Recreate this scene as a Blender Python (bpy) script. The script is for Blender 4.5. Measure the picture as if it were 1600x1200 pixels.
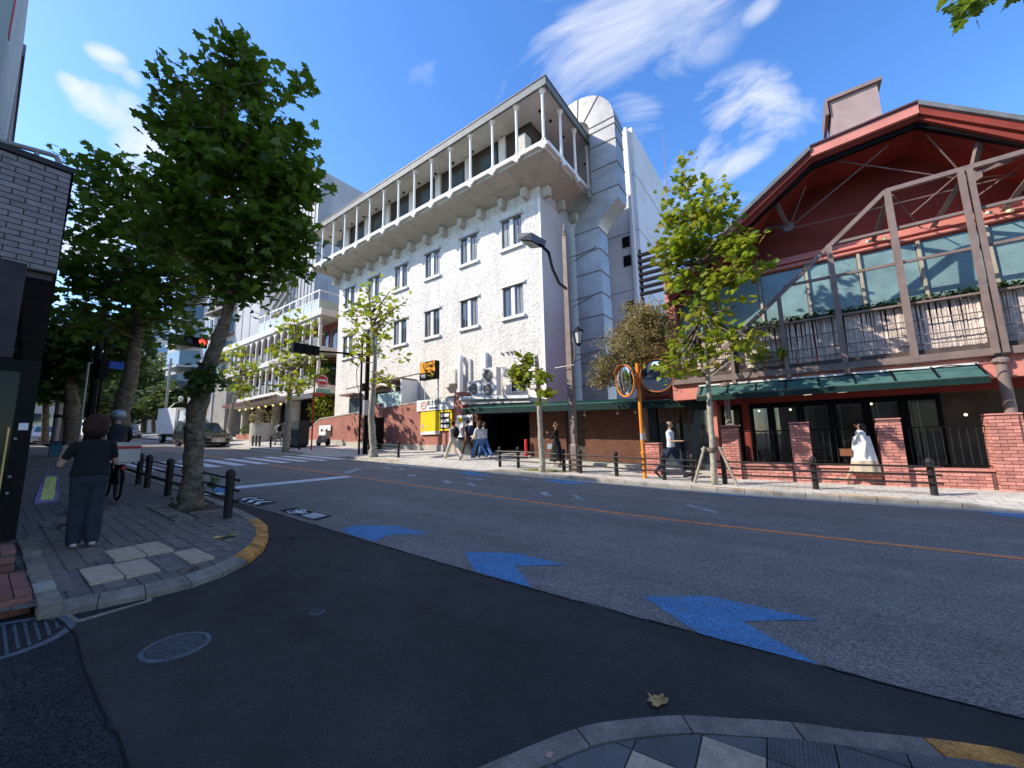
import bpy, bmesh, math, random
import numpy as np
from mathutils import Vector, Matrix
random.seed(7); RS = np.random.RandomState(11)
for o in list(bpy.data.objects): bpy.data.objects.remove(o)
SC = bpy.context.scene; COL = SC.collection
R = math.radians
# ------------------------------------------------------------------ camera (calibrated from the vanishing points)
F = 606.0; H = 1.5
def _unit(v): return v/np.linalg.norm(v)
_up = _unit(np.array([-97., 4317., F]))
_d = _unit(np.array([-840., -105., F])); _d = _unit(_d-_up*np.dot(_d, _up))
_X = -_d; _Z = _up; _Y = np.cross(_Z, _X)
if _Y[2] < 0: _Y = -_Y
CM = np.array([_X, _Y, _Z]); O = np.array([0, 0, H])
cd = bpy.data.cameras.new('camera'); cam = bpy.data.objects.new('camera', cd); COL.objects.link(cam)
cd.sensor_width = 36; cd.lens = 36*F/1600; cd.clip_start = 0.05; cd.clip_end = 3000
r_, u_, f_ = CM[:, 0], CM[:, 1], CM[:, 2]
cam.matrix_world = Matrix(((r_[0], u_[0], -f_[0], 0), (r_[1], u_[1], -f_[1], 0), (r_[2], u_[2], -f_[2], H), (0, 0, 0, 1)))
SC.camera = cam
# ------------------------------------------------------------------ sun, sky, exposure
SUN_AZ = 42.0; SUN_EL = 38.0     # light travels towards (+cos az, +sin az)
sd = bpy.data.lights.new('sun', 'SUN'); sd.energy = 2.45; sd.angle = R(0.55); sd.color = (1.0, 0.92, 0.80)
sun = bpy.data.objects.new('sun', sd); COL.objects.link(sun)
ldir = Vector((math.cos(R(SUN_AZ))*math.cos(R(SUN_EL)), math.sin(R(SUN_AZ))*math.cos(R(SUN_EL)), -math.sin(R(SUN_EL))))
sun.rotation_euler = ldir.to_track_quat('-Z', 'Y').to_euler()
SC.view_settings.view_transform = 'Standard'; SC.view_settings.look = 'None'
SC.view_settings.exposure = 1.48; SC.view_settings.gamma = 1; SC.view_settings.use_curve_mapping = False
W = bpy.data.worlds.new('World'); SC.world = W; W.use_nodes = True
def pixdir(px, py):
    v = CM @ _unit(np.array([px-800., 600.-py, F])); return v
def build_world():
    nt = W.node_tree; N = nt.nodes; L = nt.links; N.clear()
    out = N.new('ShaderNodeOutputWorld'); bg = N.new('ShaderNodeBackground'); bg.inputs['Strength'].default_value = 0.15
    sky = N.new('ShaderNodeTexSky'); sky.sky_type = 'NISHITA'; sky.sun_disc = False
    sky.sun_elevation = R(SUN_EL); sky.sun_rotation = R(270-SUN_AZ)
    sky.altitude = 300; sky.air_density = 1.0; sky.dust_density = 0.45; sky.ozone_density = 2.0
    hsv = N.new('ShaderNodeHueSaturation'); hsv.inputs['Saturation'].default_value = 1.27; hsv.inputs['Hue'].default_value = 0.508; hsv.inputs['Value'].default_value = .86
    L.new(sky.outputs[0], hsv.inputs['Color'])
    tc = N.new('ShaderNodeTexCoord')
    def mth(op, a, b=None, c=None, clamp=False):
        n = N.new('ShaderNodeMath'); n.operation = op; n.use_clamp = clamp
        for i, v in enumerate((a, b, c)):
            if v is None: continue
            if isinstance(v, (int, float)): n.inputs[i].default_value = v
            else: L.new(v, n.inputs[i])
        return n.outputs[0]
    sep = N.new('ShaderNodeSeparateXYZ'); L.new(tc.outputs['Generated'], sep.inputs[0])
    zc = mth('MAXIMUM', sep.outputs[2], 0.08)
    cx = mth('DIVIDE', sep.outputs[0], zc); cy = mth('DIVIDE', sep.outputs[1], zc)
    cmb = N.new('ShaderNodeCombineXYZ'); L.new(cx, cmb.inputs[0]); L.new(cy, cmb.inputs[1])
    ns = N.new('ShaderNodeTexNoise'); ns.inputs['Scale'].default_value = 2.4; ns.inputs['Detail'].default_value = 12; ns.inputs['Roughness'].default_value = 0.60; ns.inputs['Distortion'].default_value = 1.1
    mp = N.new('ShaderNodeMapping'); mp.inputs['Rotation'].default_value = (0, 0, R(-20)); mp.inputs['Scale'].default_value = (1.0, 1.35, 1)
    L.new(cmb.outputs[0], mp.inputs[0]); L.new(mp.outputs[0], ns.inputs['Vector'])
    # drifting cloud patches: (pixel a, pixel b) = long axis ends, half width, weight
    patches = [((860, 110), (1120, -40), .11, .95), ((960, 60), (1040, 0), .15, .75), ((970, 130), (1010, 200), .055, .6), ((1130, 160), (1230, 170), .062, .85), ((1060, 290), (1180, 215), .055, .9),
               ((1040, 330), (1130, 330), .07, .6), ((160, 170), (275, 250), .042, 1.3), ((190, 158), (215, 172), .024, 1.0), ((108, 130), (130, 150), .016, .9), ((160, 85), (178, 95), .02, .8), ((203, 118), (210, 126), .014, .7),
               ((660, 125), (690, 105), .03, .3), ((1172, 22), (1196, 8), .022, .5), ((1310, 80), (1380, 60), .035, .3), ((470, 400), (560, 380), .05, .5), ((80, 420), (240, 300), .08, 1.2), ((230, 430), (330, 330), .05, .6)]
    acc = None
    for (a, b, wd, wt) in patches:
        da = pixdir(*a); db = pixdir(*b); c = _unit(da+db); hl = np.linalg.norm(db-da)/2+wd
        e1 = _unit(db-da-c*np.dot(db-da, c)) ; e2 = np.cross(c, e1)
        def dot(vec):
            n = N.new('ShaderNodeVectorMath'); n.operation = 'DOT_PRODUCT'; L.new(tc.outputs['Generated'], n.inputs[0]); n.inputs[1].default_value = tuple(vec); return n.outputs['Value']
        u = mth('MULTIPLY', dot(e1), 1/hl); v = mth('MULTIPLY', dot(e2), 1/wd); f = dot(c)
        d2 = mth('ADD', mth('MULTIPLY', u, u), mth('MULTIPLY', v, v))
        m = mth('SUBTRACT', 1.0, mth('MULTIPLY', d2, .8), clamp=True)
        m = mth('MULTIPLY', m, mth('GREATER_THAN', f, 0.0)); m = mth('MULTIPLY', m, wt)
        acc = m if acc is None else mth('MAXIMUM', acc, m)
    # elsewhere the same thin cirrus goes on, sparse
    big = N.new('ShaderNodeTexNoise'); big.inputs['Scale'].default_value = 0.7; big.inputs['Detail'].default_value = 2; L.new(mp.outputs[0], big.inputs['Vector'])
    behind = mth('SUBTRACT', 0.35, mth('ADD', mth('MULTIPLY', sep.outputs[1], f_[1]), mth('MULTIPLY', sep.outputs[0], f_[0])), clamp=True)
    sp = mth('MULTIPLY', mth('MULTIPLY', mth('SUBTRACT', big.outputs[0], 0.5, clamp=True), 5.0), mth('MULTIPLY', behind, 1.4, clamp=True), clamp=True)
    acc = mth('MAXIMUM', acc, sp)
    cl = mth('SUBTRACT', mth('ADD', mth('MULTIPLY', acc, 0.62), mth('MULTIPLY', ns.outputs[0], 2.1)), 1.20)
    cl = mth('MULTIPLY', cl, 1.45, clamp=True); cl = mth('MULTIPLY', cl, mth('MULTIPLY', acc, 2.5, clamp=True)); cl = mth('MULTIPLY', cl, 0.86)
    mx = N.new('ShaderNodeMix'); mx.data_type = 'RGBA'; L.new(cl, mx.inputs['Factor']); L.new(hsv.outputs[0], mx.inputs['A']); mx.inputs['B'].default_value = (2.35, 2.45, 2.65, 1)
    L.new(mx.outputs['Result'], bg.inputs['Color']); L.new(bg.outputs[0], out.inputs[0])
build_world()
# ------------------------------------------------------------------ pixel -> world helpers (photo is 1600 x 1200)
def ray(px, py): return CM @ _unit(np.array([px-800., 600.-py, F]))
def PY(px, py, y): r = ray(px, py); return O+r*(y/r[1])
def PX(px, py, x): r = ray(px, py); return O+r*(x/r[0])
def PD(px, py, dep): v = np.array([px-800., 600.-py, F]); return O+CM @ (v/F*dep)
def _g(x): return -(.005*x)+.035*1.0*np.log1p(np.exp(-np.clip((x+2), -700, 60)))
_g0 = float(_g(0.0))
def g(x):
    x = max(float(x), -85.0); return float(_g(x))-_g0
def rise(x): return .015+.045/(1+math.exp((x+9)/1.5))
def drop(x):
    d = 0.0
    for (a, b) in ((-14.2, -9.6), (-23, -19.3), (2.9, 6.5)): d = max(d, min(1, max(0, min(x-a+.6, b-x+.6)/.6)))
    return .12-.09*d
def S(x, y):                                               # far pavement, dipping to the dropped kerbs
    t = min(1, max(0, (y-11.42)/1.1)); t = t*t*(3-2*t); d = drop(x); return g(x)+d+(.12-d)*t+rise(x)*max(0, y-11.4)
def G(px, py, fn=None, off=0.0):
    r = ray(px, py); ts = np.linspace(1, 110, 3500)
    for t in ts:
        p = O+r*t
        z = (fn(p[0], p[1]) if fn else g(p[0]))+off
        if p[2] < z: return np.array([p[0], p[1], z])
    return O+r*110
def GS(px, py): return G(px, py, S)
NL = lambda x, y: g(x)+.10                                # near-left pavement
# ------------------------------------------------------------------ mesh helpers
class MB:
    def __init__(s): s.v = []; s.f = []
    def add(s, vs, fs):
        b = len(s.v); s.v += [tuple(map(float, p)) for p in vs]; s.f += [tuple(b+i for i in f) for f in fs]; return s
    def box(s, x0, x1, y0, y1, z0, z1):
        return s.add([(x0, y0, z0), (x1, y0, z0), (x1, y1, z0), (x0, y1, z0), (x0, y0, z1), (x1, y0, z1), (x1, y1, z1), (x0, y1, z1)],
                     [(0, 3, 2, 1), (4, 5, 6, 7), (0, 1, 5, 4), (1, 2, 6, 5), (2, 3, 7, 6), (3, 0, 4, 7)])
    def hexa(s, p): return s.add(p, [(0, 3, 2, 1), (4, 5, 6, 7), (0, 1, 5, 4), (1, 2, 6, 5), (2, 3, 7, 6), (3, 0, 4, 7)])
    def beam(s, a, b, w, h, up=(0, 0, 1)):
        a = Vector(a); b = Vector(b); d = (b-a).normalized(); u = Vector(up)
        if abs(d.dot(u)) > .98: u = Vector((0, 1, 0))
        sx = d.cross(u).normalized()*(w/2); sz = sx.cross(d).normalized()*(h/2)
        return s.hexa([a-sx-sz, b-sx-sz, b+sx-sz, a+sx-sz, a-sx+sz, b-sx+sz, b+sx+sz, a+sx+sz])
    def path(s, pts, rad, n=8, caps=True, sx=1.0, ref=None):
        pts = [Vector(p) for p in pts]; base = len(s.v); m = len(pts)
        if not hasattr(rad, '__len__'): rad = [rad]*m
        prev = None
        for i, p in enumerate(pts):
            d = (pts[min(i+1, m-1)]-pts[max(i-1, 0)]).normalized()
            a = Vector(ref) if ref is not None else (prev if prev is not None else (Vector((0, 0, 1)) if abs(d.z) < .9 else Vector((1, 0, 0))))
            a = (a-d*a.dot(d)); a = a.normalized() if a.length > 1e-6 else Vector((1, 0, 0)).cross(d).normalized(); prev = a
            b = d.cross(a)
            for k in range(n):
                t = 2*math.pi*k/n; s.v.append(tuple(p+(a*math.cos(t)*sx+b*math.sin(t))*rad[i]))
        for i in range(m-1):
            for k in range(n):
                k2 = (k+1) % n; s.f.append((base+i*n+k, base+i*n+k2, base+(i+1)*n+k2, base+(i+1)*n+k))
        if caps: s.f.append(tuple(base+k for k in range(n))[::-1]); s.f.append(tuple(base+(m-1)*n+k for k in range(n)))
        return s
    def tube(s, a, b, r0, r1=None, n=8): return s.path([a, b], [r0, r0 if r1 is None else r1], n)
    def prism(s, poly, ax, c0, c1):
        # poly of 2-D points; ax = extrusion axis
        def mk(p, c):
            return (c, p[0], p[1]) if ax == 'x' else ((p[0], c, p[1]) if ax == 'y' else (p[0], p[1], c))
        n = len(poly); vs = [mk(p, c0) for p in poly]+[mk(p, c1) for p in poly]
        return s.add(vs, [tuple(range(n))[::-1], tuple(range(n, 2*n))]+[(i, (i+1) % n, n+(i+1) % n, n+i) for i in range(n)])
    def lathe(s, c, prof, n=12):
        base = len(s.v); m = len(prof)
        for (r, z) in prof:
            for k in range(n):
                t = 2*math.pi*k/n; s.v.append((c[0]+r*math.cos(t), c[1]+r*math.sin(t), c[2]+z))
        for i in range(m-1):
            for k in range(n):
                k2 = (k+1) % n; s.f.append((base+i*n+k, base+i*n+k2, base+(i+1)*n+k2, base+(i+1)*n+k))
        s.f.append(tuple(base+k for k in range(n))[::-1]); s.f.append(tuple(base+(m-1)*n+k for k in range(n))); return s
    def ball(s, c, r, n=10, m=6, sc=(1, 1, 1)):
        base = len(s.v)
        for i in range(m+1):
            ph = math.pi*i/m
            for k in range(n):
                t = 2*math.pi*k/n; s.v.append((c[0]+r*sc[0]*math.sin(ph)*math.cos(t), c[1]+r*sc[1]*math.sin(ph)*math.sin(t), c[2]+r*sc[2]*math.cos(ph)))
        for i in range(m):
            for k in range(n):
                k2 = (k+1) % n; s.f.append((base+i*n+k, base+(i+1)*n+k, base+(i+1)*n+k2, base+i*n+k2))
        return s
    def quad(s, a, b, c, d): return s.add([a, b, c, d], [(0, 1, 2, 3)])
    def rings(s, rs, caps=True):
        base = len(s.v); n = len(rs[0])
        for r in rs: s.v += [tuple(map(float, p)) for p in r]
        for i in range(len(rs)-1):
            for k in range(n):
                k2 = (k+1) % n; s.f.append((base+i*n+k, base+i*n+k2, base+(i+1)*n+k2, base+(i+1)*n+k))
        if caps: s.f.append(tuple(base+k for k in range(n))[::-1]); s.f.append(tuple(base+(len(rs)-1)*n+k for k in range(n)))
        return s
def mesh(name, mb, m, smooth=False, off=(0, 0, 0), fix=True):
    me = bpy.data.meshes.new(name)
    me.from_pydata([(p[0]-off[0], p[1]-off[1], p[2]-off[2]) for p in mb.v], [], mb.f)
    if fix:
        bm = bmesh.new(); bm.from_mesh(me); bmesh.ops.recalc_face_normals(bm, faces=bm.faces); bm.to_mesh(me); bm.free()
    if m is not None:
        for mm in (m if isinstance(m, (list, tuple)) else [m]): me.materials.append(mm)
    if smooth:
        me.polygons.foreach_set('use_smooth', [True]*len(me.polygons))
        if smooth == 'auto':
            try: me.set_sharp_from_angle(angle=R(35))
            except Exception: pass
    me.update(); return me
def thing(name, label, cat, loc=(0, 0, 0), group=None, rz=0):
    o = bpy.data.objects.new(name, None); COL.objects.link(o); o.location = tuple(map(float, loc)); o.rotation_euler = (0, 0, rz)
    o.empty_display_size = .2; o['label'] = label; o['category'] = cat
    if group: o['group'] = group
    return o
def part(T, name, mb, m, smooth=False, label=None, kind=None, under=None, fix=True):
    """a part of thing T, its shape given in world coordinates (T unrotated while building)"""
    off = tuple(T.location)
    if under is not None: off = (off[0]+under.location[0], off[1]+under.location[1], off[2]+under.location[2])
    o = bpy.data.objects.new(name, mesh(name, mb, m, smooth, off, fix)); COL.objects.link(o); o.parent = under if under is not None else T
    if label: o['label'] = label
    if kind: o['kind'] = kind
    return o
def solo(name, mb, m, label, cat, group=None, smooth=False, loc=None):
    if loc is None:
        a = np.array(mb.v); loc = (float(a[:, 0].mean()), float(a[:, 1].mean()), float(a[:, 2].min()))
    o = bpy.data.objects.new(name, mesh(name, mb, m, smooth, loc)); COL.objects.link(o); o.location = loc
    o['label'] = label; o['category'] = cat
    if group: o['group'] = group
    return o
def struct(name, mb, m, smooth=False, kind='structure', fix=True):
    o = bpy.data.objects.new(name, mesh(name, mb, m, smooth, fix=fix)); COL.objects.link(o); o['kind'] = kind; return o
def inst(name, me, parent, loc, rz=0, rx=0):
    o = bpy.data.objects.new(name, me); COL.objects.link(o); o.parent = parent; o.location = loc; o.rotation_euler = (rx, 0, rz); return o
def copy_tree(o, parent=None):
    c = o.copy(); COL.objects.link(c)
    if parent is not None: c.parent = parent
    for ch in o.children: copy_tree(ch, c)
    return c
def relabel(o, label, group=None):
    o['label'] = label
    if group: o['group'] = group
# ------------------------------------------------------------------ materials
def mat(name, col, rough=.75, var=.12, scale=4., bump=0., bscale=40., metal=0., col2=None, detail=6, isl=0., spec=.22, coord='pos', objr=0., trans=0., stretch=None, fine=0.):
    m = bpy.data.materials.new(name); m.use_nodes = True; nt = m.node_tree; N = nt.nodes; L = nt.links
    b = N['Principled BSDF']; b.inputs['Roughness'].default_value = rough; b.inputs['Metallic'].default_value = metal
    b.inputs['Specular IOR Level'].default_value = spec
    if trans: b.inputs['Transmission Weight'].default_value = trans
    geo = N.new('ShaderNodeNewGeometry'); tc = N.new('ShaderNodeTexCoord')
    v = geo.outputs['Position'] if coord == 'pos' else tc.outputs['Object']
    if stretch:
        mp = N.new('ShaderNodeMapping'); mp.inputs['Scale'].default_value = stretch; L.new(v, mp.inputs[0]); v = mp.outputs[0]
    n1 = N.new('ShaderNodeTexNoise'); n1.inputs['Scale'].default_value = scale; n1.inputs['Detail'].default_value = detail; n1.inputs['Roughness'].default_value = .6; L.new(v, n1.inputs['Vector'])
    rmp = N.new('ShaderNodeMapRange'); rmp.inputs[1].default_value = .3; rmp.inputs[2].default_value = .7; L.new(n1.outputs[0], rmp.inputs[0])
    mx = N.new('ShaderNodeMix'); mx.data_type = 'RGBA'
    c2 = col2 if col2 else tuple(c*(1-var*2) for c in col); ca = col if col2 else tuple(min(1, c*(1+var)) for c in col)
    mx.inputs['A'].default_value = (*c2, 1); mx.inputs['B'].default_value = (*ca, 1); L.new(rmp.outputs[0], mx.inputs['Factor'])
    last = mx.outputs['Result']
    if isl or objr:
        hs = N.new('ShaderNodeHueSaturation'); mr = N.new('ShaderNodeMapRange')
        if isl: L.new(geo.outputs['Random Per Island'], mr.inputs[0]); a = isl
        else:
            oi = N.new('ShaderNodeObjectInfo'); L.new(oi.outputs['Random'], mr.inputs[0]); a = objr
        mr.inputs[3].default_value = 1-a; mr.inputs[4].default_value = 1+a; L.new(mr.outputs[0], hs.inputs['Value']); L.new(last, hs.inputs['Color']); last = hs.outputs[0]
    if fine:
        n3 = N.new('ShaderNodeTexNoise'); n3.inputs['Scale'].default_value = bscale; n3.inputs['Detail'].default_value = 3; L.new(v, n3.inputs['Vector'])
        r3 = N.new('ShaderNodeMapRange'); r3.inputs[1].default_value = .3; r3.inputs[2].default_value = .7; r3.inputs[3].default_value = 1-fine; r3.inputs[4].default_value = 1+fine; L.new(n3.outputs[0], r3.inputs[0])
        h3 = N.new('ShaderNodeHueSaturation'); L.new(r3.outputs[0], h3.inputs['Value']); L.new(last, h3.inputs['Color']); last = h3.outputs[0]
    L.new(last, b.inputs['Base Color'])
    if bump:
        n2 = N.new('ShaderNodeTexNoise'); n2.inputs['Scale'].default_value = bscale; n2.inputs['Detail'].default_value = 4; L.new(v, n2.inputs['Vector'])
        bp = N.new('ShaderNodeBump'); bp.inputs['Strength'].default_value = bump; bp.inputs['Distance'].default_value = .02; L.new(n2.outputs[0], bp.inputs['Height']); L.new(bp.outputs[0], b.inputs['Normal'])
    return m
def tweak(m, fn):
    nt = m.node_tree; fn(nt.nodes, nt.links, nt.nodes['Principled BSDF']); return m
def emit(name, col, st):
    m = bpy.data.materials.new(name); m.use_nodes = True; b = m.node_tree.nodes['Principled BSDF']
    b.inputs['Base Color'].default_value = (*[min(c, .8) for c in col], 1); b.inputs['Emission Color'].default_value = (*col, 1); b.inputs['Emission Strength'].default_value = st; return m
def glass(name, col, rough=.05, alpha_t=.0, spec=.8, metal=0.):
    m = bpy.data.materials.new(name); m.use_nodes = True; b = m.node_tree.nodes['Principled BSDF']
    b.inputs['Base Color'].default_value = (*col, 1); b.inputs['Roughness'].default_value = rough; b.inputs['Specular IOR Level'].default_value = spec; b.inputs['Metallic'].default_value = metal
    if alpha_t: b.inputs['Transmission Weight'].default_value = alpha_t
    return m
def clear_glass(name, tint=(.8, .9, .9), mixv=.82, rough=.02):
    m = bpy.data.materials.new(name); m.use_nodes = True; nt = m.node_tree; N = nt.nodes; L = nt.links
    N.remove(N['Principled BSDF']); o = N['Material Output']; t = N.new('ShaderNodeBsdfTransparent'); t.inputs[0].default_value = (*tint, 1)
    gl = N.new('ShaderNodeBsdfGlossy'); gl.inputs['Roughness'].default_value = rough; fr = N.new('ShaderNodeFresnel'); fr.inputs[0].default_value = 1.5
    md = N.new('ShaderNodeMath'); md.operation = 'MULTIPLY_ADD'; L.new(fr.outputs[0], md.inputs[0]); md.inputs[1].default_value = 1.0; md.inputs[2].default_value = .03
    mx = N.new('ShaderNodeMixShader'); L.new(md.outputs[0], mx.inputs[0]); L.new(t.outputs[0], mx.inputs[1]); L.new(gl.outputs[0], mx.inputs[2]); L.new(mx.outputs[0], o.inputs[0]); return m
def leafmat(name, cols, tcol, trans=.4, rough=.45):
    m = bpy.data.materials.new(name); m.use_nodes = True; nt = m.node_tree; N = nt.nodes; L = nt.links
    b = N['Principled BSDF']; b.inputs['Roughness'].default_value = rough; b.inputs['Specular IOR Level'].default_value = .22; o = N['Material Output']
    geo = N.new('ShaderNodeNewGeometry'); cr = N.new('ShaderNodeValToRGB'); L.new(geo.outputs['Random Per Island'], cr.inputs[0])
    el = cr.color_ramp.elements; el[0].color = (*cols[0], 1); el[1].color = (*cols[-1], 1)
    for i, c in enumerate(cols[1:-1]): e = el.new((i+1)/(len(cols)-1)); e.color = (*c, 1)
    L.new(cr.outputs[0], b.inputs['Base Color'])
    t = N.new('ShaderNodeBsdfTranslucent'); mxc = N.new('ShaderNodeMix'); mxc.data_type = 'RGBA'; mxc.blend_type = 'MULTIPLY'; mxc.inputs['Factor'].default_value = 0
    t.inputs[0].default_value = (*tcol, 1)
    mix2 = N.new('ShaderNodeMix'); mix2.data_type = 'RGBA'; mix2.inputs['Factor'].default_value = .5; L.new(cr.outputs[0], mix2.inputs['A']); mix2.inputs['B'].default_value = (*tcol, 1); L.new(mix2.outputs['Result'], t.inputs[0])
    mx = N.new('ShaderNodeMixShader'); mx.inputs[0].default_value = trans; L.new(b.outputs[0], mx.inputs[1]); L.new(t.outputs[0], mx.inputs[2]); L.new(mx.outputs[0], o.inputs[0]); return m

def asphalt(name, base, spk, spsc, bump, patch=.25):
    m = mat(name, base, .92, patch*.5, .6, 0, 1, spec=.12)
    def fn(N, L, b):
        geo = N.new('ShaderNodeNewGeometry'); src = b.inputs['Base Color'].links[0].from_socket
        v = N.new('ShaderNodeTexVoronoi'); v.inputs['Scale'].default_value = spsc; L.new(geo.outputs['Position'], v.inputs['Vector'])
        sp = N.new('ShaderNodeSeparateColor'); L.new(v.outputs['Color'], sp.inputs[0])
        mr = N.new('ShaderNodeMapRange'); mr.inputs[3].default_value = 1-spk; mr.inputs[4].default_value = 1+spk; L.new(sp.outputs[0], mr.inputs[0])
        n2 = N.new('ShaderNodeTexNoise'); n2.inputs['Scale'].default_value = 2.2; n2.inputs['Detail'].default_value = 8; n2.inputs['Roughness'].default_value = .7; L.new(geo.outputs['Position'], n2.inputs['Vector'])
        m2 = N.new('ShaderNodeMapRange'); m2.inputs[1].default_value = .3; m2.inputs[2].default_value = .7; m2.inputs[3].default_value = 1-patch; m2.inputs[4].default_value = 1+patch; L.new(n2.outputs[0], m2.inputs[0])
        mp = N.new('ShaderNodeMapping'); mp.inputs['Scale'].default_value = (.12, 1.3, 1); L.new(geo.outputs['Position'], mp.inputs[0])
        n4 = N.new('ShaderNodeTexNoise'); n4.inputs['Scale'].default_value = 1.0; n4.inputs['Detail'].default_value = 7; n4.inputs['Roughness'].default_value = .65; L.new(mp.outputs[0], n4.inputs['Vector'])
        m4 = N.new('ShaderNodeMapRange'); m4.inputs[1].default_value = .32; m4.inputs[2].default_value = .68; m4.inputs[3].default_value = .86; m4.inputs[4].default_value = 1.14; L.new(n4.outputs[0], m4.inputs[0])
        mu0 = N.new('ShaderNodeMath'); mu0.operation = 'MULTIPLY'; L.new(mr.outputs[0], mu0.inputs[0]); L.new(m4.outputs[0], mu0.inputs[1])
        mu = N.new('ShaderNodeMath'); mu.operation = 'MULTIPLY'; L.new(mu0.outputs[0], mu.inputs[0]); L.new(m2.outputs[0], mu.inputs[1])
        hs = N.new('ShaderNodeHueSaturation'); L.new(src, hs.inputs['Color']); L.new(mu.outputs[0], hs.inputs['Value']); L.new(hs.outputs[0], b.inputs['Base Color'])
        bp = N.new('ShaderNodeBump'); bp.inputs['Strength'].default_value = bump; bp.inputs['Distance'].default_value = .006; L.new(v.outputs['Distance'], bp.inputs['Height']); bp.invert = True; L.new(bp.outputs[0], b.inputs['Normal'])
    return tweak(m, fn)
def bricktex(m, c1, c2, mortar, bw, bh, ms=.02, bump=.4, axis='xz', scale=1.0, offset=.5):
    """brick pattern over a material, for surfaces whose bricks are too small to pick apart"""
    def fn(N, L, b):
        geo = N.new('ShaderNodeNewGeometry'); sp = N.new('ShaderNodeSeparateXYZ'); L.new(geo.outputs['Position'], sp.inputs[0]); cb = N.new('ShaderNodeCombineXYZ')
        if axis == 'xz':
            ad = N.new('ShaderNodeMath'); ad.operation = 'ADD'; L.new(sp.outputs[0], ad.inputs[0]); L.new(sp.outputs[1], ad.inputs[1]); L.new(ad.outputs[0], cb.inputs[0]); L.new(sp.outputs[2], cb.inputs[1])
        else: L.new(sp.outputs[0], cb.inputs[0]); L.new(sp.outputs[1], cb.inputs[1])
        t = N.new('ShaderNodeTexBrick'); t.inputs['Scale'].default_value = scale; t.inputs['Brick Width'].default_value = bw; t.inputs['Row Height'].default_value = bh; t.inputs['Mortar Size'].default_value = ms
        t.inputs['Color1'].default_value = (*c1, 1); t.inputs['Color2'].default_value = (*c2, 1); t.inputs['Mortar'].default_value = (*mortar, 1); t.offset = offset
        L.new(cb.outputs[0], t.inputs['Vector'])
        src = b.inputs['Base Color'].links[0].from_socket
        mx = N.new('ShaderNodeMix'); mx.data_type = 'RGBA'; mx.blend_type = 'MULTIPLY'; mx.inputs['Factor'].default_value = 1; L.new(t.outputs['Color'], mx.inputs['A']); L.new(src, mx.inputs['B']); L.new(mx.outputs['Result'], b.inputs['Base Color'])
        bp = N.new('ShaderNodeBump'); bp.inputs['Strength'].default_value = bump; bp.inputs['Distance'].default_value = .01; bp.invert = True; L.new(t.outputs['Fac'], bp.inputs['Height']); L.new(bp.outputs[0], b.inputs['Normal'])
    return tweak(m, fn)
M = {}
M['road'] = asphalt('road_asphalt', (.235, .208, .182), .50, 95, .9, .12)
M['fresh'] = asphalt('fresh_asphalt', (.062, .056, .052), .30, 160, .5, .22)
M['old'] = asphalt('old_asphalt', (.038, .038, .041), .7, 110, .9, .2)
def wear(m, scl, lo, hi, col, stretch=(1, 1, 1)):
    def fn(N, L, b):
        src = b.inputs['Base Color'].links[0].from_socket; geo = N.new('ShaderNodeNewGeometry'); mp = N.new('ShaderNodeMapping'); mp.inputs['Scale'].default_value = stretch; L.new(geo.outputs['Position'], mp.inputs[0])
        n = N.new('ShaderNodeTexNoise'); n.inputs['Scale'].default_value = scl; n.inputs['Detail'].default_value = 9; n.inputs['Roughness'].default_value = .75; L.new(mp.outputs[0], n.inputs['Vector'])
        r = N.new('ShaderNodeMapRange'); r.inputs[1].default_value = lo; r.inputs[2].default_value = hi; L.new(n.outputs[0], r.inputs[0]); mx = N.new('ShaderNodeMix'); mx.data_type = 'RGBA'; L.new(r.outputs[0], mx.inputs['Factor']); L.new(src, mx.inputs['A']); mx.inputs['B'].default_value = (*col, 1); L.new(mx.outputs['Result'], b.inputs['Base Color'])
    return tweak(m, fn)
M['orange_line'] = mat('orange_line', (.78, .29, .11), .8, .18, 6, .3, 90, fine=.25)
M['orange_paint'] = mat('orange_paint', (.62, .27, .06), .8, .3, 5, .3, 60, fine=.35)
M['white_paint'] = mat('white_road_paint', (.74, .75, .76), .75, .14, 3, .3, 70, fine=.14)
M['worn_paint'] = mat('worn_paint', (.42, .43, .44), .85, .4, 6, .3, 70, fine=.4)
M['blue_paint'] = asphalt('blue_paint', (.11, .26, .46), .40, 95, .7, .12)
wear(M['blue_paint'], 9, .52, .68, (.19, .19, .19), (.5, 1.4, 1)); wear(M['white_paint'], 11, .56, .66, (.22, .21, .2)); wear(M['orange_line'], 11, .54, .66, (.25, .2, .17)); wear(M['orange_paint'], 14, .55, .68, (.27, .22, .17))
M['concrete'] = mat('concrete', (.46, .43, .37), .88, .12, 1.2, .35, 60, fine=.12)
M['kerb'] = mat('kerb_stone', (.44, .40, .34), .9, .18, 3, .5, 80, objr=.10, fine=.22)
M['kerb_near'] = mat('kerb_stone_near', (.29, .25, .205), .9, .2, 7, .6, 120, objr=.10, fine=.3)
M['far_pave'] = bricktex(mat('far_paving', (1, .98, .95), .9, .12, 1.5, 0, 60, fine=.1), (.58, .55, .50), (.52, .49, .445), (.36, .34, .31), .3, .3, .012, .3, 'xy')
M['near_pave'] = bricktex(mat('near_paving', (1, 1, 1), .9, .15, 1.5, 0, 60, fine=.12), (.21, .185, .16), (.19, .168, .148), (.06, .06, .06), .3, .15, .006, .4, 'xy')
M['mortar_dark'] = mat('paver_joint', (.115, .105, .095), .95, .2, 8, .3, 90)
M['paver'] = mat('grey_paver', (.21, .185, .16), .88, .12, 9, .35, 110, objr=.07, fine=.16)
M['paver_dark'] = mat('dark_paver', (.145, .14, .135), .85, .12, 9, .35, 130, objr=.16, fine=.2)
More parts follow.
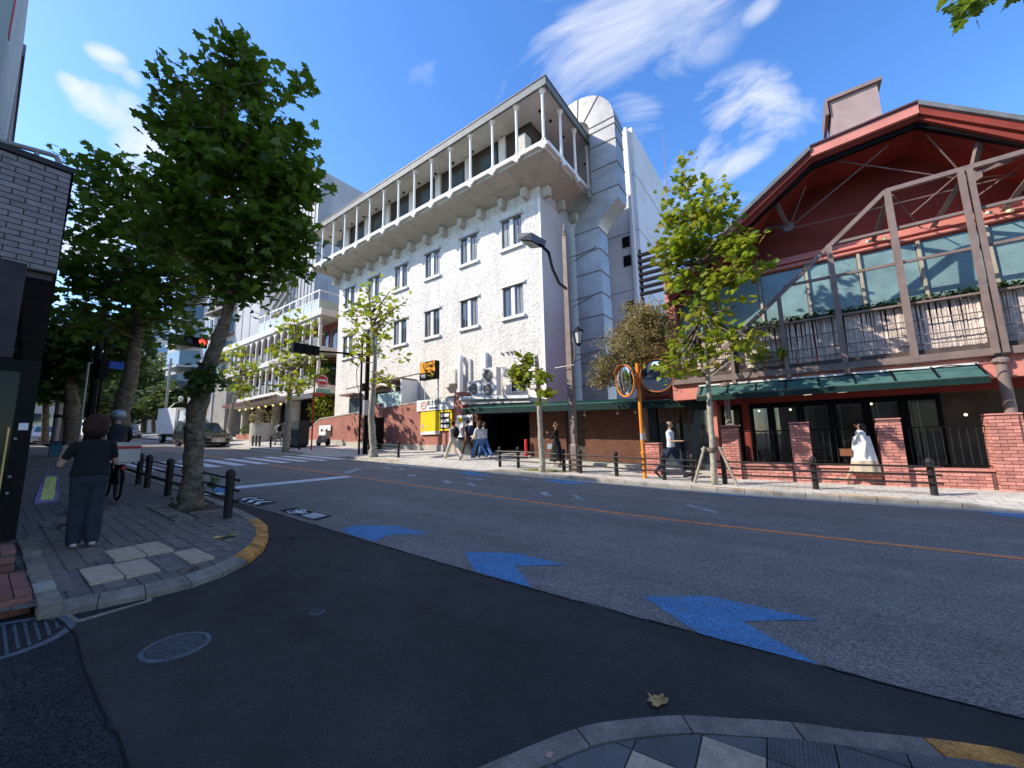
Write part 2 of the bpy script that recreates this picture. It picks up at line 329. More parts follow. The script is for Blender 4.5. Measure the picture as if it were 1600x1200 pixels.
M['tactile'] = mat('tan_tactile_tile', (.50, .39, .28), .85, .12, 12, .25, 90, objr=.08, fine=.12)
M['iron'] = mat('cast_iron', (.075, .085, .10), .55, .2, 20, .3, 100, metal=.5, fine=.2)
M['manhole_ring'] = mat('manhole_ring', (.14, .16, .18), .7, .2, 15, .3, 100, metal=.2)
M['earth'] = mat('soil', (.09, .07, .05), .95, .3, 6, .6, 40)
M['grass'] = mat('weeds', (.10, .18, .03), .9, .3, 30, .5, 60)
# ------------------------------------------------------------------ ground, roads, pavements
def sheet(name, x0, x1, ylo, yhi, zf, m, nx=60, ny=1, kind='structure', parent=None):
    mb = MB(); fy0 = ylo if callable(ylo) else (lambda x: ylo); fy1 = yhi if callable(yhi) else (lambda x: yhi)
    for i in range(nx+1):
        x = x0+(x1-x0)*i/nx
        for j in range(ny+1):
            y = fy0(x)+(fy1(x)-fy0(x))*j/ny; mb.v.append((x, y, zf(x, y)))
    for i in range(nx):
        for j in range(ny):
            a = i*(ny+1)+j; mb.f.append((a, a+ny+1, a+ny+2, a+1))
    return struct(name, mb, m, smooth=True)
sheet('ground', -700, 400, -400, 500, lambda x, y: g(x)-.05-(0.3 if x > 60 else 0), mat('far_ground', (.16, .15, .13), .95, .2, .3), 260, 1)
sheet('road', -140, 45, 3.36, 11.22, lambda x, y: g(x), M['road'], 370, 1)
sheet('side_street', -14, 3.2, -24, 3.36, lambda x, y: g(x)-.002, M['fresh'], 60, 1)
# ragged strip of old asphalt at the bottom left, beside the fresh surface
oa = [G(*p)[:2] for p in [(-60, 955), (95, 975), (120, 1000), (128, 1040), (150, 1090), (170, 1128), (185, 1150), (200, 1215), (-200, 1300), (-260, 1000)]]
mb = MB(); mb.add([(p[0], p[1], g(p[0])+.003) for p in oa], [tuple(range(len(oa)))]); struct('old_asphalt', mb, M['old'])
crk = [(88, 968), (118, 995), (130, 1045), (150, 1093), (166, 1128), (163, 1142), (182, 1150), (190, 1175), (203, 1215)]
mb = MB()
for a, b in zip(crk[:-1], crk[1:]):
    A = G(*a); B = G(*b); mb.beam((A[0], A[1], A[2]+.003), (B[0], B[1], B[2]+.003), .012, .006)
M['tar'] = mat('tar_joint', (.012, .012, .013), .8, .2, 8)
rr_ = random.Random(3); xx = -8.2; yy = 3.36
while xx < 3.2:
    x2 = xx+rr_.uniform(.05, .16); y2 = 3.362+rr_.uniform(-.012, .012); mb.beam((xx, yy, g(xx)+.001), (x2, y2, g(x2)+.001), rr_.uniform(.006, .02), .006); xx, yy = x2, y2
struct('asphalt_joint', mb, M['tar'])
# main sheets of pavement
FK = 11.25
fp = sheet('far_pavement', -90, 45, FK+.16, 13.2, S, M['far_pave'], 500, 10); fp2 = sheet('far_pavement', -90, 45, 13.2, 44, S, M['far_pave'], 270, 20)
mb = MB()
for i in range(400):
    x0 = -75+i*.3
    mb.hexa([(x0, FK-.28, g(x0)-.05), (x0+.3, FK-.28, g(x0+.3)-.05), (x0+.3, FK, g(x0+.3)-.05), (x0, FK, g(x0)-.05), (x0, FK-.28, g(x0)+.008), (x0+.3, FK-.28, g(x0+.3)+.008), (x0+.3, FK, g(x0+.3)+.012), (x0, FK, g(x0)+.012)])
struct('far_gutter', mb, M['concrete'])
# far kerb: stones one by one, dropped at the car park entrance and at the crossing
def kerbstone(x0, x1, y0, y1, top, parent, m, name='kerb_stone'):
    mb = MB(); gp = .006; c = .015
    a, b = x0+gp, x1-gp; za, zb = g(a), g(b); ta, tb = za+top(a), zb+top(b)
    prof = lambda x, z, t: [(x, y0, z-.05), (x, y0, t-c), (x, y0+c, t), (x, y1, t), (x, y1, z-.05)]
    mb.rings([prof(a, za, ta), prof(b, zb, tb)])
    o = bpy.data.objects.new(name, mesh(name, mb, m, off=((a+b)/2, y0, za))); COL.objects.link(o); o.location = ((a+b)/2, y0, za); o.parent = parent; return o
x = -45.0; orange_spans = [(-15.9, -14.4), (-9.6, -7.9), (-6.9, -4.3), (-2.6, -.6), (.15, 1.7), (3.2, 5.2), (-26, -24)]
mbp = MB()
while x < 12:
    kerbstone(x, x+.6 if x > -12 else x+1.2, FK, FK+.17, drop, fp, M['kerb']); x += .6 if x > -12 else 1.2
for a, b in orange_spans:
    n = max(2, int((b-a)/.3))
    for i in range(n):
        p, q = a+(b-a)*i/n, a+(b-a)*(i+1)/n
        mbp.quad((p, FK+.012, g(p)+drop(p)+.004), (q, FK+.012, g(q)+drop(q)+.004), (q, FK+.11, g(q)+drop(q)+.004), (p, FK+.11, g(p)+drop(p)+.004))
struct('far_kerb_paint', mbp, M['orange_paint'])
# near-left pavement with its rounded corner
outer = [(-90, 3.0), (-30, 3.0), (-12, 2.98), (-9.2, 2.95), (-8.0, 2.9), (-7.2, 2.83), (-6.6, 2.72), (-6.05, 2.52), (-5.6, 2.27), (-5.25, 1.98), (-5.03, 1.68), (-4.93, 1.38), (-4.93, 1.05), (-4.98, .75), (-5.05, .48)]
def inset(poly, d):
    out = []
    for i, p in enumerate(poly):
        a = Vector(poly[max(i-1, 0)]); b = Vector(poly[min(i+1, len(poly)-1)]); t = (b-a).normalized(); out.append((p[0]+t.y*d, p[1]-t.x*d))
    return out
inner = inset(outer, .15)
poly = inner+[(-5.2, .40), (-5.45, -.3), (-90, -.3)]
mb = MB()
xs = sorted(set([p[0] for p in poly]))
def clip_poly(poly, m, name, zf, zbase=-.0, step=.5):
    bm = bmesh.new(); vs = [bm.verts.new((p[0], p[1], 0)) for p in poly]; f = bm.faces.new(vs)
    x = min(p[0] for p in poly)+step
    while x < max(p[0] for p in poly):
        bmesh.ops.bisect_plane(bm, geom=bm.verts[:]+bm.edges[:]+bm.faces[:], plane_co=(x, 0, 0), plane_no=(1, 0, 0)); x += step
    for v in bm.verts: v.co.z = zf(v.co.x, v.co.y)
    bmesh.ops.recalc_face_normals(bm, faces=bm.faces)
    for f in bm.faces:
        if f.normal.z < 0: f.normal_flip()
    me = bpy.data.meshes.new(name); bm.to_mesh(me); bm.free(); me.materials.append(m); o = bpy.data.objects.new(name, me); COL.objects.link(o); o['kind'] = 'structure'; return o
npav = clip_poly(poly, M['near_pave'], 'near_left_pavement', lambda x, y: g(x)+.088, step=1.0)
def curved_kerb(outer, inner, htop, parent, m, paint=None, z0=-.03, seg=1, skip=0, itop=.094):
    for i in range(skip, len(outer)-1, seg):
        j = min(i+seg, len(outer)-1); mb = MB(); ring0 = []; ring1 = []
        def sh(a, b, t): return (a[0]+(b[0]-a[0])*t, a[1]+(b[1]-a[1])*t)
        o0, o1 = sh(outer[i], outer[j], .012), sh(outer[i], outer[j], .988); i0, i1 = sh(inner[i], inner[j], .012), sh(inner[i], inner[j], .988)
        zz = lambda p, h: (p[0], p[1], g(p[0])+h)
        mb.hexa([zz(o0, z0), zz(o1, z0), zz(i1, z0), zz(i0, z0), zz(o0, htop(i)), zz(o1, htop(j)), zz(i1, itop), zz(i0, itop)])
        c = (mb.v[0][0], mb.v[0][1], mb.v[0][2])
        mm = paint(i) if paint else m
        o = bpy.data.objects.new('kerb_stone', mesh('kerb_stone', mb, mm, off=c)); COL.objects.link(o); o.location = c; o.parent = parent
xk = -30.0
while xk < -9.3:
    kerbstone(xk, xk+.6, 2.85, 3.0, lambda x: .10, npav, M['kerb_near']); xk += .6
curved_kerb(outer[3:], inner[3:], lambda i: .095 if i < 4 else .05, npav, M['kerb_near'], paint=lambda i: M['orange_paint'] if 2 <= i <= 5 else M['kerb_near'])
# pavers one by one where they are large in view
pav = MB().box(-.143, .143, -.0675, .0675, -.03, .0); pav_me = mesh('paver', pav, M['paver'])
tac_me = None
tiles = [(-6.17, -5.43, .75, .99), (-6.10, -5.40, .99, 1.25), (-6.82, -6.12, 1.02, 1.28), (-6.86, -6.12, 1.28, 1.52), (-6.10, -5.42, 1.49, 1.72)]
def inpoly(p, poly):
    c = False; n = len(poly)
    for i in range(n):
        a = poly[i]; b = poly[i-1]
        if (a[1] > p[1]) != (b[1] > p[1]) and p[0] < (b[0]-a[0])*(p[1]-a[1])/(b[1]-a[1])+a[0]: c = not c
    return c
cnt = 0; row = 0; y = 2.7
while y > .1 and cnt < 295:
    xx = -5.0-(.15 if row % 2 else 0)
    while xx > -9.6 and cnt < 295:
        cs = [(xx+a, y+b) for a in (-.16, .16) for b in (-.08, .08)]
        if all(inpoly(c, poly) for c in cs) and not any(t[0]-.13 < xx < t[1]+.13 and t[2]-.06 < y < t[3]+.06 for t in tiles) and not (-9.75 < xx < -8.0 and 1.9 < y < 2.75):
            inst('paver', pav_me, npav, (xx, y, g(xx)+.096+random.uniform(-.0015, .0015)), random.uniform(-.006, .006)); cnt += 1
        xx -= .30
    y -= .15; row += 1
for k, (x0, x1, y0, y1) in enumerate(tiles):
    mb = MB(); z = g((x0+x1)/2)+.093; mb.box(x0+.006, x1-.006, y0+.006, y1-.006, z-.02, z+.008)
    if k in (2, 3):
        for i in range(5): xa = x0+.08+i*(x1-x0-.16)/4.; mb.box(xa-.022, xa+.022, y0+.03, y1-.03, z+.006, z+.013)
    elif k == 4:
        for i in range(8):
            for j in range(3): mb.lathe((x0+.06+i*(x1-x0-.12)/7, y0+.05+j*(y1-y0-.1)/2, z+.007), [(.018, 0), (.012, .005)], 6)
    o = bpy.data.objects.new('tactile_tile', mesh('tactile_tile', mb, M['tactile'], off=(x0, y0, z))); COL.objects.link(o); o.location = (x0, y0, z); o.parent = npav
# near-right corner of pavement in the foreground
_kx = [640, 700, 760, 830, 900, 980, 1065, 1145, 1235, 1340, 1440, 1520, 1600]; _ky = [1268, 1225, 1194, 1165, 1143, 1127, 1120, 1122, 1130, 1141, 1153, 1165, 1179]; _kp = np.polyfit((np.array(_kx)-1100)/400., _ky, 5)
ro = [tuple(G(x_, float(np.polyval(_kp, (x_-1100)/400.)), None, .05)[:2]) for x_ in (640, 700, 760, 900, 980, 1065, 1145, 1235, 1340, 1440, 1520, 1600)]
ro = [(ro[0][0]-.05, .5)]+ro+[(1.3, 2.98), (2.2, 3.0), (3.4, 3.0)]
def kerb_run(o, i, parent, m):
    mb = MB(); n = len(o); zz = lambda p, h: (p[0], p[1], g(p[0])+h); oo = list(o); ii = list(i)
    def sh(a, b, d): v = Vector(b)-Vector(a); return tuple(Vector(a)+v.normalized()*d)
    oo[0] = sh(o[0], o[1], .005); oo[-1] = sh(o[-1], o[-2], .005); ii[0] = sh(i[0], i[1], .005); ii[-1] = sh(i[-1], i[-2], .005)
    mb.rings([[zz(a, -.03), zz(a, .043), zz((a[0]*.93+b[0]*.07, a[1]*.93+b[1]*.07), .052), zz(b, .056), zz(b, -.03)] for a, b in zip(oo, ii)])
    c = mb.v[0]; k_ = bpy.data.objects.new('kerb_stone', mesh('kerb_stone', mb, m, off=c)); COL.objects.link(k_); k_.location = c; k_.parent = parent
ri = inset(ro, .135)
def dense(p, n=5):
    out = []
    for k in range(len(p)-1):
        a, b, c, d = [np.array(p[min(max(k+q, 0), len(p)-1)], float) for q in (-1, 0, 1, 2)]
        for t in np.linspace(0, 1, n, endpoint=False): out.append(tuple(.5*((2*b)+(-a+c)*t+(2*a-5*b+4*c-d)*t*t+(-a+3*b-3*c+d)*t**3)))
    return out+[tuple(p[-1])]
rod = dense(ro); rid = inset(rod, .135)
rp = rid+[(45, 2.865), (45, -6), (-1.25, -6)]
kerb_far = [(3.4, 3.0), (12, 3.0), (45, 3.0)]
nrp = clip_poly(rp, M['mortar_dark'], 'near_right_pavement', lambda x, y: g(x)+.045, step=1.5)
for (i0_, i1_) in ((0, 2), (2, 4), (4, 6), (6, 8), (8, 10), (10, 13), (13, 15)):
    kerb_run(rod[i0_*5:i1_*5+1], rid[i0_*5:i1_*5+1], nrp, M['orange_paint'] if i0_ == 10 else M['kerb_near'])
def clip_convex(poly, reg):
    """Sutherland-Hodgman clip of poly against the inward side of the region's outline"""
    out = list(poly)
    for i in range(len(reg)):
        a, b = reg[i], reg[(i+1) % len(reg)]; nx, ny = -(b[1]-a[1]), (b[0]-a[0]); inp = out; out = []
        if not inp: break
        sd = [(p[0]-a[0])*nx+(p[1]-a[1])*ny for p in inp]
        for j in range(len(inp)):
            p, q_, dp, dq = inp[j-1], inp[j], sd[j-1], sd[j]
            if (dp >= 0) != (dq >= 0): t = dp/(dp-dq); out.append((p[0]+(q_[0]-p[0])*t, p[1]+(q_[1]-p[1])*t))
            if dq >= 0: out.append(q_)
    return out
def area(p): return .5*sum(p[i-1][0]*p[i][1]-p[i][0]*p[i-1][1] for i in range(len(p)))
def hull(P):
    P = sorted(set((round(p[0], 5), round(p[1], 5)) for p in P)); 
    def half(Q):
        h = []
        for p in Q:
            while len(h) > 1 and (h[-1][0]-h[-2][0])*(p[1]-h[-2][1])-(h[-1][1]-h[-2][1])*(p[0]-h[-2][0]) <= 0: h.pop()
            h.append(p)
        return h[:-1]
    return half(P)+half(P[::-1])
rgi = inset(rod, .145)[5:61]; reg = hull(rgi+[(1.2, 1.0), (-.95, 1.0)])
if area(reg) < 0: reg = reg[::-1]
ang = R(3); ca, sa = math.cos(ang), math.sin(ang); bx0, by0 = -.518, 2.212; ts = .262; npv = 0
for i in range(-4, 9):
    for j in range(-6, 3):
        def wpt(u, v): return (bx0+u*ca-v*sa, by0+u*sa+v*ca)
        gp = .004; off = .5*ts if (j % 2) else 0.
        q = [wpt(i*ts+gp-off*(i > 3), j*ts+gp), wpt((i+1)*ts-gp-off*(i > 3), j*ts+gp), wpt((i+1)*ts-gp-off*(i > 3), (j+1)*ts-gp), wpt(i*ts+gp-off*(i > 3), (j+1)*ts-gp)]
        cl = clip_convex(q, reg)
        if len(cl) < 3 or abs(area(cl)) < .001: continue
        tact = (j == -1 and i == 0) or (j == -2 and i in (-1, 0)) or (j < -2 and i in (-1, 0)); hz = g(bx0)+.0555+random.uniform(-.0012, .0012); n = len(cl); mb = MB()
        mb.add([(p[0], p[1], hz-.03) for p in cl]+[(p[0], p[1], hz) for p in cl], [tuple(range(n))[::-1], tuple(range(n, 2*n))]+[(k, (k+1) % n, n+(k+1) % n, n+k) for k in range(n)])
        def inside(p): return len(clip_convex([(p[0]-.001, p[1]-.001), (p[0]+.001, p[1]-.001), (p[0], p[1]+.001)], reg)) == 3 and inpoly(p, cl)
        if tact:
            for a_ in range(5):
                for b_ in range(5):
                    p = wpt((i+(a_+.5)/5)*ts, (j+(b_+.5)/5)*ts)
                    if inside(p): mb.lathe((p[0], p[1], hz-.0005), [(.013, 0), (.009, .0045)], 8)
        elif i >= 1 and j > -3:
            for a_ in range(15):
                pts_ = clip_convex([wpt((i+(a_+.25)/15)*ts-off*(i > 3), j*ts+2*gp), wpt((i+(a_+.75)/15)*ts-off*(i > 3), j*ts+2*gp), wpt((i+(a_+.75)/15)*ts-off*(i > 3), (j+1)*ts-2*gp), wpt((i+(a_+.25)/15)*ts-off*(i > 3), (j+1)*ts-2*gp)], reg)
                if len(pts_) >= 3: mb.add([(p[0], p[1], hz+.0025) for p in pts_], [tuple(range(len(pts_)))])
        c = mb.v[0]; nm = 'tactile_tile' if tact else 'paver'
        o = bpy.data.objects.new(nm, mesh(nm, mb, M['tactile'] if tact else M['paver_dark'], off=c)); COL.objects.link(o); o.location = c; o.parent = nrp
# small printed survey mark and a dark stain on the kerb stone
sgm = [G(*p, None, .058) for p in ((849, 1180), (860, 1175), (868, 1184), (857, 1189))]
mb = MB(); mb.add([(p[0], p[1], g(p[0])+.0585) for p in sgm], [(0, 1, 2, 3)]); struct('kerb_mark', mb, mat('survey_mark', (.62, .36, .28), .7, .3, 60))
# ------------------------------------------------------------------ road markings
def mark(name, pts, m, lift=.004, step=None, nice=None):
    bm = bmesh.new(); f = bm.faces.new([bm.verts.new((p[0], p[1], 0)) for p in pts])
    x = math.floor(min(p[0] for p in pts))+.5
    while x < max(p[0] for p in pts):
        bmesh.ops.bisect_plane(bm, geom=bm.verts[:]+bm.edges[:]+bm.faces[:], plane_co=(x, 0, 0), plane_no=(1, 0, 0)); x += .5
    for v in bm.verts: v.co.z = g(v.co.x)+lift
    bmesh.ops.recalc_face_normals(bm, faces=bm.faces)
    for f in bm.faces:
        if f.normal.z < 0: f.normal_flip()
    me = bpy.data.meshes.new(name); bm.to_mesh(me); bm.free(); me.materials.append(m); o = bpy.data.objects.new(name, me); COL.objects.link(o); o['kind'] = 'structure'; return o
def gq(l): return [G(*p)[:2] for p in l]
mark('centre_line', [(-17.9, 7.23), (45, 7.23), (45, 7.37), (-17.9, 7.37)], M['orange_line'])
mark('centre_line', [(-70, 7.23), (-23.2, 7.23), (-23.2, 7.37), (-70, 7.37)], M['orange_line'])
mark('stop_line', [(-12.1, 3.85), (-11.6, 3.85), (-11.6, 7.2), (-12.1, 7.2)], M['white_paint'])
for k in range(9):
    y0 = 3.65+k*.86; mark('crossing_stripe', [(-22.6, y0), (-18.3+.0*k, y0), (-18.3, y0+.44), (-22.6, y0+.44)], M['white_paint'])
# blue cycle-lane chevrons cut by the fresh asphalt
def chev(x0, w=1.0, y0=3.36):
    # apex towards -x at y=3.78
    mark('cycle_chevron', [(x0, 3.80), (x0+.50, 4.16), (x0+1.30, 4.14), (x0+.80, 3.77), (x0+1.28, 3.365), (x0+.55, 3.365)], M['blue_paint'])
chev(-1.31)
mark('cycle_chevron', [(-3.60, 3.83), (-3.02, 4.18), (-2.30, 4.18), (-2.76, 3.78), (-2.42, 3.52), (-2.28, 3.38), (-3.02, 3.38)], M['blue_paint'])
mark('cycle_chevron', [(-5.9, 3.78), (-5.36, 4.14), (-4.58, 4.14), (-5.02, 3.78), (-4.9, 3.40), (-5.6, 3.40), (-5.9, 3.52)], M['blue_paint'])
mark('cycle_chevron', gq([(330, 758), (352, 757), (372, 764), (350, 771), (335, 768)]), M['blue_paint'])
for pl in ([(1095, 771), (1150, 769), (1190, 775), (1215, 779), (1150, 776)], [(1535, 800), (1600, 803), (1620, 812), (1560, 806)], [(715, 738), (735, 736), (752, 740), (770, 744), (735, 743)], [(848, 750), (872, 749), (905, 753), (925, 757), (880, 756)]):
    mark('far_cycle_chevron', gq(pl), M['blue_paint'])
# white dashes near the far kerb
for pl in ([(842, 770), (853, 769), (862, 775), (852, 776)], [(893, 774), (900, 773), (912, 780), (904, 781)], [(1070, 789), (1075, 788), (1123, 801), (1116, 802)], [(690, 752), (698, 751), (712, 756), (704, 757)], [(728, 756), (735, 755), (744, 759), (737, 760)], [(728, 747), (754, 749), (754, 751), (730, 749)], [(820, 748), (833, 752), (829, 753), (816, 749)]):
    mark('worn_dash', gq(pl), M['worn_paint'])
for a in ([(610, 722), (690, 731), (680, 734), (600, 726)], [(535, 738), (560, 731), (566, 733), (545, 740)], [(548, 716), (556, 717), (554, 719), (546, 718)], [(566, 719), (574, 720), (572, 722), (564, 721)], [(600, 730), (612, 731), (610, 733), (598, 732)], [(621, 732), (633, 733), (631, 735), (619, 734)], [(638, 741), (650, 742), (648, 745), (636, 744)]):
    mark('worn_dash', gq(a), M['worn_paint'])
# black boxes with the cycle pictogram and the arrows
bx = [(434, 798), (462, 793), (521, 807), (493, 814)]; wb = gq(bx)
M['black_paint'] = mat('black_road_paint', (.02, .02, .022), .85, .2, 8, .2, 80)
mark('cycle_box', wb, M['black_paint'], .004)
bx2 = gq([(366, 780), (398, 776), (434, 786), (404, 792)]); mark('arrow_box', bx2, M['black_paint'], .004)
def bil(q, u, v):
    a, b, c, d = [np.array(p) for p in q]; return (a*(1-u)*(1-v)+b*(1-u)*v+c*u*v+d*u*(1-v))
def stroke(q, p0, p1, w, name, m):
    a = bil(q, *p0); b = bil(q, *p1); t = (b-a)/max(1e-6, np.linalg.norm(b-a)); n = np.array([-t[1], t[0]])*w/2
    mark(name, [a-n, b-n, b+n, a+n], m, .008)
def ringm(q, c, rx, ry, w):
    pts = [bil(q, c[0]+rx*math.cos(t), c[1]+ry*math.sin(t)) for t in np.linspace(0, 2*math.pi, 13)]
    for a, b in zip(pts[:-1], pts[1:]):
        t = (b-a)/max(1e-6, np.linalg.norm(b-a)); n = np.array([-t[1], t[0]])*w/2; mark('cycle_mark', [a-n, b-n, b+n, a+n], M['white_paint'], .008)
ringm(wb, (.28, .27), .11, .17, .035); ringm(wb, (.28, .73), .11, .17, .035)
for a, b in [((.28, .27), (.5, .4)), ((.5, .4), (.28, .73)), ((.5, .4), (.52, .62)), ((.28, .5), (.5, .62)), ((.28, .5), (.5, .4))]: stroke(wb, a, b, .03, 'cycle_mark', M['white_paint'])
for v in (.2, .4, .6, .8): stroke(wb, (.58, v), (.9, v), .05, 'cycle_mark', M['white_paint'])
for k in range(3):
    u = .08+k*.28; stroke(bx2, (u, .5), (u+.18, .12), .10, 'arrow_mark', M['white_paint']); stroke(bx2, (u, .5), (u+.18, .88), .10, 'arrow_mark', M['white_paint'])
for pl in ([(330, 772), (352, 768), (354, 771), (334, 775)], [(318, 770), (332, 772), (330, 774), (320, 773)]): mark('worn_dash', gq(pl), M['white_paint'])
# manhole covers
def manhole(cx, cy, r, label, pat):
    z = g(cx)+.001; sl = math.atan(.04 if cx < -2.5 else .02)
    T = thing('manhole_cover', label, 'manhole cover', (cx, cy, z), 'manhole covers in the asphalt')
    mb = MB()
    n = 40
    for k in range(n):
        a, b = 2*math.pi*k/n, 2*math.pi*(k+1)/n
        P = lambda rr, t, h: (cx+rr*math.cos(t), cy+rr*math.sin(t), g(cx+rr*math.cos(t))+h)
        mb.hexa([P(r*.86, a, -.02), P(r, a, -.02), P(r, b, -.02), P(r*.86, b, -.02), P(r*.86, a, .006), P(r, a, .004), P(r, b, .004), P(r*.86, b, .006)])
    part(T, 'ring', mb, M['manhole_ring']); lid_ = mb
    mb = MB(); P = lambda rr, t, h: (cx+rr*math.cos(t), cy+rr*math.sin(t), g(cx+rr*math.cos(t))+h)
    mb.add([P(r*.86, 2*math.pi*k/n, .0015) for k in range(n)], [tuple(range(n))])
    part(T, 'lid', mb, M['iron']); mb = MB()
    if pat == 'flower':
        for rr, cnt in ((.2, 6), (.45, 10), (.68, 16)):
            for k in range(cnt):
                t = 2*math.pi*k/cnt+rr; c = P(r*rr, t, 0); q = r*.10
                for j in range(6):
                    t2 = 2*math.pi*j/6; c2 = (c[0]+q*.75*math.cos(t2), c[1]+q*.75*math.sin(t2)); mb.lathe((c2[0], c2[1], g(c2[0])+.0015), [(q*.33, 0), (q*.25, .004)], 5)
    else:
        for i in range(-6, 7):
            for j in range(-6, 7):
                px_, py_ = i*r*.125, j*r*.125
                if math.hypot(px_, py_) < r*.78: s_ = r*.05; mb.box(cx+px_-s_, cx+px_+s_, cy+py_-s_*.4, cy+py_+s_*.4, g(cx+px_)+.0012, g(cx+px_)+.006)
    part(T, 'cast_pattern', mb, M['manhole_ring'], kind='stuff')
manhole(-3.74, .99, .20, 'round iron manhole cover with a cast flower pattern in the dark fresh asphalt', 'flower')
manhole(-4.85, .22, .40, 'larger blue grey manhole cover with raised bars at the left edge of the photo', 'bars')
manhole(-3.46, 1.86, .06, 'tiny round iron valve cover in the middle of the dark asphalt', 'bars')
# drain frame by the kerb at the left corner
T = thing('drain_cover', 'concrete drain cover with slots set against the left kerb corner', 'drain cover', G(150, 940))
q = [G(*p)[:2] for p in [(85, 948), (205, 922), (235, 940), (120, 973)]]
mb = MB(); z_ = lambda p, h: (p[0], p[1], g(p[0])+h)
mb.hexa([z_(p, -.03) for p in q]+[z_(p, .006) for p in q]); part(T, 'slab', mb, M['old'])
mb = MB()
for a, b in zip(q, q[1:]+q[:1]): mb.beam(z_(a, .004), z_(b, .004), .03, .012)
part(T, 'frame', mb, M['kerb_near'])
mb = MB(); A = bil(q, .35, .5); B = bil(q, .7, .5); A, B = G(150, 950), G(175, 943); mb.beam(z_(A, .006), z_(B, .006), .02, .01); part(T, 'slot', mb, M['iron'])
# ------------------------------------------------------------------ more materials
def stucco(name, col):
    m = mat(name, col, .9, .05, .8, 0, 1)
    def fn(N, L, b):
        geo = N.new('ShaderNodeNewGeometry'); nz = N.new('ShaderNodeTexNoise'); nz.inputs['Scale'].default_value = 3; L.new(geo.outputs['Position'], nz.inputs['Vector'])
        ad = N.new('ShaderNodeVectorMath'); ad.operation = 'MULTIPLY_ADD'; L.new(nz.outputs['Color'], ad.inputs[0]); ad.inputs[1].default_value = (.25, .25, .25); L.new(geo.outputs['Position'], ad.inputs[2])
        v = N.new('ShaderNodeTexVoronoi'); v.inputs['Scale'].default_value = 6.5; v.feature = 'SMOOTH_F1'; v.inputs['Smoothness'].default_value = .6; L.new(ad.outputs[0], v.inputs['Vector'])
        n = N.new('ShaderNodeTexNoise'); n.inputs['Scale'].default_value = 9; n.inputs['Detail'].default_value = 9; n.inputs['Roughness'].default_value = .68; n.inputs['Distortion'].default_value = .8; L.new(geo.outputs['Position'], n.inputs['Vector'])
        a = N.new('ShaderNodeMath'); a.operation = 'MULTIPLY_ADD'; L.new(n.outputs[0], a.inputs[0]); a.inputs[1].default_value = 1.1; L.new(v.outputs['Distance'], a.inputs[2])
        mr = N.new('ShaderNodeMapRange'); mr.inputs[1].default_value = .45; mr.inputs[2].default_value = 1.05; mr.inputs[3].default_value = .80; mr.inputs[4].default_value = 1.08; L.new(a.outputs[0], mr.inputs[0]); hs = N.new('ShaderNodeHueSaturation'); src = b.inputs['Base Color'].links[0].from_socket; L.new(src, hs.inputs['Color']); L.new(mr.outputs[0], hs.inputs['Value']); L.new(hs.outputs[0], b.inputs['Base Color'])  # hollows of the relief darkened, crevice shade put into the colour
        bp = N.new('ShaderNodeBump'); bp.inputs['Strength'].default_value = .5; bp.inputs['Distance'].default_value = .06; L.new(a.outputs[0], bp.inputs['Height']); L.new(bp.outputs[0], b.inputs['Normal'])
    return tweak(m, fn)
M['stucco'] = wear(stucco('white_stucco', (.68, .645, .58)), 1.6, .5, .95, (.36, .34, .31), (1, 1, .14))
M['white_conc'] = mat('pale_concrete', (.62, .60, .55), .85, .09, .9, .2, 50, fine=.05)
M['soffit'] = mat('soffit_plaster', (.50, .47, .40), .9, .08, 1.2, .1, 50)
M['white_trim'] = mat('white_painted_trim', (.80, .79, .76), .6, .05, 2, .08, 50)
M['roof_metal'] = mat('grey_roof_metal', (.17, .18, .18), .6, .15, 3, .1, 30)
M['dark_inside'] = mat('dark_interior', (.008, .008, .008), .9, .2, 2)  # near black: the shade inside put into the colour
M['win_glass'] = glass('window_glass', (.045, .07, .085), .04, spec=1.0)
M['win_curtain'] = mat('curtained_glass', (.24, .25, .25), .12, .35, 3, 0, 1, spec=.8, stretch=(9, 1, .3))
M['win_frame'] = mat('grey_window_frame', (.18, .18, .18), .5, .05, 5)
M['duct'] = mat('galvanised_duct', (.33, .325, .31), .42, .12, 1.5, .06, 6, metal=.5, fine=.03)
M['duct_strap'] = mat('duct_flange', (.20, .16, .15), .6, .1, 5)
M['tower'] = mat('tower_concrete', (.62, .62, .64), .85, .06, .5, .1, 30)
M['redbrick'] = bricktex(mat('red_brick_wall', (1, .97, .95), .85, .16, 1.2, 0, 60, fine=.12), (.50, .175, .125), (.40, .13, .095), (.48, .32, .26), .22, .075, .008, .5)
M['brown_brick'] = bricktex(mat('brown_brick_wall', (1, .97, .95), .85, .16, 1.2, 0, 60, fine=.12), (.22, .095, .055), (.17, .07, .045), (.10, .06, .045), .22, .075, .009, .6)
M['pink'] = mat('salmon_paint', (.62, .235, .185), .7, .1, 1.5, .1, 40, fine=.04)
M['darkred'] = mat('oxblood_paint', (.265, .05, .036), .75, .12, 1.2, .08, 40)
M['steel_brown'] = mat('taupe_steel_paint', (.235, .175, .155), .5, .12, 3, .08, 40)
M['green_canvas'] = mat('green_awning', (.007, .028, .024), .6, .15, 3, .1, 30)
M['awning_top'] = mat('awning_white_edge', (.70, .72, .70), .6, .1, 3)
M['black'] = mat('black_metal', (.006, .006, .007), .5, .2, 10, .1, 60, spec=.12)
M['bollard'] = mat('dark_bollard_paint', (.03, .027, .026), .42, .2, 8, .08, 60)
M['grey_metal'] = mat('grey_metal', (.35, .35, .34), .45, .12, 4, .06, 40, metal=.4)
M['white_plastic'] = mat('off_white_plastic', (.66, .64, .58), .55, .08, 4, .05, 40)
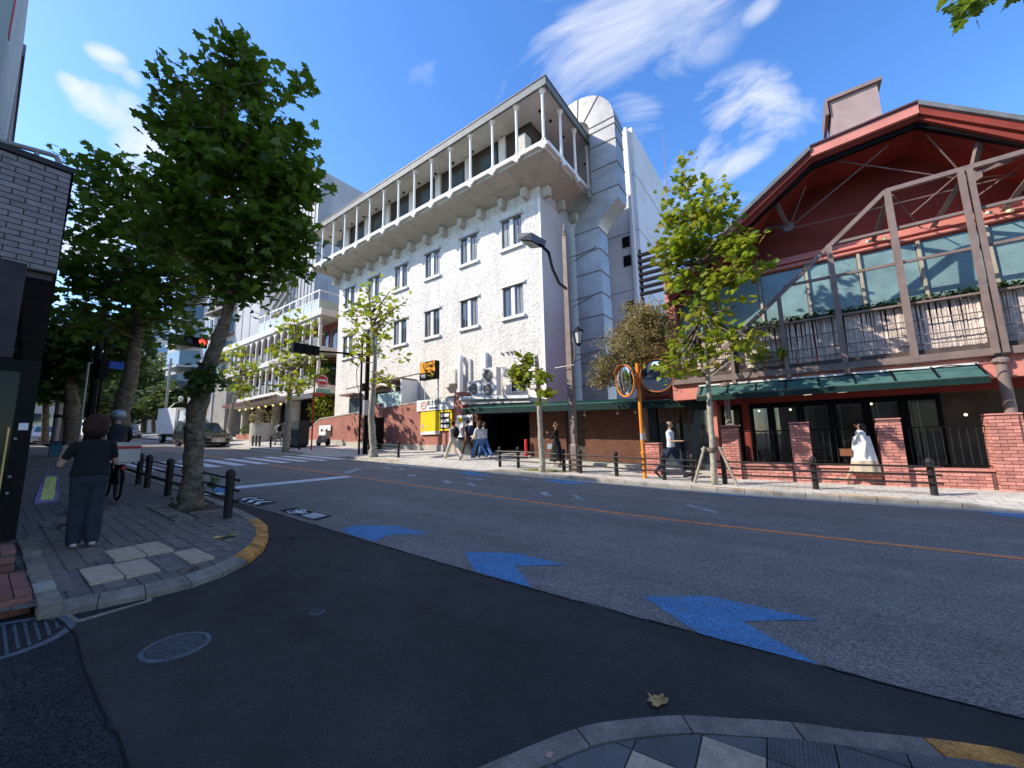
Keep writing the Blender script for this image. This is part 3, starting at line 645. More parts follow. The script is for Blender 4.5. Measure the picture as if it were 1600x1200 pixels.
M['netgreen'] = mat('frosted_green_glass', (.19, .30, .30), .28, .16, 1.6, .08, 25, fine=.1, spec=.7)
M['bamboo'] = mat('bleached_reed', (.66, .56, .49), .75, .2, 5, .25, 60, objr=.22, fine=.15)
M['wood_dark'] = mat('weathered_timber', (.10, .078, .068), .8, .25, 5, .3, 50)
def tb(x0, x1, y0, y1, z0, z1): return MB().box(x0, x1, y0, y1, z0, z1)
# ------------------------------------------------------------------ white stucco building
WX1, WX0, WY, WY1 = -9.9, -29.4, 16.5, 24.0
wb_ = thing('stucco_building', 'white rough stucco building with paired windows and an overhanging top gallery of slim columns', 'building', (WX1, WY, .8))
wins = []
for i in range(6):
    cxw = -11.8-3.21*i
    for zlo in (8.05, 12.03): wins.append((cxw, zlo))
WW, WH = 1.36, 1.72
# front wall assembled round the window openings
def wall_with_holes(x0, x1, z0, z1, holes, yf, th):
    mb = MB(); xs = sorted(set([x0, x1]+[h[0] for h in holes]+[h[1] for h in holes])); zs = sorted(set([z0, z1]+[h[2] for h in holes]+[h[3] for h in holes]))
    def solid(i, j):
        if i < 0 or j < 0 or i >= len(xs)-1 or j >= len(zs)-1: return False
        cx, cz = (xs[i]+xs[i+1])/2, (zs[j]+zs[j+1])/2
        return not any(h[0] < cx < h[1] and h[2] < cz < h[3] for h in holes)
    for i in range(len(xs)-1):
        for j in range(len(zs)-1):
            if not solid(i, j): continue
            a, b, c, d = xs[i], xs[i+1], zs[j], zs[j+1]
            mb.quad((a, yf, c), (b, yf, c), (b, yf, d), (a, yf, d))
            if not solid(i-1, j): mb.quad((a, yf, c), (a, yf, d), (a, yf+th, d), (a, yf+th, c))
            if not solid(i+1, j): mb.quad((b, yf, c), (b, yf+th, c), (b, yf+th, d), (b, yf, d))
            if not solid(i, j-1): mb.quad((a, yf, c), (a, yf+th, c), (b, yf+th, c), (b, yf, c))
            if not solid(i, j+1): mb.quad((a, yf, d), (b, yf, d), (b, yf+th, d), (a, yf+th, d))
    return mb
holes = [(c-WW/2, c+WW/2, z, z+WH) for c, z in wins]+[(-12.0, -11.15, 3.95, 5.35), (-13.0, -9.96, .35, 2.95)]
mbw = wall_with_holes(WX0, WX1-.02, .3, 15.0, holes, WY, .28)
mbw.box(WX0, WX0+.02, WY+.28, WY1, .3, 15.0); mbw.box(WX0, WX1, WY1, WY1+.2, .3, 15.0)
part(wb_, 'wall', mbw, M['stucco'], fix=False)
mb = MB(); mb.box(WX1-.25, WX1, WY+.004, WY1, .3, 15.0)
n = 10
mb.prism([(WX1, WY1-1.6)]+[(WX1+.0-.9*(1-math.cos(t)), WY1-1.6+1.6*math.sin(t)) for t in np.linspace(0, math.pi/2, n)]+[(WX1-1.4, WY1), (WX1-1.4, WY1-1.6)], 'z', .3, 14.99)
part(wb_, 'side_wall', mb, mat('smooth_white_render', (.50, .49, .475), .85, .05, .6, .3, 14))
def window(T, cx, z0, w, h, y, glassm=None):
    wf = MB(); d0, d1 = y+.05, y+.13
    wf.box(cx-w/2, cx-w/2+.06, d0, d1, z0, z0+h); wf.box(cx+w/2-.06, cx+w/2, d0, d1, z0, z0+h)
    wf.box(cx-w/2+.06, cx+w/2-.06, d0, d1, z0, z0+.06); wf.box(cx-w/2+.06, cx+w/2-.06, d0, d1, z0+h-.06, z0+h)
    wo = part(T, 'window', wf, M['win_frame'])
    mu = MB().box(cx-.11, cx+.11, y+.0, y+.16, z0+.06, z0+h-.06); part(T, 'mullion', mu, M['white_trim'], under=wo)
    for s in (-1, 1):
        x0, x1 = (cx-w/2+.06, cx-.11) if s < 0 else (cx+.11, cx+w/2-.06); pm = M['win_curtain'] if (s < 0) != (int(cx*3+z0) % 3 == 0) else M['win_glass']
        part(T, 'pane', MB().box(x0, x1, y+.10, y+.115, z0+.06, z0+h-.06), pm, under=wo)
        xm = (x0+x1)/2; part(T, 'sash_bar', MB().box(xm-.02, xm+.02, y+.07, y+.099, z0+.06, z0+h-.06), M['win_frame'], under=wo)
    part(T, 'sill', MB().box(cx-w/2-.12, cx+w/2+.12, y-.14, y+.05, z0-.16, z0-.002), M['white_trim'], under=wo)
    hd = MB().box(cx-w/2-.10, cx+w/2+.10, y-.10, y+.05, z0+h+.002, z0+h+.09); hd.box(cx+w/2+.06, cx+w/2+.12, y-.12, y-.1, z0+h-.04, z0+h+.25)
    part(T, 'head', hd, M['grey_metal'], under=wo)
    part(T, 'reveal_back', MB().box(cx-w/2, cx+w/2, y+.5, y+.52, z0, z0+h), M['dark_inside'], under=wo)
for c, z in wins: window(wb_, c, z, WW, WH, WY)
o_ = part(wb_, 'window', MB().box(-12.0, -11.15, WY+.1, WY+.12, 3.95, 5.35), M['win_glass']); part(wb_, 'frame', MB().box(-12.05, -12.0, WY-.03, WY+.1, 3.9, 5.4).box(-11.15, -11.1, WY-.03, WY+.1, 3.9, 5.4).box(-12.0, -11.15, WY-.03, WY+.1, 5.352, 5.4).box(-12.0, -11.15, WY-.06, WY+.1, 3.9, 3.948).box(-11.6, -11.55, WY+.02, WY+.1, 3.95, 5.35), M['white_trim'], under=o_)
# overhanging gallery
EX, EY, EZ = -8.35, 14.7, 15.55; LX = -30.6; BY = 22.45
mb = MB()
ring_in = [(WX1+.02, WY-.02, 14.9), (WX0-.02, WY-.02, 14.9), (WX0-.02, WY1, 14.9), (WX1+.02, WY1, 14.9)]
ring_mid = [(EX-.12, EY+.12, 15.34), (LX+.12, EY+.12, 15.34), (LX+.12, WY1+.4, 15.34), (EX-.12, BY, 15.34)]
mb.rings([ring_in, ring_mid, [(p[0], p[1], 15.7) for p in ring_mid]])
part(wb_, 'gallery_soffit', mb, M['soffit'])
# grid of raised joints on the soffit
mb = MB(); cols = [-8.42-1.578*i for i in range(15)]
def sof(x, y):  # underside height at distance out from the wall
    t = max(0, min(1, (WY-y)/(WY-EY-.12))); return 14.9+.44*t
for i in range(14):
    xm = cols[i]-.79
    if WX0 < xm < WX1: mb.beam((xm, WY-.1, sof(0, WY-.1)-.02), (xm, EY+.25, sof(0, EY+.25)-.02), .07, .05)
mb.beam((WX1, 15.6, sof(0, 15.6)-.02), (WX0, 15.6, sof(0, 15.6)-.02), .07, .05)
for yy in (17.2, 18.8, 20.4, 21.8): mb.beam((WX1+.1, yy, 14.93), (EX-.25, yy, 15.28), .07, .05)
part(wb_, 'soffit_joints', mb, M['soffit'])
# rim with little scallops under every column
def rimprof(i): return None
mb = MB().box(LX, EX, EY-.06, EY+.12, 15.50, 15.70).box(EX-.12, EX+.06, EY+.12, BY, 15.50, 15.70)
part(wb_, 'gallery_rim', mb, M['white_trim'])
def bracket_me():
    mb = MB(); mb.prism([(-.26, 0), (-.17, -.13), (-.11, -.10), (-.05, -.24), (.05, -.24), (.11, -.10), (.17, -.13), (.26, 0)], 'y', -.07, .07); return mb
brm = mesh('rim_bracket', bracket_me(), M['white_trim'])
colm = MB(); colm.path([(0, 0, 0), (0, 0, 2.45)], [.075, .065], 12); colm.lathe((0, 0, 2.45), [(.065, 0), (.09, .03), (.07, .06), (.11, .16), (.20, .27), (.2, .31)], 12); colm.lathe((0, 0, 0), [(.13, 0), (.13, .05), (.085, .10)], 12)
col_me = mesh('column', colm, M['white_trim'], smooth='auto')
cbm = MB(); cbm.prism([(-.17, 0), (-.17, -.42), (-.10, -.55), (.10, -.55), (.17, -.42), (.17, 0)], 'y', -.42, .05); cb_me = mesh('corbel', cbm, M['soffit'])
L0 = wb_.location
for x in cols:
    if x < LX: continue
    inst('column', col_me, wb_, (x-L0[0]-.06, EY+.03-L0[1], 15.70-L0[2]))
    inst('rim_bracket', brm, wb_, (x-L0[0]-.06, EY+.0-L0[1], 15.50-L0[2]))
    if WX0+.2 < x-.79+.8 < WX1+.3: inst('corbel', cb_me, wb_, (x-.79+.1-L0[0], WY-L0[1], 14.93-L0[2]))
for yy in (16.35, 17.95, 19.6, 21.2, 22.3):
    inst('column', col_me, wb_, (EX-.05-L0[0], yy-L0[1], 15.70-L0[2])); 
    if yy < 22: inst('rim_bracket', brm, wb_, (EX-L0[0], yy-L0[1], 15.50-L0[2]), R(90))
for yy in (16.9, 18.5, 20.1, 21.7): inst('corbel', cb_me, wb_, (WX1-L0[0], yy-L0[1], 14.93-L0[2]), R(90))
# roof slab, fascia and the recessed top storey
mb = MB().box(LX-.1, EX+.1, EY-.1, WY1+.6, 18.46, 18.62); part(wb_, 'roof', mb, M['white_conc'])
mb = MB().box(LX-.22, EX+.22, EY-.22, EY-.1, 18.40, 18.80).box(EX+.1, EX+.22, EY-.1, WY1+.6, 18.40, 18.80).box(LX-.22, LX-.1, EY-.1, WY1+.6, 18.40, 18.80); part(wb_, 'roof_fascia', mb, M['roof_metal'])
mb = MB().box(LX-.25, EX+.25, EY-.25, EY-.1, 18.81, 18.87).box(EX+.1, EX+.25, EY-.1, WY1+.6, 18.81, 18.87); part(wb_, 'roof_flashing', mb, mat('dark_flashing', (.10, .07, .06), .5))
mb = MB()
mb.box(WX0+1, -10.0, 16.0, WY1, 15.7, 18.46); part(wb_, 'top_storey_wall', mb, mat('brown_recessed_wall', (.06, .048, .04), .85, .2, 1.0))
for i in range(7):
    x0 = -12.6-i*2.6; part(wb_, 'top_storey_window', MB().box(x0-.9, x0+.3, 15.94, 15.997, 15.95, 17.9), M['win_glass']); part(wb_, 'pier', MB().box(x0+.5, x0+.95, 15.85, 15.995, 15.7, 18.4), M['white_conc'])
part(wb_, 'stair_block', MB().box(-10.6, -10.0, 15.4, 15.99, 15.7, 17.4), M['soffit'])
for i in range(14): part(wb_, 'ceiling_lamp', MB().lathe((cols[i]-.8, 15.7, 18.38), [(.07, 0), (.08, .075)], 8), M['black'])
for i in range(5): part(wb_, 'ceiling_lamp', MB().lathe((-9.1, 16.6+i*1.4, 18.38), [(.07, 0), (.08, .075)], 8), M['black'])
# clutter on the gallery side (condensers seen between the columns)
for yy in (20.2, 21.5): part(wb_, 'condenser', MB().box(-9.5, -8.8, yy, yy+.8, 15.7, 16.5).lathe((-8.79, yy+.4, 16.1), [(.0, 0), (.02, .01)], 8), M['white_plastic'])
# base storey details: little canopies and doors over the brick garden wall
for (xa, xb, za, zb, dep) in ((-27.4, -25.6, 3.2, 4.95, .8), (-24.3, -22.3, 3.2, 5.15, .9), (-21.9, -19.6, 3.5, 5.35, 1.3)):
    o_ = part(wb_, 'door', MB().box(xa+.25, xb-.3, WY-.06, WY-.003, za-.8, zb-.25), M['win_glass'])
    part(wb_, 'frame', MB().box(xa+.17, xa+.25, WY-.1, WY-.003, za-.8, zb-.2).box(xb-.3, xb-.22, WY-.1, WY-.003, za-.8, zb-.2).box((xa+xb)/2-.04, (xa+xb)/2+.04, WY-.09, WY-.061, za-.8, zb-.25), M['win_frame'], under=o_)
    part(wb_, 'canopy', MB().box(xa, xb, WY-dep, WY-.003, zb-.04, zb+.08), mat('canopy_brown', (.22, .13, .11), .6))
part(wb_, 'wind_screen', MB().box(-21.9, -20.85, WY-1.3, WY-1.27, 3.4, 4.55).box(-20.8, -19.62, WY-1.3, WY-1.27, 3.4, 4.55), glass('pale_screen', (.48, .62, .56), .3), label='pale green glass screen of the porch')
part(wb_, 'porch_side', MB().box(-19.62, -19.5, WY-1.3, WY-.003, 3.3, 5.3), M['white_trim'])
part(wb_, 'conduit', MB().path([(-27.9, WY-.04, 5.6), (-18.2, WY-.04, 5.85)], .02, 5).path([(-19.3, WY-.04, 5.84), (-19.3, WY-.04, 3.4)], .02, 5), M['grey_metal'])
for k in range(4): part(wb_, 'vent_cap', MB().lathe((-12.6+[0, .35, .6, .85][k], WY-.06, 6.1), [(.05, -.05), (.075, .0), (.05, .05)], 8), M['grey_metal'])
for k in range(2): part(wb_, 'vent_cap', MB().lathe((-24.4+.45*k, WY-.06, 6.1), [(.05, -.05), (.075, .0), (.05, .05)], 8), M['grey_metal'])
# service pipes and boxes on the wall
part(wb_, 'rain_pipe', MB().path([(-15.45, WY-.30, 3.2), (-15.45, WY-.30, 6.0), (-15.6, WY-.12, 6.35)], .16, 10), M['white_trim'], smooth='auto')
part(wb_, 'pipe_cover', MB().box(-15.0, -14.85, WY-.12, WY-.003, 3.2, 6.1), M['white_conc'])
part(wb_, 'duct_chase', MB().box(-13.95, -13.6, WY-.25, WY-.003, 3.6, 6.3), M['white_trim'])
part(wb_, 'meter_box', MB().box(-16.9, -16.4, WY-.3, WY-.003, 4.6, 5.4).box(-16.3, -15.75, WY-.45, WY-.003, 4.75, 5.6), M['white_plastic'])
part(wb_, 'corner_strip', MB().box(WX1-.10, WX1+.035, WY-.035, WY-.002, 3.1, 14.2), M['white_trim'])
part(wb_, 'side_downpipe', MB().path([(WX1+.12, 20.9, 1), (WX1+.12, 20.9, 14.5)], .07, 8), M['black'])
# silver duct climbing the side
dT = thing('exhaust_duct', 'tall galvanised square exhaust duct with a jog, hooked over the roof of the white building', 'duct', (-8.3, 19.6, 3.0))
prof = []
lx0, lx1, ux0, ux1 = -9.15, -7.70, -7.95, -6.45
part(dT, 'lower_section', MB().box(lx0, lx1, 19.0, 20.2, 3.0, 12.9), M['duct'])
cen = (-7.70+1.0, 12.9)
part(dT, 'jog', MB().prism([(lx0, 12.903), (lx1, 12.903), (-7.55, 13.25), (-6.5, 14.2), (ux1, 14.55), (ux1, 14.897), (ux0, 14.897), (-8.0, 14.55), (-9.0, 13.6), (lx0, 13.25)], 'y', 19.0, 20.2), M['duct'], smooth='auto')
part(dT, 'upper_section', MB().box(ux0, ux1, 19.0, 20.2, 14.9, 19.0), M['duct'])
arc = [(ux0-.75+2.25*math.cos(t), 19.003+2.25*math.sin(t)) for t in np.linspace(0, math.pi*.96, 18)]
arci = [(ux0-.75+.75*math.cos(t), 19.003+.75*math.sin(t)) for t in np.linspace(math.pi*.96, 0, 12)]
part(dT, 'hook', MB().prism(arc+arci, 'y', 19.0, 20.2), M['duct'], smooth='auto')
mb = MB()
for z in np.arange(4.2, 12.9, 1.24): mb.box(lx0-.03, lx1+.03, 18.97, 20.23, z-.025, z+.025)
for z in (14.9, 16.3, 17.7, 18.6, 19.0): mb.box(ux0-.03, ux1+.03, 18.97, 20.23, z-.025, z+.025)
for t in (.9, 1.5): 
    a = (ux0-.75+.74*math.cos(t), 18.985, 19+.74*math.sin(t)); b = (ux0-.75+2.27*math.cos(t), 18.985, 19+2.27*math.sin(t)); mb.beam(a, b, .04, .04)
part(dT, 'flanges', mb, M['duct_strap'], kind='stuff')
for z in (5.9, 9.0, 11.6):
    part(dT, 'wall_bracket', MB().beam((lx0-.75, 18.95, z), (lx1-.2, 18.95, z+.18), .05, .05).beam((lx0-.75, 18.95, z-.45), (lx1-.4, 18.95, z+.15), .04, .04), M['grey_metal'])
# tower block behind
tw = thing('concrete_tower', 'tall smooth grey-white concrete tower rising behind the silver duct', 'building', (-9, 27, 0))
part(tw, 'wall', MB().box(-16, -7.45, 25.6, 38, 0, 23.5), M['tower'])
part(tw, 'fin', MB().box(-7.9, -7.70, 25.1, 25.597, 6, 23.3), M['tower'])
mb = MB()
for z in (11.4, 15.6, 19.8): mb.box(-16, -7.43, 25.575, 25.6, z, z+.05).box(-7.45, -7.43, 25.6, 38, z, z+.05)
part(tw, 'joints', mb, M['grey_metal'])
for z in (7.6, 9.9, 13.2, 14.6): part(tw, 'window', MB().box(-8.65, -8.15, 25.5, 25.59, z, z+.75), M['black'])
part(tw, 'window', MB().box(-7.44, -7.40, 29, 30, 8.2, 9.2), M['black'])
part(tw, 'antenna', MB().path([(-7.7, 36.4, 22.5), (-7.7, 36.4, 30.8)], [.06, .02], 6).beam((-7.7, 36.4, 25), (-7.5, 36.4, 24.3), .1, .1), M['steel_brown'])
lv = thing('louvred_screen', 'dark horizontal louvre screen between the tower and the red house', 'louvre screen', (-4.4, 17, 5.6))
for i in range(7): part(lv, 'louvre', MB().box(-5.0, -2.6, 16.6, 16.75, 7.6+i*.3, 7.72+i*.3), M['black'])
part(lv, 'post', MB().box(-5.0, -4.9, 16.76, 16.9, 5.6, 9.8).box(-2.7, -2.6, 16.76, 16.9, 5.6, 9.8), M['black'])
# ------------------------------------------------------------------ brick garden wall, car park entrance, awnings
BW = 15.0
gw = thing('brick_garden_wall', 'long sunlit red brick retaining wall stepping up the slope in front of the white building', 'wall', (-22, BW, .8))
zt = [(-31.0, 2.15), (-28.9, 3.2), (-18.55, 3.80), (-18.5, 3.98)]
mb = MB(); pts = [(-31.0, S(-31, 15)-.1), (-14.6, S(-14.6, 15)-.1), (-14.6, 3.78), (-21.4, 3.56), (-21.45, 3.85), (-22.2, 3.85), (-22.2, 3.5), (-28.7, 3.22), (-31.0, 2.15)]
mb.prism(pts, 'y', BW, BW+.4); part(gw, 'brickwork', mb, M['redbrick'])
mb = MB()
for a, b in (((-31.0, 2.15), (-28.7, 3.22)), ((-28.7, 3.22), (-22.2, 3.5)), ((-22.2, 3.86), (-21.4, 3.86)), ((-21.4, 3.56), (-14.6, 3.78))): mb.beam((a[0], BW+.2, a[1]+.04), (b[0], BW+.2, b[1]+.04), .46, .08)
part(gw, 'coping', mb, M['concrete'])
mb = MB()
for i in range(6):
    xa, xb = -31+i*2.73, -31+(i+1)*2.73; zz = S((xa+xb)/2, 15)+.34-(.0 if i % 2 else .05)
    mb.box(xa, xb, BW-.045, BW-.002, S(xb, 15)-.3, zz)
part(gw, 'concrete_plinth', mb, M['concrete'])
part(gw, 'return_wall', MB().box(-31.0, -30.6, BW+.4, 22, .8, 2.2), M['redbrick'])
pr = thing('brick_gate_pier', 'dark red brick pier at the corner of the car park entrance beside the sign boards', 'pier', (-14.3, BW, .6))
part(pr, 'brickwork', MB().box(-14.598, -14.0, BW-.15, BW+.5, .4, 4.0), M['redbrick'])
def text(body, size, loc, m, T=None, rot=(90, 0, 0), name='lettering', ext=.004, align='CENTER', sx=1.0, under=None):
    c = bpy.data.curves.new(name, 'FONT'); c.body = body; c.size = size; c.extrude = ext; c.align_x = align; c.align_y = 'CENTER'
    o = bpy.data.objects.new(name, c); COL.objects.link(o); c.materials.append(m)
    dg = bpy.context.evaluated_depsgraph_get(); me = bpy.data.meshes.new_from_object(o.evaluated_get(dg)); bpy.data.objects.remove(o); 
    if len(me.materials) == 0: me.materials.append(m)
    o = bpy.data.objects.new(name, me); COL.objects.link(o); o.rotation_euler = tuple(R(a) for a in rot); o.scale = (sx, 1, 1)
    base = Vector(under.location)+Vector(T.location) if under is not None else (Vector(T.location) if T else Vector((0, 0, 0)))
    o.location = Vector(loc)-base; o.parent = under if under is not None else T; return o
P_ = {k: mat('paint_'+k, c, .5, .03, 5) for k, c in dict(white=(.78, .78, .76), black=(.02, .02, .02), red=(.62, .04, .04), yellow=(.85, .60, .02), orange=(.85, .36, .02), green=(.03, .30, .16), blue=(.03, .10, .42), grey=(.4, .4, .42), darkblue=(.05, .06, .12)).items()}
sg = thing('height_limit_sign', 'white car park banner with a red ringed badge and black lettering above the yellow board', 'sign', (-16.2, BW-.06, 3.4))
part(sg, 'board', MB().prism([(-17.7, 3.16), (-14.72, 3.14), (-14.72, 3.74), (-17.7, 3.80)], 'y', BW-.1, BW-.05), P_['white'])
mb = MB()
for k in range(20):
    a, b = 2*math.pi*k/20, 2*math.pi*(k+1)/20; c = (-17.1, 3.46)
    mb.hexa([(c[0]+r*math.cos(t), y, c[1]+r*math.sin(t)) for y in (BW-.108, BW-.1) for (r, t) in ((.17, a), (.23, a), (.23, b), (.17, b))])
part(sg, 'red_ring', mb, P_['red']); text('2.1', .17, (-17.1, BW-.105, 3.46), P_['black'], sg)
text('高さ制限', .30, (-16.25, BW-.105, 3.56), P_['black'], sg); text('1.3m', .34, (-15.22, BW-.105, 3.55), P_['black'], sg); text('屋内駐車場', .13, (-16.3, BW-.105, 3.28), P_['black'], sg)
ys = thing('yellow_notice_board', 'bright yellow notice board with black and white blocks on the brick wall', 'sign', (-16.2, BW-.06, 2.4))
part(ys, 'board', MB().box(-17.35, -14.85, BW-.10, BW-.05, 2.0, 3.10), P_['yellow']); part(ys, 'black_panel', MB().box(-15.75, -15.0, BW-.108, BW-.101, 2.1, 3.0), P_['black'])
for k in range(3): part(ys, 'white_label', MB().box(-15.68, -15.07, BW-.114, BW-.109, 2.16+k*.29, 2.33+k*.29), P_['white'])
part(ys, 'white_strip', MB().box(-17.35, -15.8, BW-.10, BW-.05, 1.82, 1.997), P_['white']); part(ys, 'small_window', MB().box(-17.25, -17.1, BW-.106, BW-.101, 2.15, 2.4), P_['grey'])
ps = thing('parking_arrow_sign', 'white standing sign with black heading and red arrow at the dark car park', 'sign', (-13.8, BW-.2, 1.5))
part(ps, 'board', MB().box(-14.35, -13.25, BW-.26, BW-.2, 1.25, 2.75), P_['white']); part(ps, 'yellow_square', MB().box(-14.22, -13.97, BW-.267, BW-.261, 2.38, 2.64), P_['yellow'])
text('月極駐車', .24, (-13.62, BW-.264, 2.5), P_['black'], ps, sx=.8)
part(ps, 'arrow', MB().prism([(-13.8, 2.0), (-13.5, 2.0), (-13.5, 2.1), (-13.32, 1.95), (-13.5, 1.8), (-13.5, 1.9), (-13.8, 1.9)], 'y', BW-.267, BW-.261).box(-13.9, -13.84, BW-.267, BW-.261, 1.75, 2.2), P_['red'])
text('入口', .2, (-14.1, BW-.264, 2.0), P_['black'], ps)
for x in (-14.3, -13.32): part(ps, 'post', MB().box(x-.02, x+.02, BW-.24, BW-.205, .55, 1.248), M['grey_metal'])
ts = thing('arrow_pylon_sign', 'small orange and black projecting sign with a yellow arrow above the banner', 'sign', (-15.7, 14.45, 3.9))
part(ts, 'box', MB().box(-16.75, -15.5, 14.3, 14.6, 4.82, 5.82), M['black']); part(ts, 'orange_face', MB().box(-16.72, -15.53, 14.29, 14.297, 5.2, 5.80), P_['orange'])
text('Times', .33, (-16.12, 14.286, 5.56), P_['black'], ts); text('Parking 24h', .12, (-16.12, 14.286, 5.32), P_['black'], ts); part(ts, 'screen', MB().box(-16.65, -16.3, 14.29, 14.297, 4.9, 5.12), P_['grey'])
part(ts, 'arrow', MB().prism([(-16.1, 5.05), (-15.75, 5.05), (-15.85, 5.14), (-15.78, 5.16), (-15.6, 5.01), (-15.78, 4.86), (-15.85, 4.88), (-15.75, 4.97), (-16.1, 4.97)], 'y', 14.288, 14.297), P_['yellow'])
part(ts, 'post', MB().path([(-15.62, 14.62, 3.75), (-15.62, 14.62, 4.82)], .05, 8).path([(-16.7, 14.62, 3.75), (-16.7, 14.62, 4.82)], .02, 6), M['white_trim'])
# covered car park
cp = thing('car_park_entrance', 'dark car park entrance under a flat roof with a green awning, between brick walls', 'car park entrance', (-12, BW, .5))
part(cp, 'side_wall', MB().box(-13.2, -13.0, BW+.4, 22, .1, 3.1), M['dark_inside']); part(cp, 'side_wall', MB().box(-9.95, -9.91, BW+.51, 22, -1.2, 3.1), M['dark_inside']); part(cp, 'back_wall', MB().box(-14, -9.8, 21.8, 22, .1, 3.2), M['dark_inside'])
part(cp, 'ceiling', MB().box(-14, -9.8, BW+.3, 22, 2.75, 2.9), M['dark_inside']); part(cp, 'floor_ramp', MB().add([(-13.0, BW-.3, S(-13, 15)+.01), (-9.95, BW-.3, S(-10, 15)+.01), (-9.95, 22, -1.2), (-13.0, 22, -1.2)], [(0, 1, 2, 3)]), mat('dim_ramp', (.02, .02, .02), .9))  # ceiling and ramp coloured near black for the shade inside
part(cp, 'flat_roof', MB().prism([(-14.0, 3.3), (-9.7, 3.12), (-9.7, 3.36), (-14.0, 3.62)], 'y', BW-.3, 16.46), M['white_conc'])
part(cp, 'roof_edge', MB().prism([(-14.0, 3.55), (-9.7, 3.30), (-9.7, 3.44), (-14.0, 3.72)], 'y', BW-.42, BW-.31), M['awning_top'])
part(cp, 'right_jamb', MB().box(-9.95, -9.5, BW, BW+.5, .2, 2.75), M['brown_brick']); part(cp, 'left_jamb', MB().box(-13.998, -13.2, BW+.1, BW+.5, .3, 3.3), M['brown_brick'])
part(cp, 'red_bollard_light', MB().lathe((-10.05, BW-.2, S(-10, 15)), [(.07, 0), (.07, .75), (.05, .85)], 8), P_['red'])
awp = thing('green_awning', 'long dark green canvas awning over the car park and brown brick wall', 'awning', (-8, 14.4, 2.7), 'green awnings of the frontage')
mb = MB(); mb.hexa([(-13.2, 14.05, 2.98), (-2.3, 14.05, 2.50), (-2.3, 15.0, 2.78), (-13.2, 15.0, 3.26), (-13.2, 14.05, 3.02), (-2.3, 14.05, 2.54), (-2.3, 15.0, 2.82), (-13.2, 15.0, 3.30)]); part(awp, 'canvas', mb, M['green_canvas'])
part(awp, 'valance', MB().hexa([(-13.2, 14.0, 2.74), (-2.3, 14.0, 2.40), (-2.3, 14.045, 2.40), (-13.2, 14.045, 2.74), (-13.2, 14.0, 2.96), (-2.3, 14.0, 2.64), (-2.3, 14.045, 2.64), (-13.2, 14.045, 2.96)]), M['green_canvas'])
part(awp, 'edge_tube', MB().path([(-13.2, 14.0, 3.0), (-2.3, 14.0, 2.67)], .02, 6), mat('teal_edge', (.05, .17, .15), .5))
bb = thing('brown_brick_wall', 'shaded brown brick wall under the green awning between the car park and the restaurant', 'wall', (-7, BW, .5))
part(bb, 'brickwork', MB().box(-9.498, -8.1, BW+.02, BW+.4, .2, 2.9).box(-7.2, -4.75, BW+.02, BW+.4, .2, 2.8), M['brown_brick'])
part(bb, 'recessed_door', MB().box(-8.1, -7.2, BW+.3, BW+.36, .2, 2.8), M['wood_dark']); part(bb, 'intercom', MB().box(-7.95, -7.75, BW+.26, BW+.298, 1.2, 1.5), M['grey_metal'])
part(bb, 'ledge', MB().prism([(-9.4, .3), (-4.6, .1), (-4.6, .42), (-9.4, .62)], 'y', BW-.75, BW+.015), M['concrete'])
for k, x in enumerate((-7.0, -5.6, -4.9)):
    part(bb, 'spot_lamp', MB().path([(x, 14.7, 2.75-.03*k), (x+.02, 14.62, 2.45)], .02, 6).ball((x+.02, 14.6, 2.38), .055, 8, 5), M['white_plastic'])
# condensers standing on the flat roof
def condenser(x, y, z, w, h, d, label, fans=1):
    T = thing('air_conditioner', label, 'air conditioner', (x, y, z), 'air conditioners on the car park roof')
    part(T, 'casing', MB().box(x-w/2, x+w/2, y-d/2, y+d/2, z+.06, z+h), M['white_plastic'])
    for f in range(fans):
        cz = z+h*(.53 if fans == 1 else (.28+.46*f)); r = min(w*.32, h/fans*.42)
        rr = []
        mb = MB()
        for q in range(5):
            rad = r*(1-q*.18); pts = [(x-.06+rad*math.cos(t), y-d/2-.015, cz+rad*math.sin(t)) for t in np.linspace(0, 2*math.pi, 17)]; mb.path(pts, .008, 4, caps=False)
        part(T, 'grille', mb, M['white_plastic']); part(T, 'fan_recess', MB().path([(x-.06, y-d/2-.006, cz), (x-.06, y-d/2-.002, cz)], r, 20), mat('fan_dark', (.06, .06, .06), .6))
    part(T, 'foot', MB().box(x-w/2+.05, x-w/2+.15, y-d/2-.02, y+d/2+.02, z, z+.058), M['grey_metal']); part(T, 'foot', MB().box(x+w/2-.15, x+w/2-.05, y-d/2-.02, y+d/2+.02, z, z+.058), M['grey_metal'])
condenser(-13.72, 15.6, 3.62, .95, .98, .35, 'low single-fan air conditioner outdoor unit, left one on the flat roof')
condenser(-12.68, 15.6, 3.56, 1.0, 1.62, .38, 'tall twin-fan air conditioner outdoor unit beside the small window', 2)
# ------------------------------------------------------------------ red restaurant building
rb = thing('red_restaurant', 'two storey red restaurant with salmon trimmed gable roof, steel truss and reed screened balcony', 'building', (1.5, 15, 0))
YF, YT, YB = 13.35, 13.4, 15.2     # roof edge, truss, wall planes
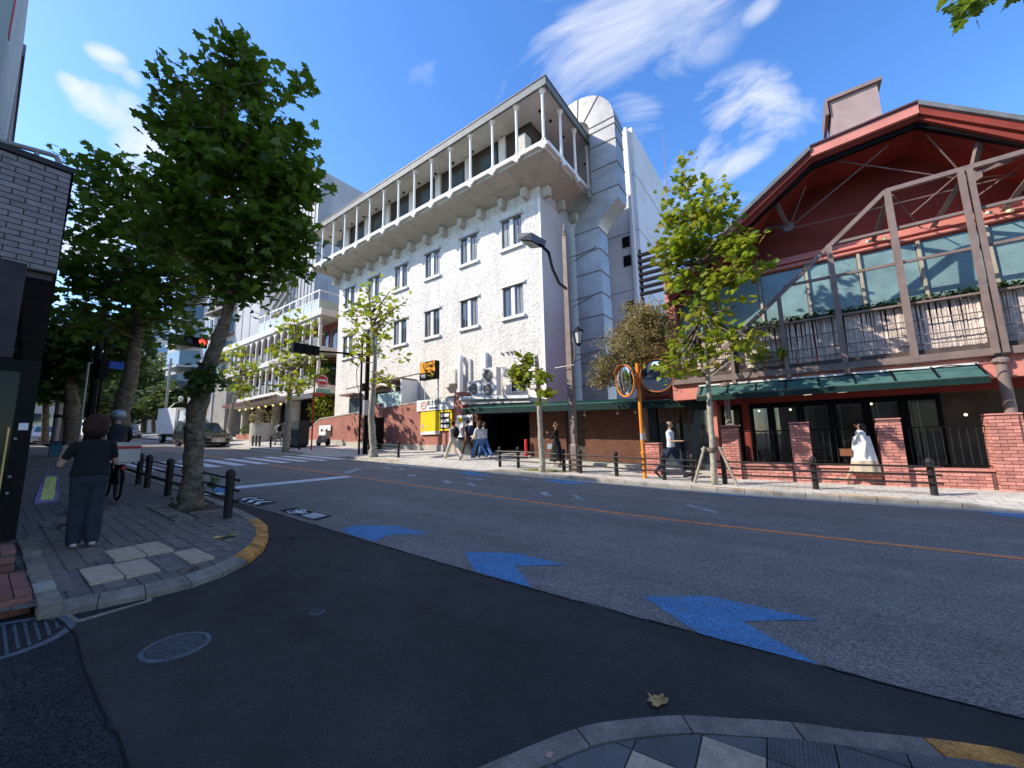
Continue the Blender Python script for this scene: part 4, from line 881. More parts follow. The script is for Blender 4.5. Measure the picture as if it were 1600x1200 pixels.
# roof: one broad slab with clipped gable, seen from below
rp_ = [(-3.2, 6.35), (-.74, 8.27), (1.10, 9.62), (3.32, 9.78), (5.1, 8.25), (8.6, 5.5)]
th = .36
mb = MB()
up_ = rp_; lo_ = [(p[0]+(.12 if i < 2 else (-.12 if i > 3 else 0)), p[1]-th) for i, p in enumerate(rp_)]
mb.prism(up_+lo_[::-1], 'y', YF+.16, 21); part(rb, 'roof', mb, M['darkred'])
def fascia(a, b, m, y0, y1, h, name, dz=0):
    part(rb, name, MB().hexa([(a[0], y0, a[1]-h+dz), (b[0], y0, b[1]-h+dz), (b[0], y1, b[1]-h+dz), (a[0], y1, a[1]-h+dz), (a[0], y0, a[1]+dz), (b[0], y0, b[1]+dz), (b[0], y1, b[1]+dz), (a[0], y1, a[1]+dz)]), m)
fascia(rp_[0], rp_[1], M['pink'], YF+.05, YF+.155, .22, 'fascia', -.03); fascia(rp_[1], rp_[2], M['darkred'], YF+.05, YF+.155, .25, 'fascia', -.03); fascia(rp_[2], rp_[3], M['pink'], YF+.03, YF+.155, .27, 'fascia'); fascia(rp_[3], rp_[4], M['darkred'], YF+.05, YF+.155, .25, 'fascia', -.03); fascia(rp_[4], rp_[5], M['darkred'], YF+.05, YF+.155, .25, 'fascia', -.03)
for a, b in ((rp_[0], rp_[1]), (rp_[1], rp_[2]), (rp_[3], rp_[4]), (rp_[4], rp_[5])): fascia(a, b, M['roof_metal'], YF-.04, YF+.049, .13, 'gutter', .05)
fascia(rp_[2], rp_[3], mat('ridge_flashing', (.10, .04, .04), .5), YF-.02, YF+.2, .05, 'ridge_flashing', .06)
mb = MB(); inn = [(p[0], p[1]-th) for p in rp_]
for a, b in zip(inn[:-1], inn[1:]): mb.beam((a[0], YF+.35, a[1]-.06), (b[0], YF+.35, b[1]-.06), .12, .14, (0, 1, 0))
part(rb, 'barge_board', mb, M['black'])
# gable wall
part(rb, 'gable_wall', MB().prism([(-3.1, 5.3), (8.5, 5.3), (5.15, 7.9), (3.3, 9.4), (1.1, 9.25), (-.7, 7.9), (-3.1, 6.0)], 'y', YB, YB+.3), M['darkred'])
part(rb, 'beam_band', MB().box(-2.6, 8, YB-.42, YB-.003, 6.62, 6.95).box(-2.6, 8, YB-.30, YB-.003, 6.96, 7.1), M['pink'])
part(rb, 'beam_pipe', MB().path([(-2.6, YB-.5, 6.7), (8, YB-.5, 6.7)], .05, 8).path([(-2.6, YB-.47, 6.86), (8, YB-.47, 6.86)], .03, 6), M['pink'])
part(rb, 'window_head', MB().box(-2.6, 8, YB-.2, YB-.003, 6.4, 6.615), M['pink'])
part(rb, 'balcony_back_wall', MB().box(-3.09, 8.0, YB-.01, YB+.2, 3.43, 5.29), M['darkred'])
part(rb, 'side_glazing', MB().box(-4.74, -3.5, 15.3, 15.4, .1, 2.74).box(-3.4, -2.31, 15.3, 15.4, .1, 2.74), M['win_glass']); part(rb, 'side_glazing_bar', MB().box(-3.5, -3.4, 15.25, 15.4, .1, 2.74).box(-4.3, -4.25, 15.25, 15.298, .1, 2.74), M['black'])
# chimney
ch = part(rb, 'chimney', MB().box(2.05, 3.3, 16.6, 17.8, 9.5, 13.0), mat('taupe_chimney', (.36, .27, .25), .8, .1, 1.5, .2, 40)); part(rb, 'cap', MB().box(1.95, 3.42, 16.5, 17.9, 13.0, 13.12).box(1.9, 2.0, 16.5, 17.9, 12.5, 12.998), M['steel_brown'], under=ch)
# sloping green frosted glazing behind the truss, divided by mullions
YG = YB-.55
mb = MB(); xs = np.linspace(-3.0, 8.1, 10)
for a, b in zip(xs[:-1], xs[1:]):
    part(rb, 'glass_panel', MB().hexa([(a+.05, YG, 4.95), (b-.05, YG, 4.95), (b-.05, YG+.03, 4.95), (a+.05, YG+.03, 4.95), (a+.05, YG+.12, 6.60), (b-.05, YG+.12, 6.60), (b-.05, YG+.15, 6.60), (a+.05, YG+.15, 6.60)]), M['netgreen'])
for a in xs: part(rb, 'mullion', MB().beam((a, YG-.02, 4.9), (a, YG+.09, 6.62), .07, .10, (0, 1, 0)), mat('pale_mullion', (.40, .36, .27), .6) if 'mul' not in M else M['mul'])
part(rb, 'sill_beam', MB().box(-3.0, 8.1, YG-.2, YG+.3, 4.78, 4.94), M['steel_brown'])
# planting strip: leaves joined
lv_ = MB()
for i in range(2600):
    x = random.uniform(-2.8, 7.5); y = YG-.28+random.uniform(-.16, .1); z = 4.86+random.uniform(-.12, .14); a = random.uniform(0, 6.28); s = random.uniform(.03, .06)
    u = Vector((math.cos(a), math.sin(a), random.uniform(-.7, .7)))*s; w = Vector((-math.sin(a), math.cos(a), random.uniform(-.7, .7)))*s*.7; c = Vector((x, y, z))
    lv_.add([c-u, c+w, c+u, c-w], [(0, 1, 2, 3)])
M['hedge'] = leafmat('planter_leaves', [(.025, .06, .02), (.04, .10, .03), (.07, .14, .04)], (.12, .22, .03), .25)
part(rb, 'planter_ivy', lv_, M['hedge'], kind='stuff', fix=False)
# balcony floor and its salmon edge
part(rb, 'balcony_floor', MB().box(-3.1, 8, YT+.05, YB, 3.30, 3.42), M['wood_dark']); part(rb, 'balcony_beam', MB().box(-3.2, 8, YT-.06, YT+.1, 3.12, 3.29), M['steel_brown'])
part(rb, 'lower_fascia', MB().box(-3.2, 8, 13.46, 13.62, 2.62, 3.115), M['pink'])
part(rb, 'lower_fascia_return', MB().box(-3.2, 8, 13.63, 14.2, 2.62, 2.75), M['darkred'])
part(rb, 'lower_fascia', MB().box(-4.7, -3.2, 14.4, 14.7, 2.6, 4.4), M['pink'])
part(rb, 'upper_side_wall', MB().box(-3.4, -3.1, 14.2, 21, 3.3, 7.0), M['pink'])
part(rb, 'rear_wing', MB().box(-4.8, -3.41, 15.6, 21, 3.0, 5.4), M['darkred'])
# reed screen: slats one by one
slat = MB().box(-.0195, .0195, -.012, .012, 0, 1.16); slat2 = MB().box(-.017, .017, -.010, .010, 0, 1.16)
sm = [mesh('reed_slat', slat, M['bamboo']), mesh('reed_slat', slat2, M['bamboo'])]
x = -2.9; L0 = rb.location; k = 0
while x < 8 and k < 240:
    inst('reed_slat', sm[k % 2], rb, (x-L0[0], YT+.22-L0[1]+random.uniform(-.01, .01), 3.43+random.uniform(-.02, .02)-L0[2]), random.uniform(-.3, .3), 0).rotation_euler[1] = random.uniform(-.03, .03)
    x += .0385+random.uniform(-.002, .004)+(.03 if random.random() < .03 else 0); k += 1
for z in (3.56, 3.80, 4.18): part(rb, 'handrail', MB().path([(-3.0, YT+.1, z), (8, YT+.1, z)], .015, 6), M['steel_brown'])
part(rb, 'handrail', MB().beam((-3.0, YT+.12, 4.62), (8, YT+.12, 4.62), .12, .05), M['steel_brown'])
for x in np.arange(-2.6, 8, 1.28): part(rb, 'rail_post', MB().beam((x, YT+.16, 3.3), (x, YT+.16, 4.66), .09, .09), M['wood_dark'])
# steel truss in front
def st(a, b, w=.10, name='truss_member', y=YT, yb=None, d=None): part(rb, name, MB().beam((a[0], y, a[1]), (b[0], y if yb is None else yb, b[1]), d or w, w, (0, 1, 0)), M['steel_brown'])
st((-2.6, 3.2), (2.47, 7.68), .105, 'top_chord'); st((2.47, 7.68), (8.0, 7.68), .11, 'top_chord')
st((1.23, 6.62), (8, 6.62), .07, 'middle_chord', YT+.02); st((.08, 5.70), (8, 5.70), .07, 'lower_chord', YT+.02)
for x, zt_, zb, w in ((2.5, 7.62, 3.2, .13), (1.20, 6.60, 3.0, .12), (-.06, 5.5, 3.0, .11), (-1.4, 4.3, 3.0, .10), (5.1, 7.6, 3.2, .14), (6.4, 7.6, 3.2, .13)): st((x, zb), (x, zt_), w, 'column')
st((3.78, 3.15), (3.78, 7.62), .10, 'column', YT-.06); st((3.92, 3.15), (3.92, 7.62), .10, 'column', YT-.06)
# struts from truss back to the wall and tie rods with plates
for (a, b) in (((2.5, 7.45), (2.3, 6.9)), ((3.85, 7.5), (3.5, 6.9)), ((5.1, 7.5), (4.75, 6.9))): st(a, b, .11, 'strut', YT+.1, YB-.4)
def PYr(px, py, y): p = PY(px, py, y); return (p[0], y, p[2])
for (a, ya, b, yb2, w) in (((1232, 355), 14.6, (1165, 357), 15.1, .09), ((1232, 355), 14.6, (1210, 312), 13.8, .10), ((1520, 273), 14.3, (1600, 243), 14.3, .09), ((1535, 202), 13.8, (1521, 262), 14.2, .11)):
    part(rb, 'strut', MB().beam(PYr(*a, ya), PYr(*b, yb2), w, w), M['steel_brown'])
mbr = []
for (a, ya, b, yb2) in (((1234, 354), 14.6, (1258, 292), 13.9), ((1236, 354), 14.6, (1388, 227), 13.9), ((1238, 357), 14.6, (1600, 270), 14.8), ((1200, 372), 14.9, (1232, 356), 14.6), ((1305, 251), 13.9, (1490, 278), 14.4), ((1447, 210), 13.9, (1500, 268), 14.3), ((1522, 279), 14.4, (1600, 270), 14.9), ((1422, 337), 14.9, (1500, 270), 14.2), ((1515, 315), 14.9, (1600, 255), 14.4), ((1395, 305), 13.6, (1440, 358), 15.0), ((1515, 285), 13.6, (1540, 335), 15.0)):
    part(rb, 'tie_rod', MB().path([PYr(*a, ya), PYr(*b, yb2)], .018, 5), M['steel_brown'])
for c, y in (((1232, 355), 14.58), ((1521, 276), 14.28)):
    p = PYr(*c, y); part(rb, 'gusset_plate', MB().path([(p[0], y-.05, p[2]), (p[0], y+.05, p[2])], .16, 6), M['steel_brown'])
for i, (px, py) in enumerate(((1355, 378), (1380, 373), (1542, 333), (1575, 330))):
    p = PY(px, py, YB-.6); part(rb, 'flood_lamp', MB().ball((p[0], p[1], p[2]), .04, 8, 6).path([(p[0], p[1], p[2]), (p[0]+.04, p[1]-.08, p[2]-.03)], [.03, .045], 8), emit('lamp_bulb', (.9, .85, .45), .1) if i % 2 else M['white_plastic'])
# diagonal knee braces below the balcony
for x in (-.06, 1.2, 2.5): part(rb, 'knee_brace', MB().beam((x, YT, 3.1), (x+.05, 14.0, 2.62), .08, .08).beam((x-.35, YT-.02, 3.14), (x+.35, YT-.02, 3.14), .06, .08), M['steel_brown'])
part(rb, 'festoon_cable', MB().path([(-.5+i*.25, 13.2, 2.96-.05*abs(math.sin(i*.9))) for i in range(18)], .012, 5), M['black'])
# ground floor: dark glazed front set back under the balcony
YD = 14.55
part(rb, 'floor_slab', MB().box(-4.7, 8, 13.7, 20, .05, .18), M['wood_dark'])
part(rb, 'ceiling', MB().box(-4.7, 8, 14.21, 20, 2.75, 2.9), M['darkred']); part(rb, 'back_wall', MB().box(-4.7, 8, 19.5, 19.7, .1, 2.9), mat('dim_interior_wall', (.22, .17, .13), .9, .2, 1.5))
part(rb, 'lintel', MB().box(-2.05, 8, YD-.3, YD+.1, 2.42, 2.748), M['darkred'])
part(rb, 'corner_pier', MB().box(-2.3, -2.05, 13.95, YD+.1, .18, 2.55), M['pink']); part(rb, 'pier', MB().box(-1.38, -1.2, YD-.2, YD+.05, .18, 2.42), M['darkred'])
dxs = [-2.0, -1.38, -.62, .12, .86, 1.6, 2.34, 3.05]
for i in range(len(dxs)-1):
    a, b = dxs[i], dxs[i+1]; a2 = a+(.2 if i == 1 else 0)
    f = part(rb, 'glass_door', MB().box(a2, a2+.10, YD, YD+.05, .18, 2.42).box(b-.10, b-.004, YD, YD+.05, .18, 2.42).box(a2+.1, b-.1, YD, YD+.05, 2.26, 2.42).box(a2+.1, b-.1, YD, YD+.05, .18, .34), M['black'])
    part(rb, 'pane', MB().box(a2+.1, b-.1, YD+.02, YD+.03, .34, 2.26), clear_glass('door_glass', (.75, .8, .78)) if i == 0 else M['doorg'], under=f)
    if i == 0: M['doorg'] = bpy.data.materials['door_glass']
# interior: curtains, tables and small lit lamps
for i in range(6): part(rb, 'curtain', MB().rings([[(-1.7+i*.85+.04*k, 15.6+.03*(k % 2), z) for k in range(8)]+[(-1.7+i*.85+.04*k, 15.63+.03*(k % 2), z) for k in range(7, -1, -1)] for z in (.3, 2.4)]), mat('curtain_cloth', (.30, .27, .20), .9) if i == 0 else bpy.data.materials['curtain_cloth'])
for (px, py) in ((1186, 642), (1235, 640), (1303, 636), (1361, 631), (1509, 648)):
    p = PY(px, py, 15.3); part(rb, 'pendant_lamp', MB().ball((p[0], p[1], p[2]), .035, 8, 6), emit('warm_bulb', (1, .85, .6), 1.2))
part(rb, 'lit_window_slit', MB().box(PY(1508, 0, 18.9)[0]-.12, PY(1508, 0, 18.9)[0]+.05, 18.9, 18.92, 1.9, 2.7), emit('daylit_slit', (.75, .8, .7), .25))
for (px, py) in ((1210, 619), (1262, 617), (1316, 613), (1384, 608), (1489, 600)):
    p = PY(px, py, 13.9); part(rb, 'down_light', MB().lathe((p[0], p[1], p[2]), [(.10, 0), (.085, .05), (.03, .09)], 10), emit('lamp_lens', (1, .9, .6), .2))
for i in range(5):
    x = -1.2+i*.95; tbt = MB().box(x-.3, x+.3, 16.3, 16.9, .88, .92).tube((x, 16.6, .2), (x, 16.6, .88), .03); part(rb, 'dining_table', tbt, M['wood_dark'])
# awning over the restaurant
aw2 = thing('green_awning', 'higher green awning with a pale top edge over the restaurant doors', 'awning', (1, 13.3, 2.8), 'green awnings of the frontage')
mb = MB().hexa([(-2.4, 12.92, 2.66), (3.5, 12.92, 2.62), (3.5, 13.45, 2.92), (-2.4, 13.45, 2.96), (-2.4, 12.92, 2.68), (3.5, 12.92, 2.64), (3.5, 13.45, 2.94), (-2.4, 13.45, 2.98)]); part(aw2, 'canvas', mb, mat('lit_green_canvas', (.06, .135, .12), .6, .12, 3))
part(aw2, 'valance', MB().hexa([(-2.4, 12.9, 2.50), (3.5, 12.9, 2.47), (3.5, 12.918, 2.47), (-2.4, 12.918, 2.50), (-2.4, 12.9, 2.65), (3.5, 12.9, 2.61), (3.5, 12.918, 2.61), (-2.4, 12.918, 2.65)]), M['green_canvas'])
part(aw2, 'top_edge', MB().beam((-2.4, 13.42, 3.02), (3.5, 13.42, 2.97), .06, .05), M['awning_top'])
for x in np.arange(-2.3, 3.6, .72): part(aw2, 'rib', MB().beam((x, 12.93, 2.69), (x, 13.43, 2.99), .03, .03), M['black'])
# columns of the balcony on brick pillars; brick pillars and dwarf wall, brick by brick
brick_sh = MB().box(-.104, .104, 0, .03, .004, .0665); M['pinkbrick'] = mat('salmon_brick', (.58, .25, .205), .85, .12, 6, .35, 60, objr=.26, fine=.15)
bk = mesh('brick', brick_sh, M['pinkbrick']); bkh = mesh('brick', MB().box(-.049, .049, 0, .03, .004, .0665), M['pinkbrick'])
M['brick_joint'] = mat('brick_joint', (.16, .085, .075), .9, .15, 5)
def brickface(T, ox, oy, oz, width, height, ang, cnt=[0], maxn=280, start=0):
    """courses of single bricks on a face starting at (ox,oy,oz) running along ang; outward normal is to the right of travel"""
    L = T.location; d = (math.cos(ang), math.sin(ang)); n_ = int(height/.075); placed = start
    for r in range(n_):
        u = 0.0; first = True
        if r % 2: 
            inst('brick', bkh, T, (ox+d[0]*.055-L[0], oy+d[1]*.055-L[1], oz+r*.075-L[2]), ang); placed += 1; u = .11
        while u+.21 <= width+.02:
            inst('brick', bk, T, (ox+d[0]*(u+.11)-L[0], oy+d[1]*(u+.11)-L[1], oz+r*.075-L[2]+random.uniform(-.0015, .0015)), ang+random.uniform(-.006, .006)); placed += 1; u += .22
            if placed > maxn: return placed
        if width-u > .07: inst('brick', bkh, T, (ox+d[0]*(u+.055)-L[0], oy+d[1]*(u+.055)-L[1], oz+r*.075-L[2]), ang); placed += 1
    return placed
PYY = 13.25
def pillar(x0, x1, y0, zt_, label, base=None):
    zb = S((x0+x1)/2, y0)-.02; T = thing('brick_pillar', label, 'pillar', ((x0+x1)/2, y0, zb), 'salmon brick pillars along the restaurant front')
    dep = .44
    part(T, 'core', MB().box(x0+.012, x1-.012, y0+.012, y0+dep-.012, zb, zt_), M['brick_joint'])
    w = x1-x0
    n1 = brickface(T, x0, y0, zb, w, zt_-zb, 0.0)
    n1 = brickface(T, x0, y0+dep, zb, dep, zt_-zb, -math.pi/2, start=n1)
    n1 = brickface(T, x1, y0, zb, dep, zt_-zb, math.pi/2, start=n1)
    part(T, 'cap', MB().box(x0-.005, x1+.005, y0-.005, y0+dep+.005, zt_, zt_+.03), M['pinkbrick'])
    return T
pillar(-4.10, -3.66, 13.0, 1.22, 'low salmon brick pillar beside the orange mirror pole')
pillar(-1.88, -1.44, 13.3, 1.72, 'salmon brick pillar carrying a brown column, behind the staked young tree')
pillar(-.18, .26, 13.3, 1.74, 'half shaded salmon brick pillar left of the woman in white')
pillar(1.62, 2.06, 13.3, 1.76, 'salmon brick pillar with leaf shadows just right of the woman in white')
pillar(3.46, 3.96, 13.3, 1.78, 'rightmost wide salmon brick pillar under the round steel column')
def dwarf(x0, x1, h, label):
    zb = S((x0+x1)/2, 13.4)-.02; T = thing('dwarf_brick_wall', label, 'low wall', ((x0+x1)/2, 13.42, zb), 'low salmon brick walls between the pillars')
    part(T, 'core', MB().box(x0, x1, 13.432, 13.7, zb, zb+h), M['brick_joint']); brickface(T, x0, 13.42, zb, x1-x0, h, 0.0)
    mb = MB(); part(T, 'coping', MB().box(x0, x1, 13.40, 13.72, zb+h, zb+h+.05), M['pinkbrick'])
    rl = thing('railing', label.replace('low salmon brick wall', 'thin black railing on the low wall'), 'railing', ((x0+x1)/2, 13.55, zb+h+.05), 'black railings on the low walls')
    zt_ = 1.55
    part(rl, 'top_rail', MB().beam((x0, 13.55, zt_), (x1, 13.55, zt_), .03, .03), M['black'])
    part(rl, 'bottom_rail', MB().beam((x0, 13.55, zb+h+.12), (x1, 13.55, zb+h+.12), .03, .02), M['black'])
    n_ = int((x1-x0)/.13)
    for i in range(1, n_):
        x = x0+(x1-x0)*i/n_; part(rl, 'baluster', MB().beam((x, 13.55, zb+h+.13), (x, 13.55, zt_-.015), .016, .016), M['bollard'])
dwarf(-1.43, -.19, .42, 'low salmon brick wall between the staked tree and the shaded pillar')
dwarf(.27, 1.61, .42, 'low salmon brick wall behind the woman in white')
dwarf(2.07, 3.45, .42, 'low salmon brick wall at the right, before the wide pillar')
# round column standing on the right pillar and the one behind the tree
for (x, lb) in ((3.85, 'thick round taupe steel column on the rightmost brick pillar'), (-1.66, 'slim taupe column rising from a brick pillar behind the staked tree')):
    T = thing('steel_column', lb, 'column', (x, 13.46, 1.8)); part(T, 'shaft', MB().path([(x, 13.46, 1.80), (x, 13.46, 3.11)], .098 if x > 0 else .08, 16), M['steel_brown'], smooth='auto'); part(T, 'collar', MB().lathe((x, 13.46, 2.92), [(.12, 0), (.15, .03), (.15, .1), (.12, .13)], 14), M['steel_brown'])
# ------------------------------------------------------------------ arcaded building further up the street
ab = thing('arcade_building', 'three storey building with white arched arcades, brick back walls and a glazed roof terrace', 'building', (-40, 17, 1.6))
AX1, AX0, AY = -32.8, -56.0, 16.9
bay = 1.45; M['arc_white'] = mat('arcade_white', (.56, .54, .50), .7, .06, 1.5, .1, 40)
part(ab, 'back_wall', MB().box(AX0, AX1-.4, AY+1.7, AY+8, 1.2, 13.2), M['redbrick'])
part(ab, 'link_wall', MB().box(AX1-.39, -29.42, 19.0, 19.5, 1.5, 13.0), M['redbrick'])
for z0, z1 in ((5.75, 6.45), (9.25, 9.75), (12.55, 13.15)): part(ab, 'floor_slab', MB().box(AX0, AX1+.5, AY-.35, AY+1.69, z0, z1), M['arc_white'])
def arch(x0, x1, ztop, zs):
    xm = (x0+x1)/2; w = (x1-x0)/2-.09; pts = [(x0, ztop), (x0, zs-.02), (x0+.09, zs-.02)]
    pts += [(xm-w*math.cos(t), zs+min(w, ztop-zs-.08)*math.sin(t)) for t in np.linspace(0, math.pi, 9)]+[(x1-.09, zs-.02), (x1, zs-.02), (x1, ztop)]
    return pts
for zt_, zf in ((9.248, 6.452), (12.548, 9.752)):
    x = AX1
    while x > AX0+bay:
        part(ab, 'arch', MB().prism(arch(x-bay+.003, x-.003, zt_, zt_-.75), 'y', AY-.2, AY), M['arc_white'])
        part(ab, 'pier', MB().box(x-.09, x+.09, AY-.22, AY+.02, zf, zt_-.775), M['arc_white'])
        part(ab, 'balustrade', MB().box(x-bay+.1, x-.1, AY-.1, AY-.06, zf+.02, zf+1.0), M['roof_metal']); part(ab, 'window', MB().box(x-bay+.3, x-.3, AY+1.62, AY+1.697, zf+.1, zf+2.1), M['win_glass'])
        x -= bay
for i in range(9):
    x0 = -33.3-i*1.4; f = part(ab, 'terrace_frame', MB().box(x0-.04, x0+.04, AY-.1, AY-.02, 13.152, 15.1).box(x0-1.36, x0-.04, AY-.1, AY-.02, 15.0, 15.1).box(x0-1.36, x0-.04, AY-.1, AY-.02, 14.2, 14.27), M['white_trim'])
    part(ab, 'pane', MB().box(x0-1.36, x0-.04, AY-.07, AY-.05, 13.2, 14.19), glass('terrace_glass', (.42, .44, .36), .2) if i == 0 else bpy.data.materials['terrace_glass'], under=f)
part(ab, 'terrace_end', MB().box(-33.29, -33.24, AY-.02, AY+3, 13.16, 14.19), bpy.data.materials['terrace_glass']); part(ab, 'terrace_frame', MB().box(-33.3, -33.2, AY+2.9, AY+3, 13.15, 15.1).box(-33.3, -33.2, AY-.019, AY+2.89, 15.0, 15.1), M['white_trim'])
part(ab, 'entrance_canopy', MB().hexa([(-47, 14.6, 5.2), (-35.2, 14.6, 5.35), (-33.0, AY-.4, 5.3), (-47, AY-.4, 5.1), (-47, 14.6, 5.3), (-35.2, 14.6, 5.45), (-33.0, AY-.4, 5.6), (-47, AY-.4, 5.6)]), M['white_conc'])
part(ab, 'canopy_edge', MB().beam((-47.2, 14.55, 5.35), (-35.1, 14.55, 5.5), .1, .24), mat('maroon_edge', (.15, .06, .06), .6)); 
for x in (-46.5, -43, -39.4, -35.6): part(ab, 'round_pillar', MB().path([(x, 16.4, 1.5), (x, 16.4, 5.2)], .38, 14), M['concrete'], smooth='auto')
part(ab, 'entrance_glass', MB().box(-50, -33.2, AY+1.5, AY+1.6, 1.5, 5.6), M['dark_inside'])
for i in range(7): part(ab, 'hanging_lamp', MB().ball((-45+i*1.5, 15.3, 4.9), .10, 8, 5), emit('yellow_bulb', (1, .75, .3), .4) if i == 0 else bpy.data.materials['yellow_bulb'])
dr = thing('drum_planter', 'round concrete planter drum with a reddish shrub before the arcade entrance', 'planter', (-37.5, 14.6, 1.8)); part(dr, 'drum', MB().path([(-37.5, 14.6, 1.4), (-37.5, 14.6, 3.3)], .95, 24), M['concrete'], smooth='auto')
cw = thing('concrete_facade', 'plain grey concrete wall block with a slim white pipe left of the arcades', 'building', (-57, 15.5, 2))
part(cw, 'wall', MB().box(-64, -50.5, 15.8, 20, 1, 8.6), mat('board_concrete', (.30, .28, .25), .9, .15, .8, .2, 20)); part(cw, 'pipe', MB().path([(-54.5, 15.7, 2), (-54.5, 15.7, 8.5)], .12, 8), M['white_trim'])
# angular white apartment tower and grey tower behind
ap = thing('apartment_tower', 'angular white apartment tower with glazed corner bays behind the street trees', 'building', (-66, 24, 3))
part(ap, 'wall', MB().prism([(-84, 17.5), (-73, 19), (-56, 20.5), (-51, 23), (-51, 40), (-90, 40)], 'z', 0, 40), mat('white_panel', (.40, .40, .41), .7, .06, .6, .1, 12))  # white wall greyed evenly, shade of the turned face put into its colour
for k in range(9):
    z = 6+k*3.6
    b_ = part(ap, 'bay', MB().prism([(-80, 18.05-.0), (-79, 16.4), (-74.5, 16.9), (-73, 19)], 'z', z+.5, z+2.7), M['win_glass']); part(ap, 'slab', MB().prism([(-80.4, 18), (-79.2, 16.1), (-74.3, 16.6), (-72.6, 19)], 'z', z+.1, z+.5), M['grey_metal'], under=b_)
    b_ = part(ap, 'bay', MB().prism([(-69, 19.35), (-68.5, 18.3), (-63.5, 18.8), (-62.8, 19.9)], 'z', z+.5, z+2.7), M['win_glass']); part(ap, 'slab', MB().prism([(-69.4, 19.3), (-68.7, 18.0), (-63.3, 18.5), (-62.4, 19.9)], 'z', z+.1, z+.5), M['steel_brown'], under=b_)
    for xx in (-66.9, -65.2): part(ap, 'glazing_bar', MB().box(xx-.06, xx+.06, 18.2, 18.62, z+.5, z+2.7), M['white_trim'], under=b_)
for x in (-60.5, -58.4): part(ap, 'panel_joint', MB().box(x, x+.08, 20.05 if x < -59 else 20.25, 20.5, 1, 40), M['grey_metal'])
gt = thing('grey_tower', 'tall ribbed grey tower with an outside stair behind the arcaded building', 'building', (-46, 24, 3))
part(gt, 'wall', MB().box(-50.9, -41.6, 20.5, 22, 0, 32.5), mat('grey_rib_panel', (.30, .31, .33), .7, .1, .5)); 
for i in range(12): part(gt, 'rib', MB().box(-50.6+i*.8, -50.45+i*.8, 20.42, 20.497, 0, 32.4), M['grey_metal'])
for i in range(6): part(gt, 'stair_flight', MB().beam((-50.5, 19.9, 15.5+i*1.2), (-46.5, 19.9, 17.8+i*1.2), .5, .12), M['grey_metal'])
# green roofed flats at the end of the street
gr_ = thing('green_roofed_flats', 'distant pale block of flats with a green roof and blue glazed balconies', 'building', (-115, 20, 5))
part(gr_, 'wall', MB().box(-130, -112, 14, 26.0, 0, 27.2), mat('flats_wall', (.55, .54, .50), .8, .06, .5)); part(gr_, 'roof', MB().prism([(13.5, 27.2), (26.6, 27.2), (25.5, 28.8), (14, 28.8)], 'x', -130.5, -111.5), mat('green_roof', (.10, .25, .20), .6))
for k in range(5):
    z = 12.5+k*3.1
    for j in range(4):
        y = 15.2+j*2.8
        if j == 3: part(gr_, 'balcony_recess', MB().box(-112.0, -111.9, y-.1, y+2.2, z, z+2.3), M['steel_brown'])
        else: part(gr_, 'window', MB().box(-112.0, -111.9, y, y+(2.5 if j == 2 else 1.4), z+.3, z+2.0), P_['blue'] if j < 2 else mat('sky_glass', (.25, .42, .62), .2))
bp = thing('footbridge', 'grey concrete footbridge crossing the far end of the street', 'footbridge', (-88, 10, 3))
z0 = PX(220, 655, -88)[2]; z1 = PX(220, 643, -88)[2]
part(bp, 'deck', MB().box(-90, -88, -2, 22, z0, z1), mat('bridge_concrete', (.16, .15, .14), .9)); part(bp, 'sign_panel', MB().box(-87.99, -87.9, 11.2, 13.4, z0+.1, z1-.3), M['white_conc'])
for y in (0.5, 16): part(bp, 'pier', MB().box(-89.6, -88.4, y, y+.8, 2.9, z0-.001), M['concrete'])
gs = thing('green_road_sign', 'small teal direction sign over the far road', 'sign', (-80, 12, 3)); c = PX(201, 625, -80)
part(gs, 'plate', MB().box(-80.05, -80, c[1]-.9, c[1]+.9, c[2]-.35, c[2]+.35), mat('teal_sign', (.02, .30, .28), .5)); part(gs, 'post', MB().tube((-80.1, c[1]+1.0, 3), (-80.1, c[1]+1.0, c[2]+.4), .06), M['grey_metal'])
# ------------------------------------------------------------------ near side of the street, left
lt = thing('tiled_corner_building', 'dark corner building whose grey tiled upper floor overhangs a shop door at the left edge', 'building', (-9, -1, .4))
M['ltile'] = mat('grey_white_tile', (.27, .245, .25), .6, .1, 6, .2, 50, objr=.10, fine=.08); M['darkwall'] = mat('dark_soffit', (.05, .048, .05), .7, .2, 2)
part(lt, 'upper_core', MB().prism([(-8.02, -1.6), (-8.02, .42), (-34, 1.72), (-34, -.3), (-20, -.5)], 'z', 3.87, 5.38), M['mortar_dark'])
tl = mesh('tile', MB().box(-.113, .113, 0, .03, .004, .0705), M['ltile']); tlh = mesh('tile', MB().box(-.053, .053, 0, .03, .004, .0705), M['ltile'])
k = 0; L0 = lt.location
for r in range(19):
    z = 3.88+r*.0785; yv = .425-(.12 if r % 2 else 0)
    if r % 2: inst('tile', tlh, lt, (-8.0-L0[0], .37-L0[1], z-L0[2]), R(90)); yv = .425-.12
    while yv-.24 > -1.4 and k < 290: inst('tile', tl, lt, (-8.0-L0[0], yv-.115-L0[1], z-L0[2]), R(90)); yv -= .2385; k += 1
part(lt, 'coping', MB().prism([(-7.97, -1.6), (-7.97, .45), (-34, 1.75), (-34, -.3), (-20, -.5)], 'z', 5.382, 5.46), M['darkwall'])
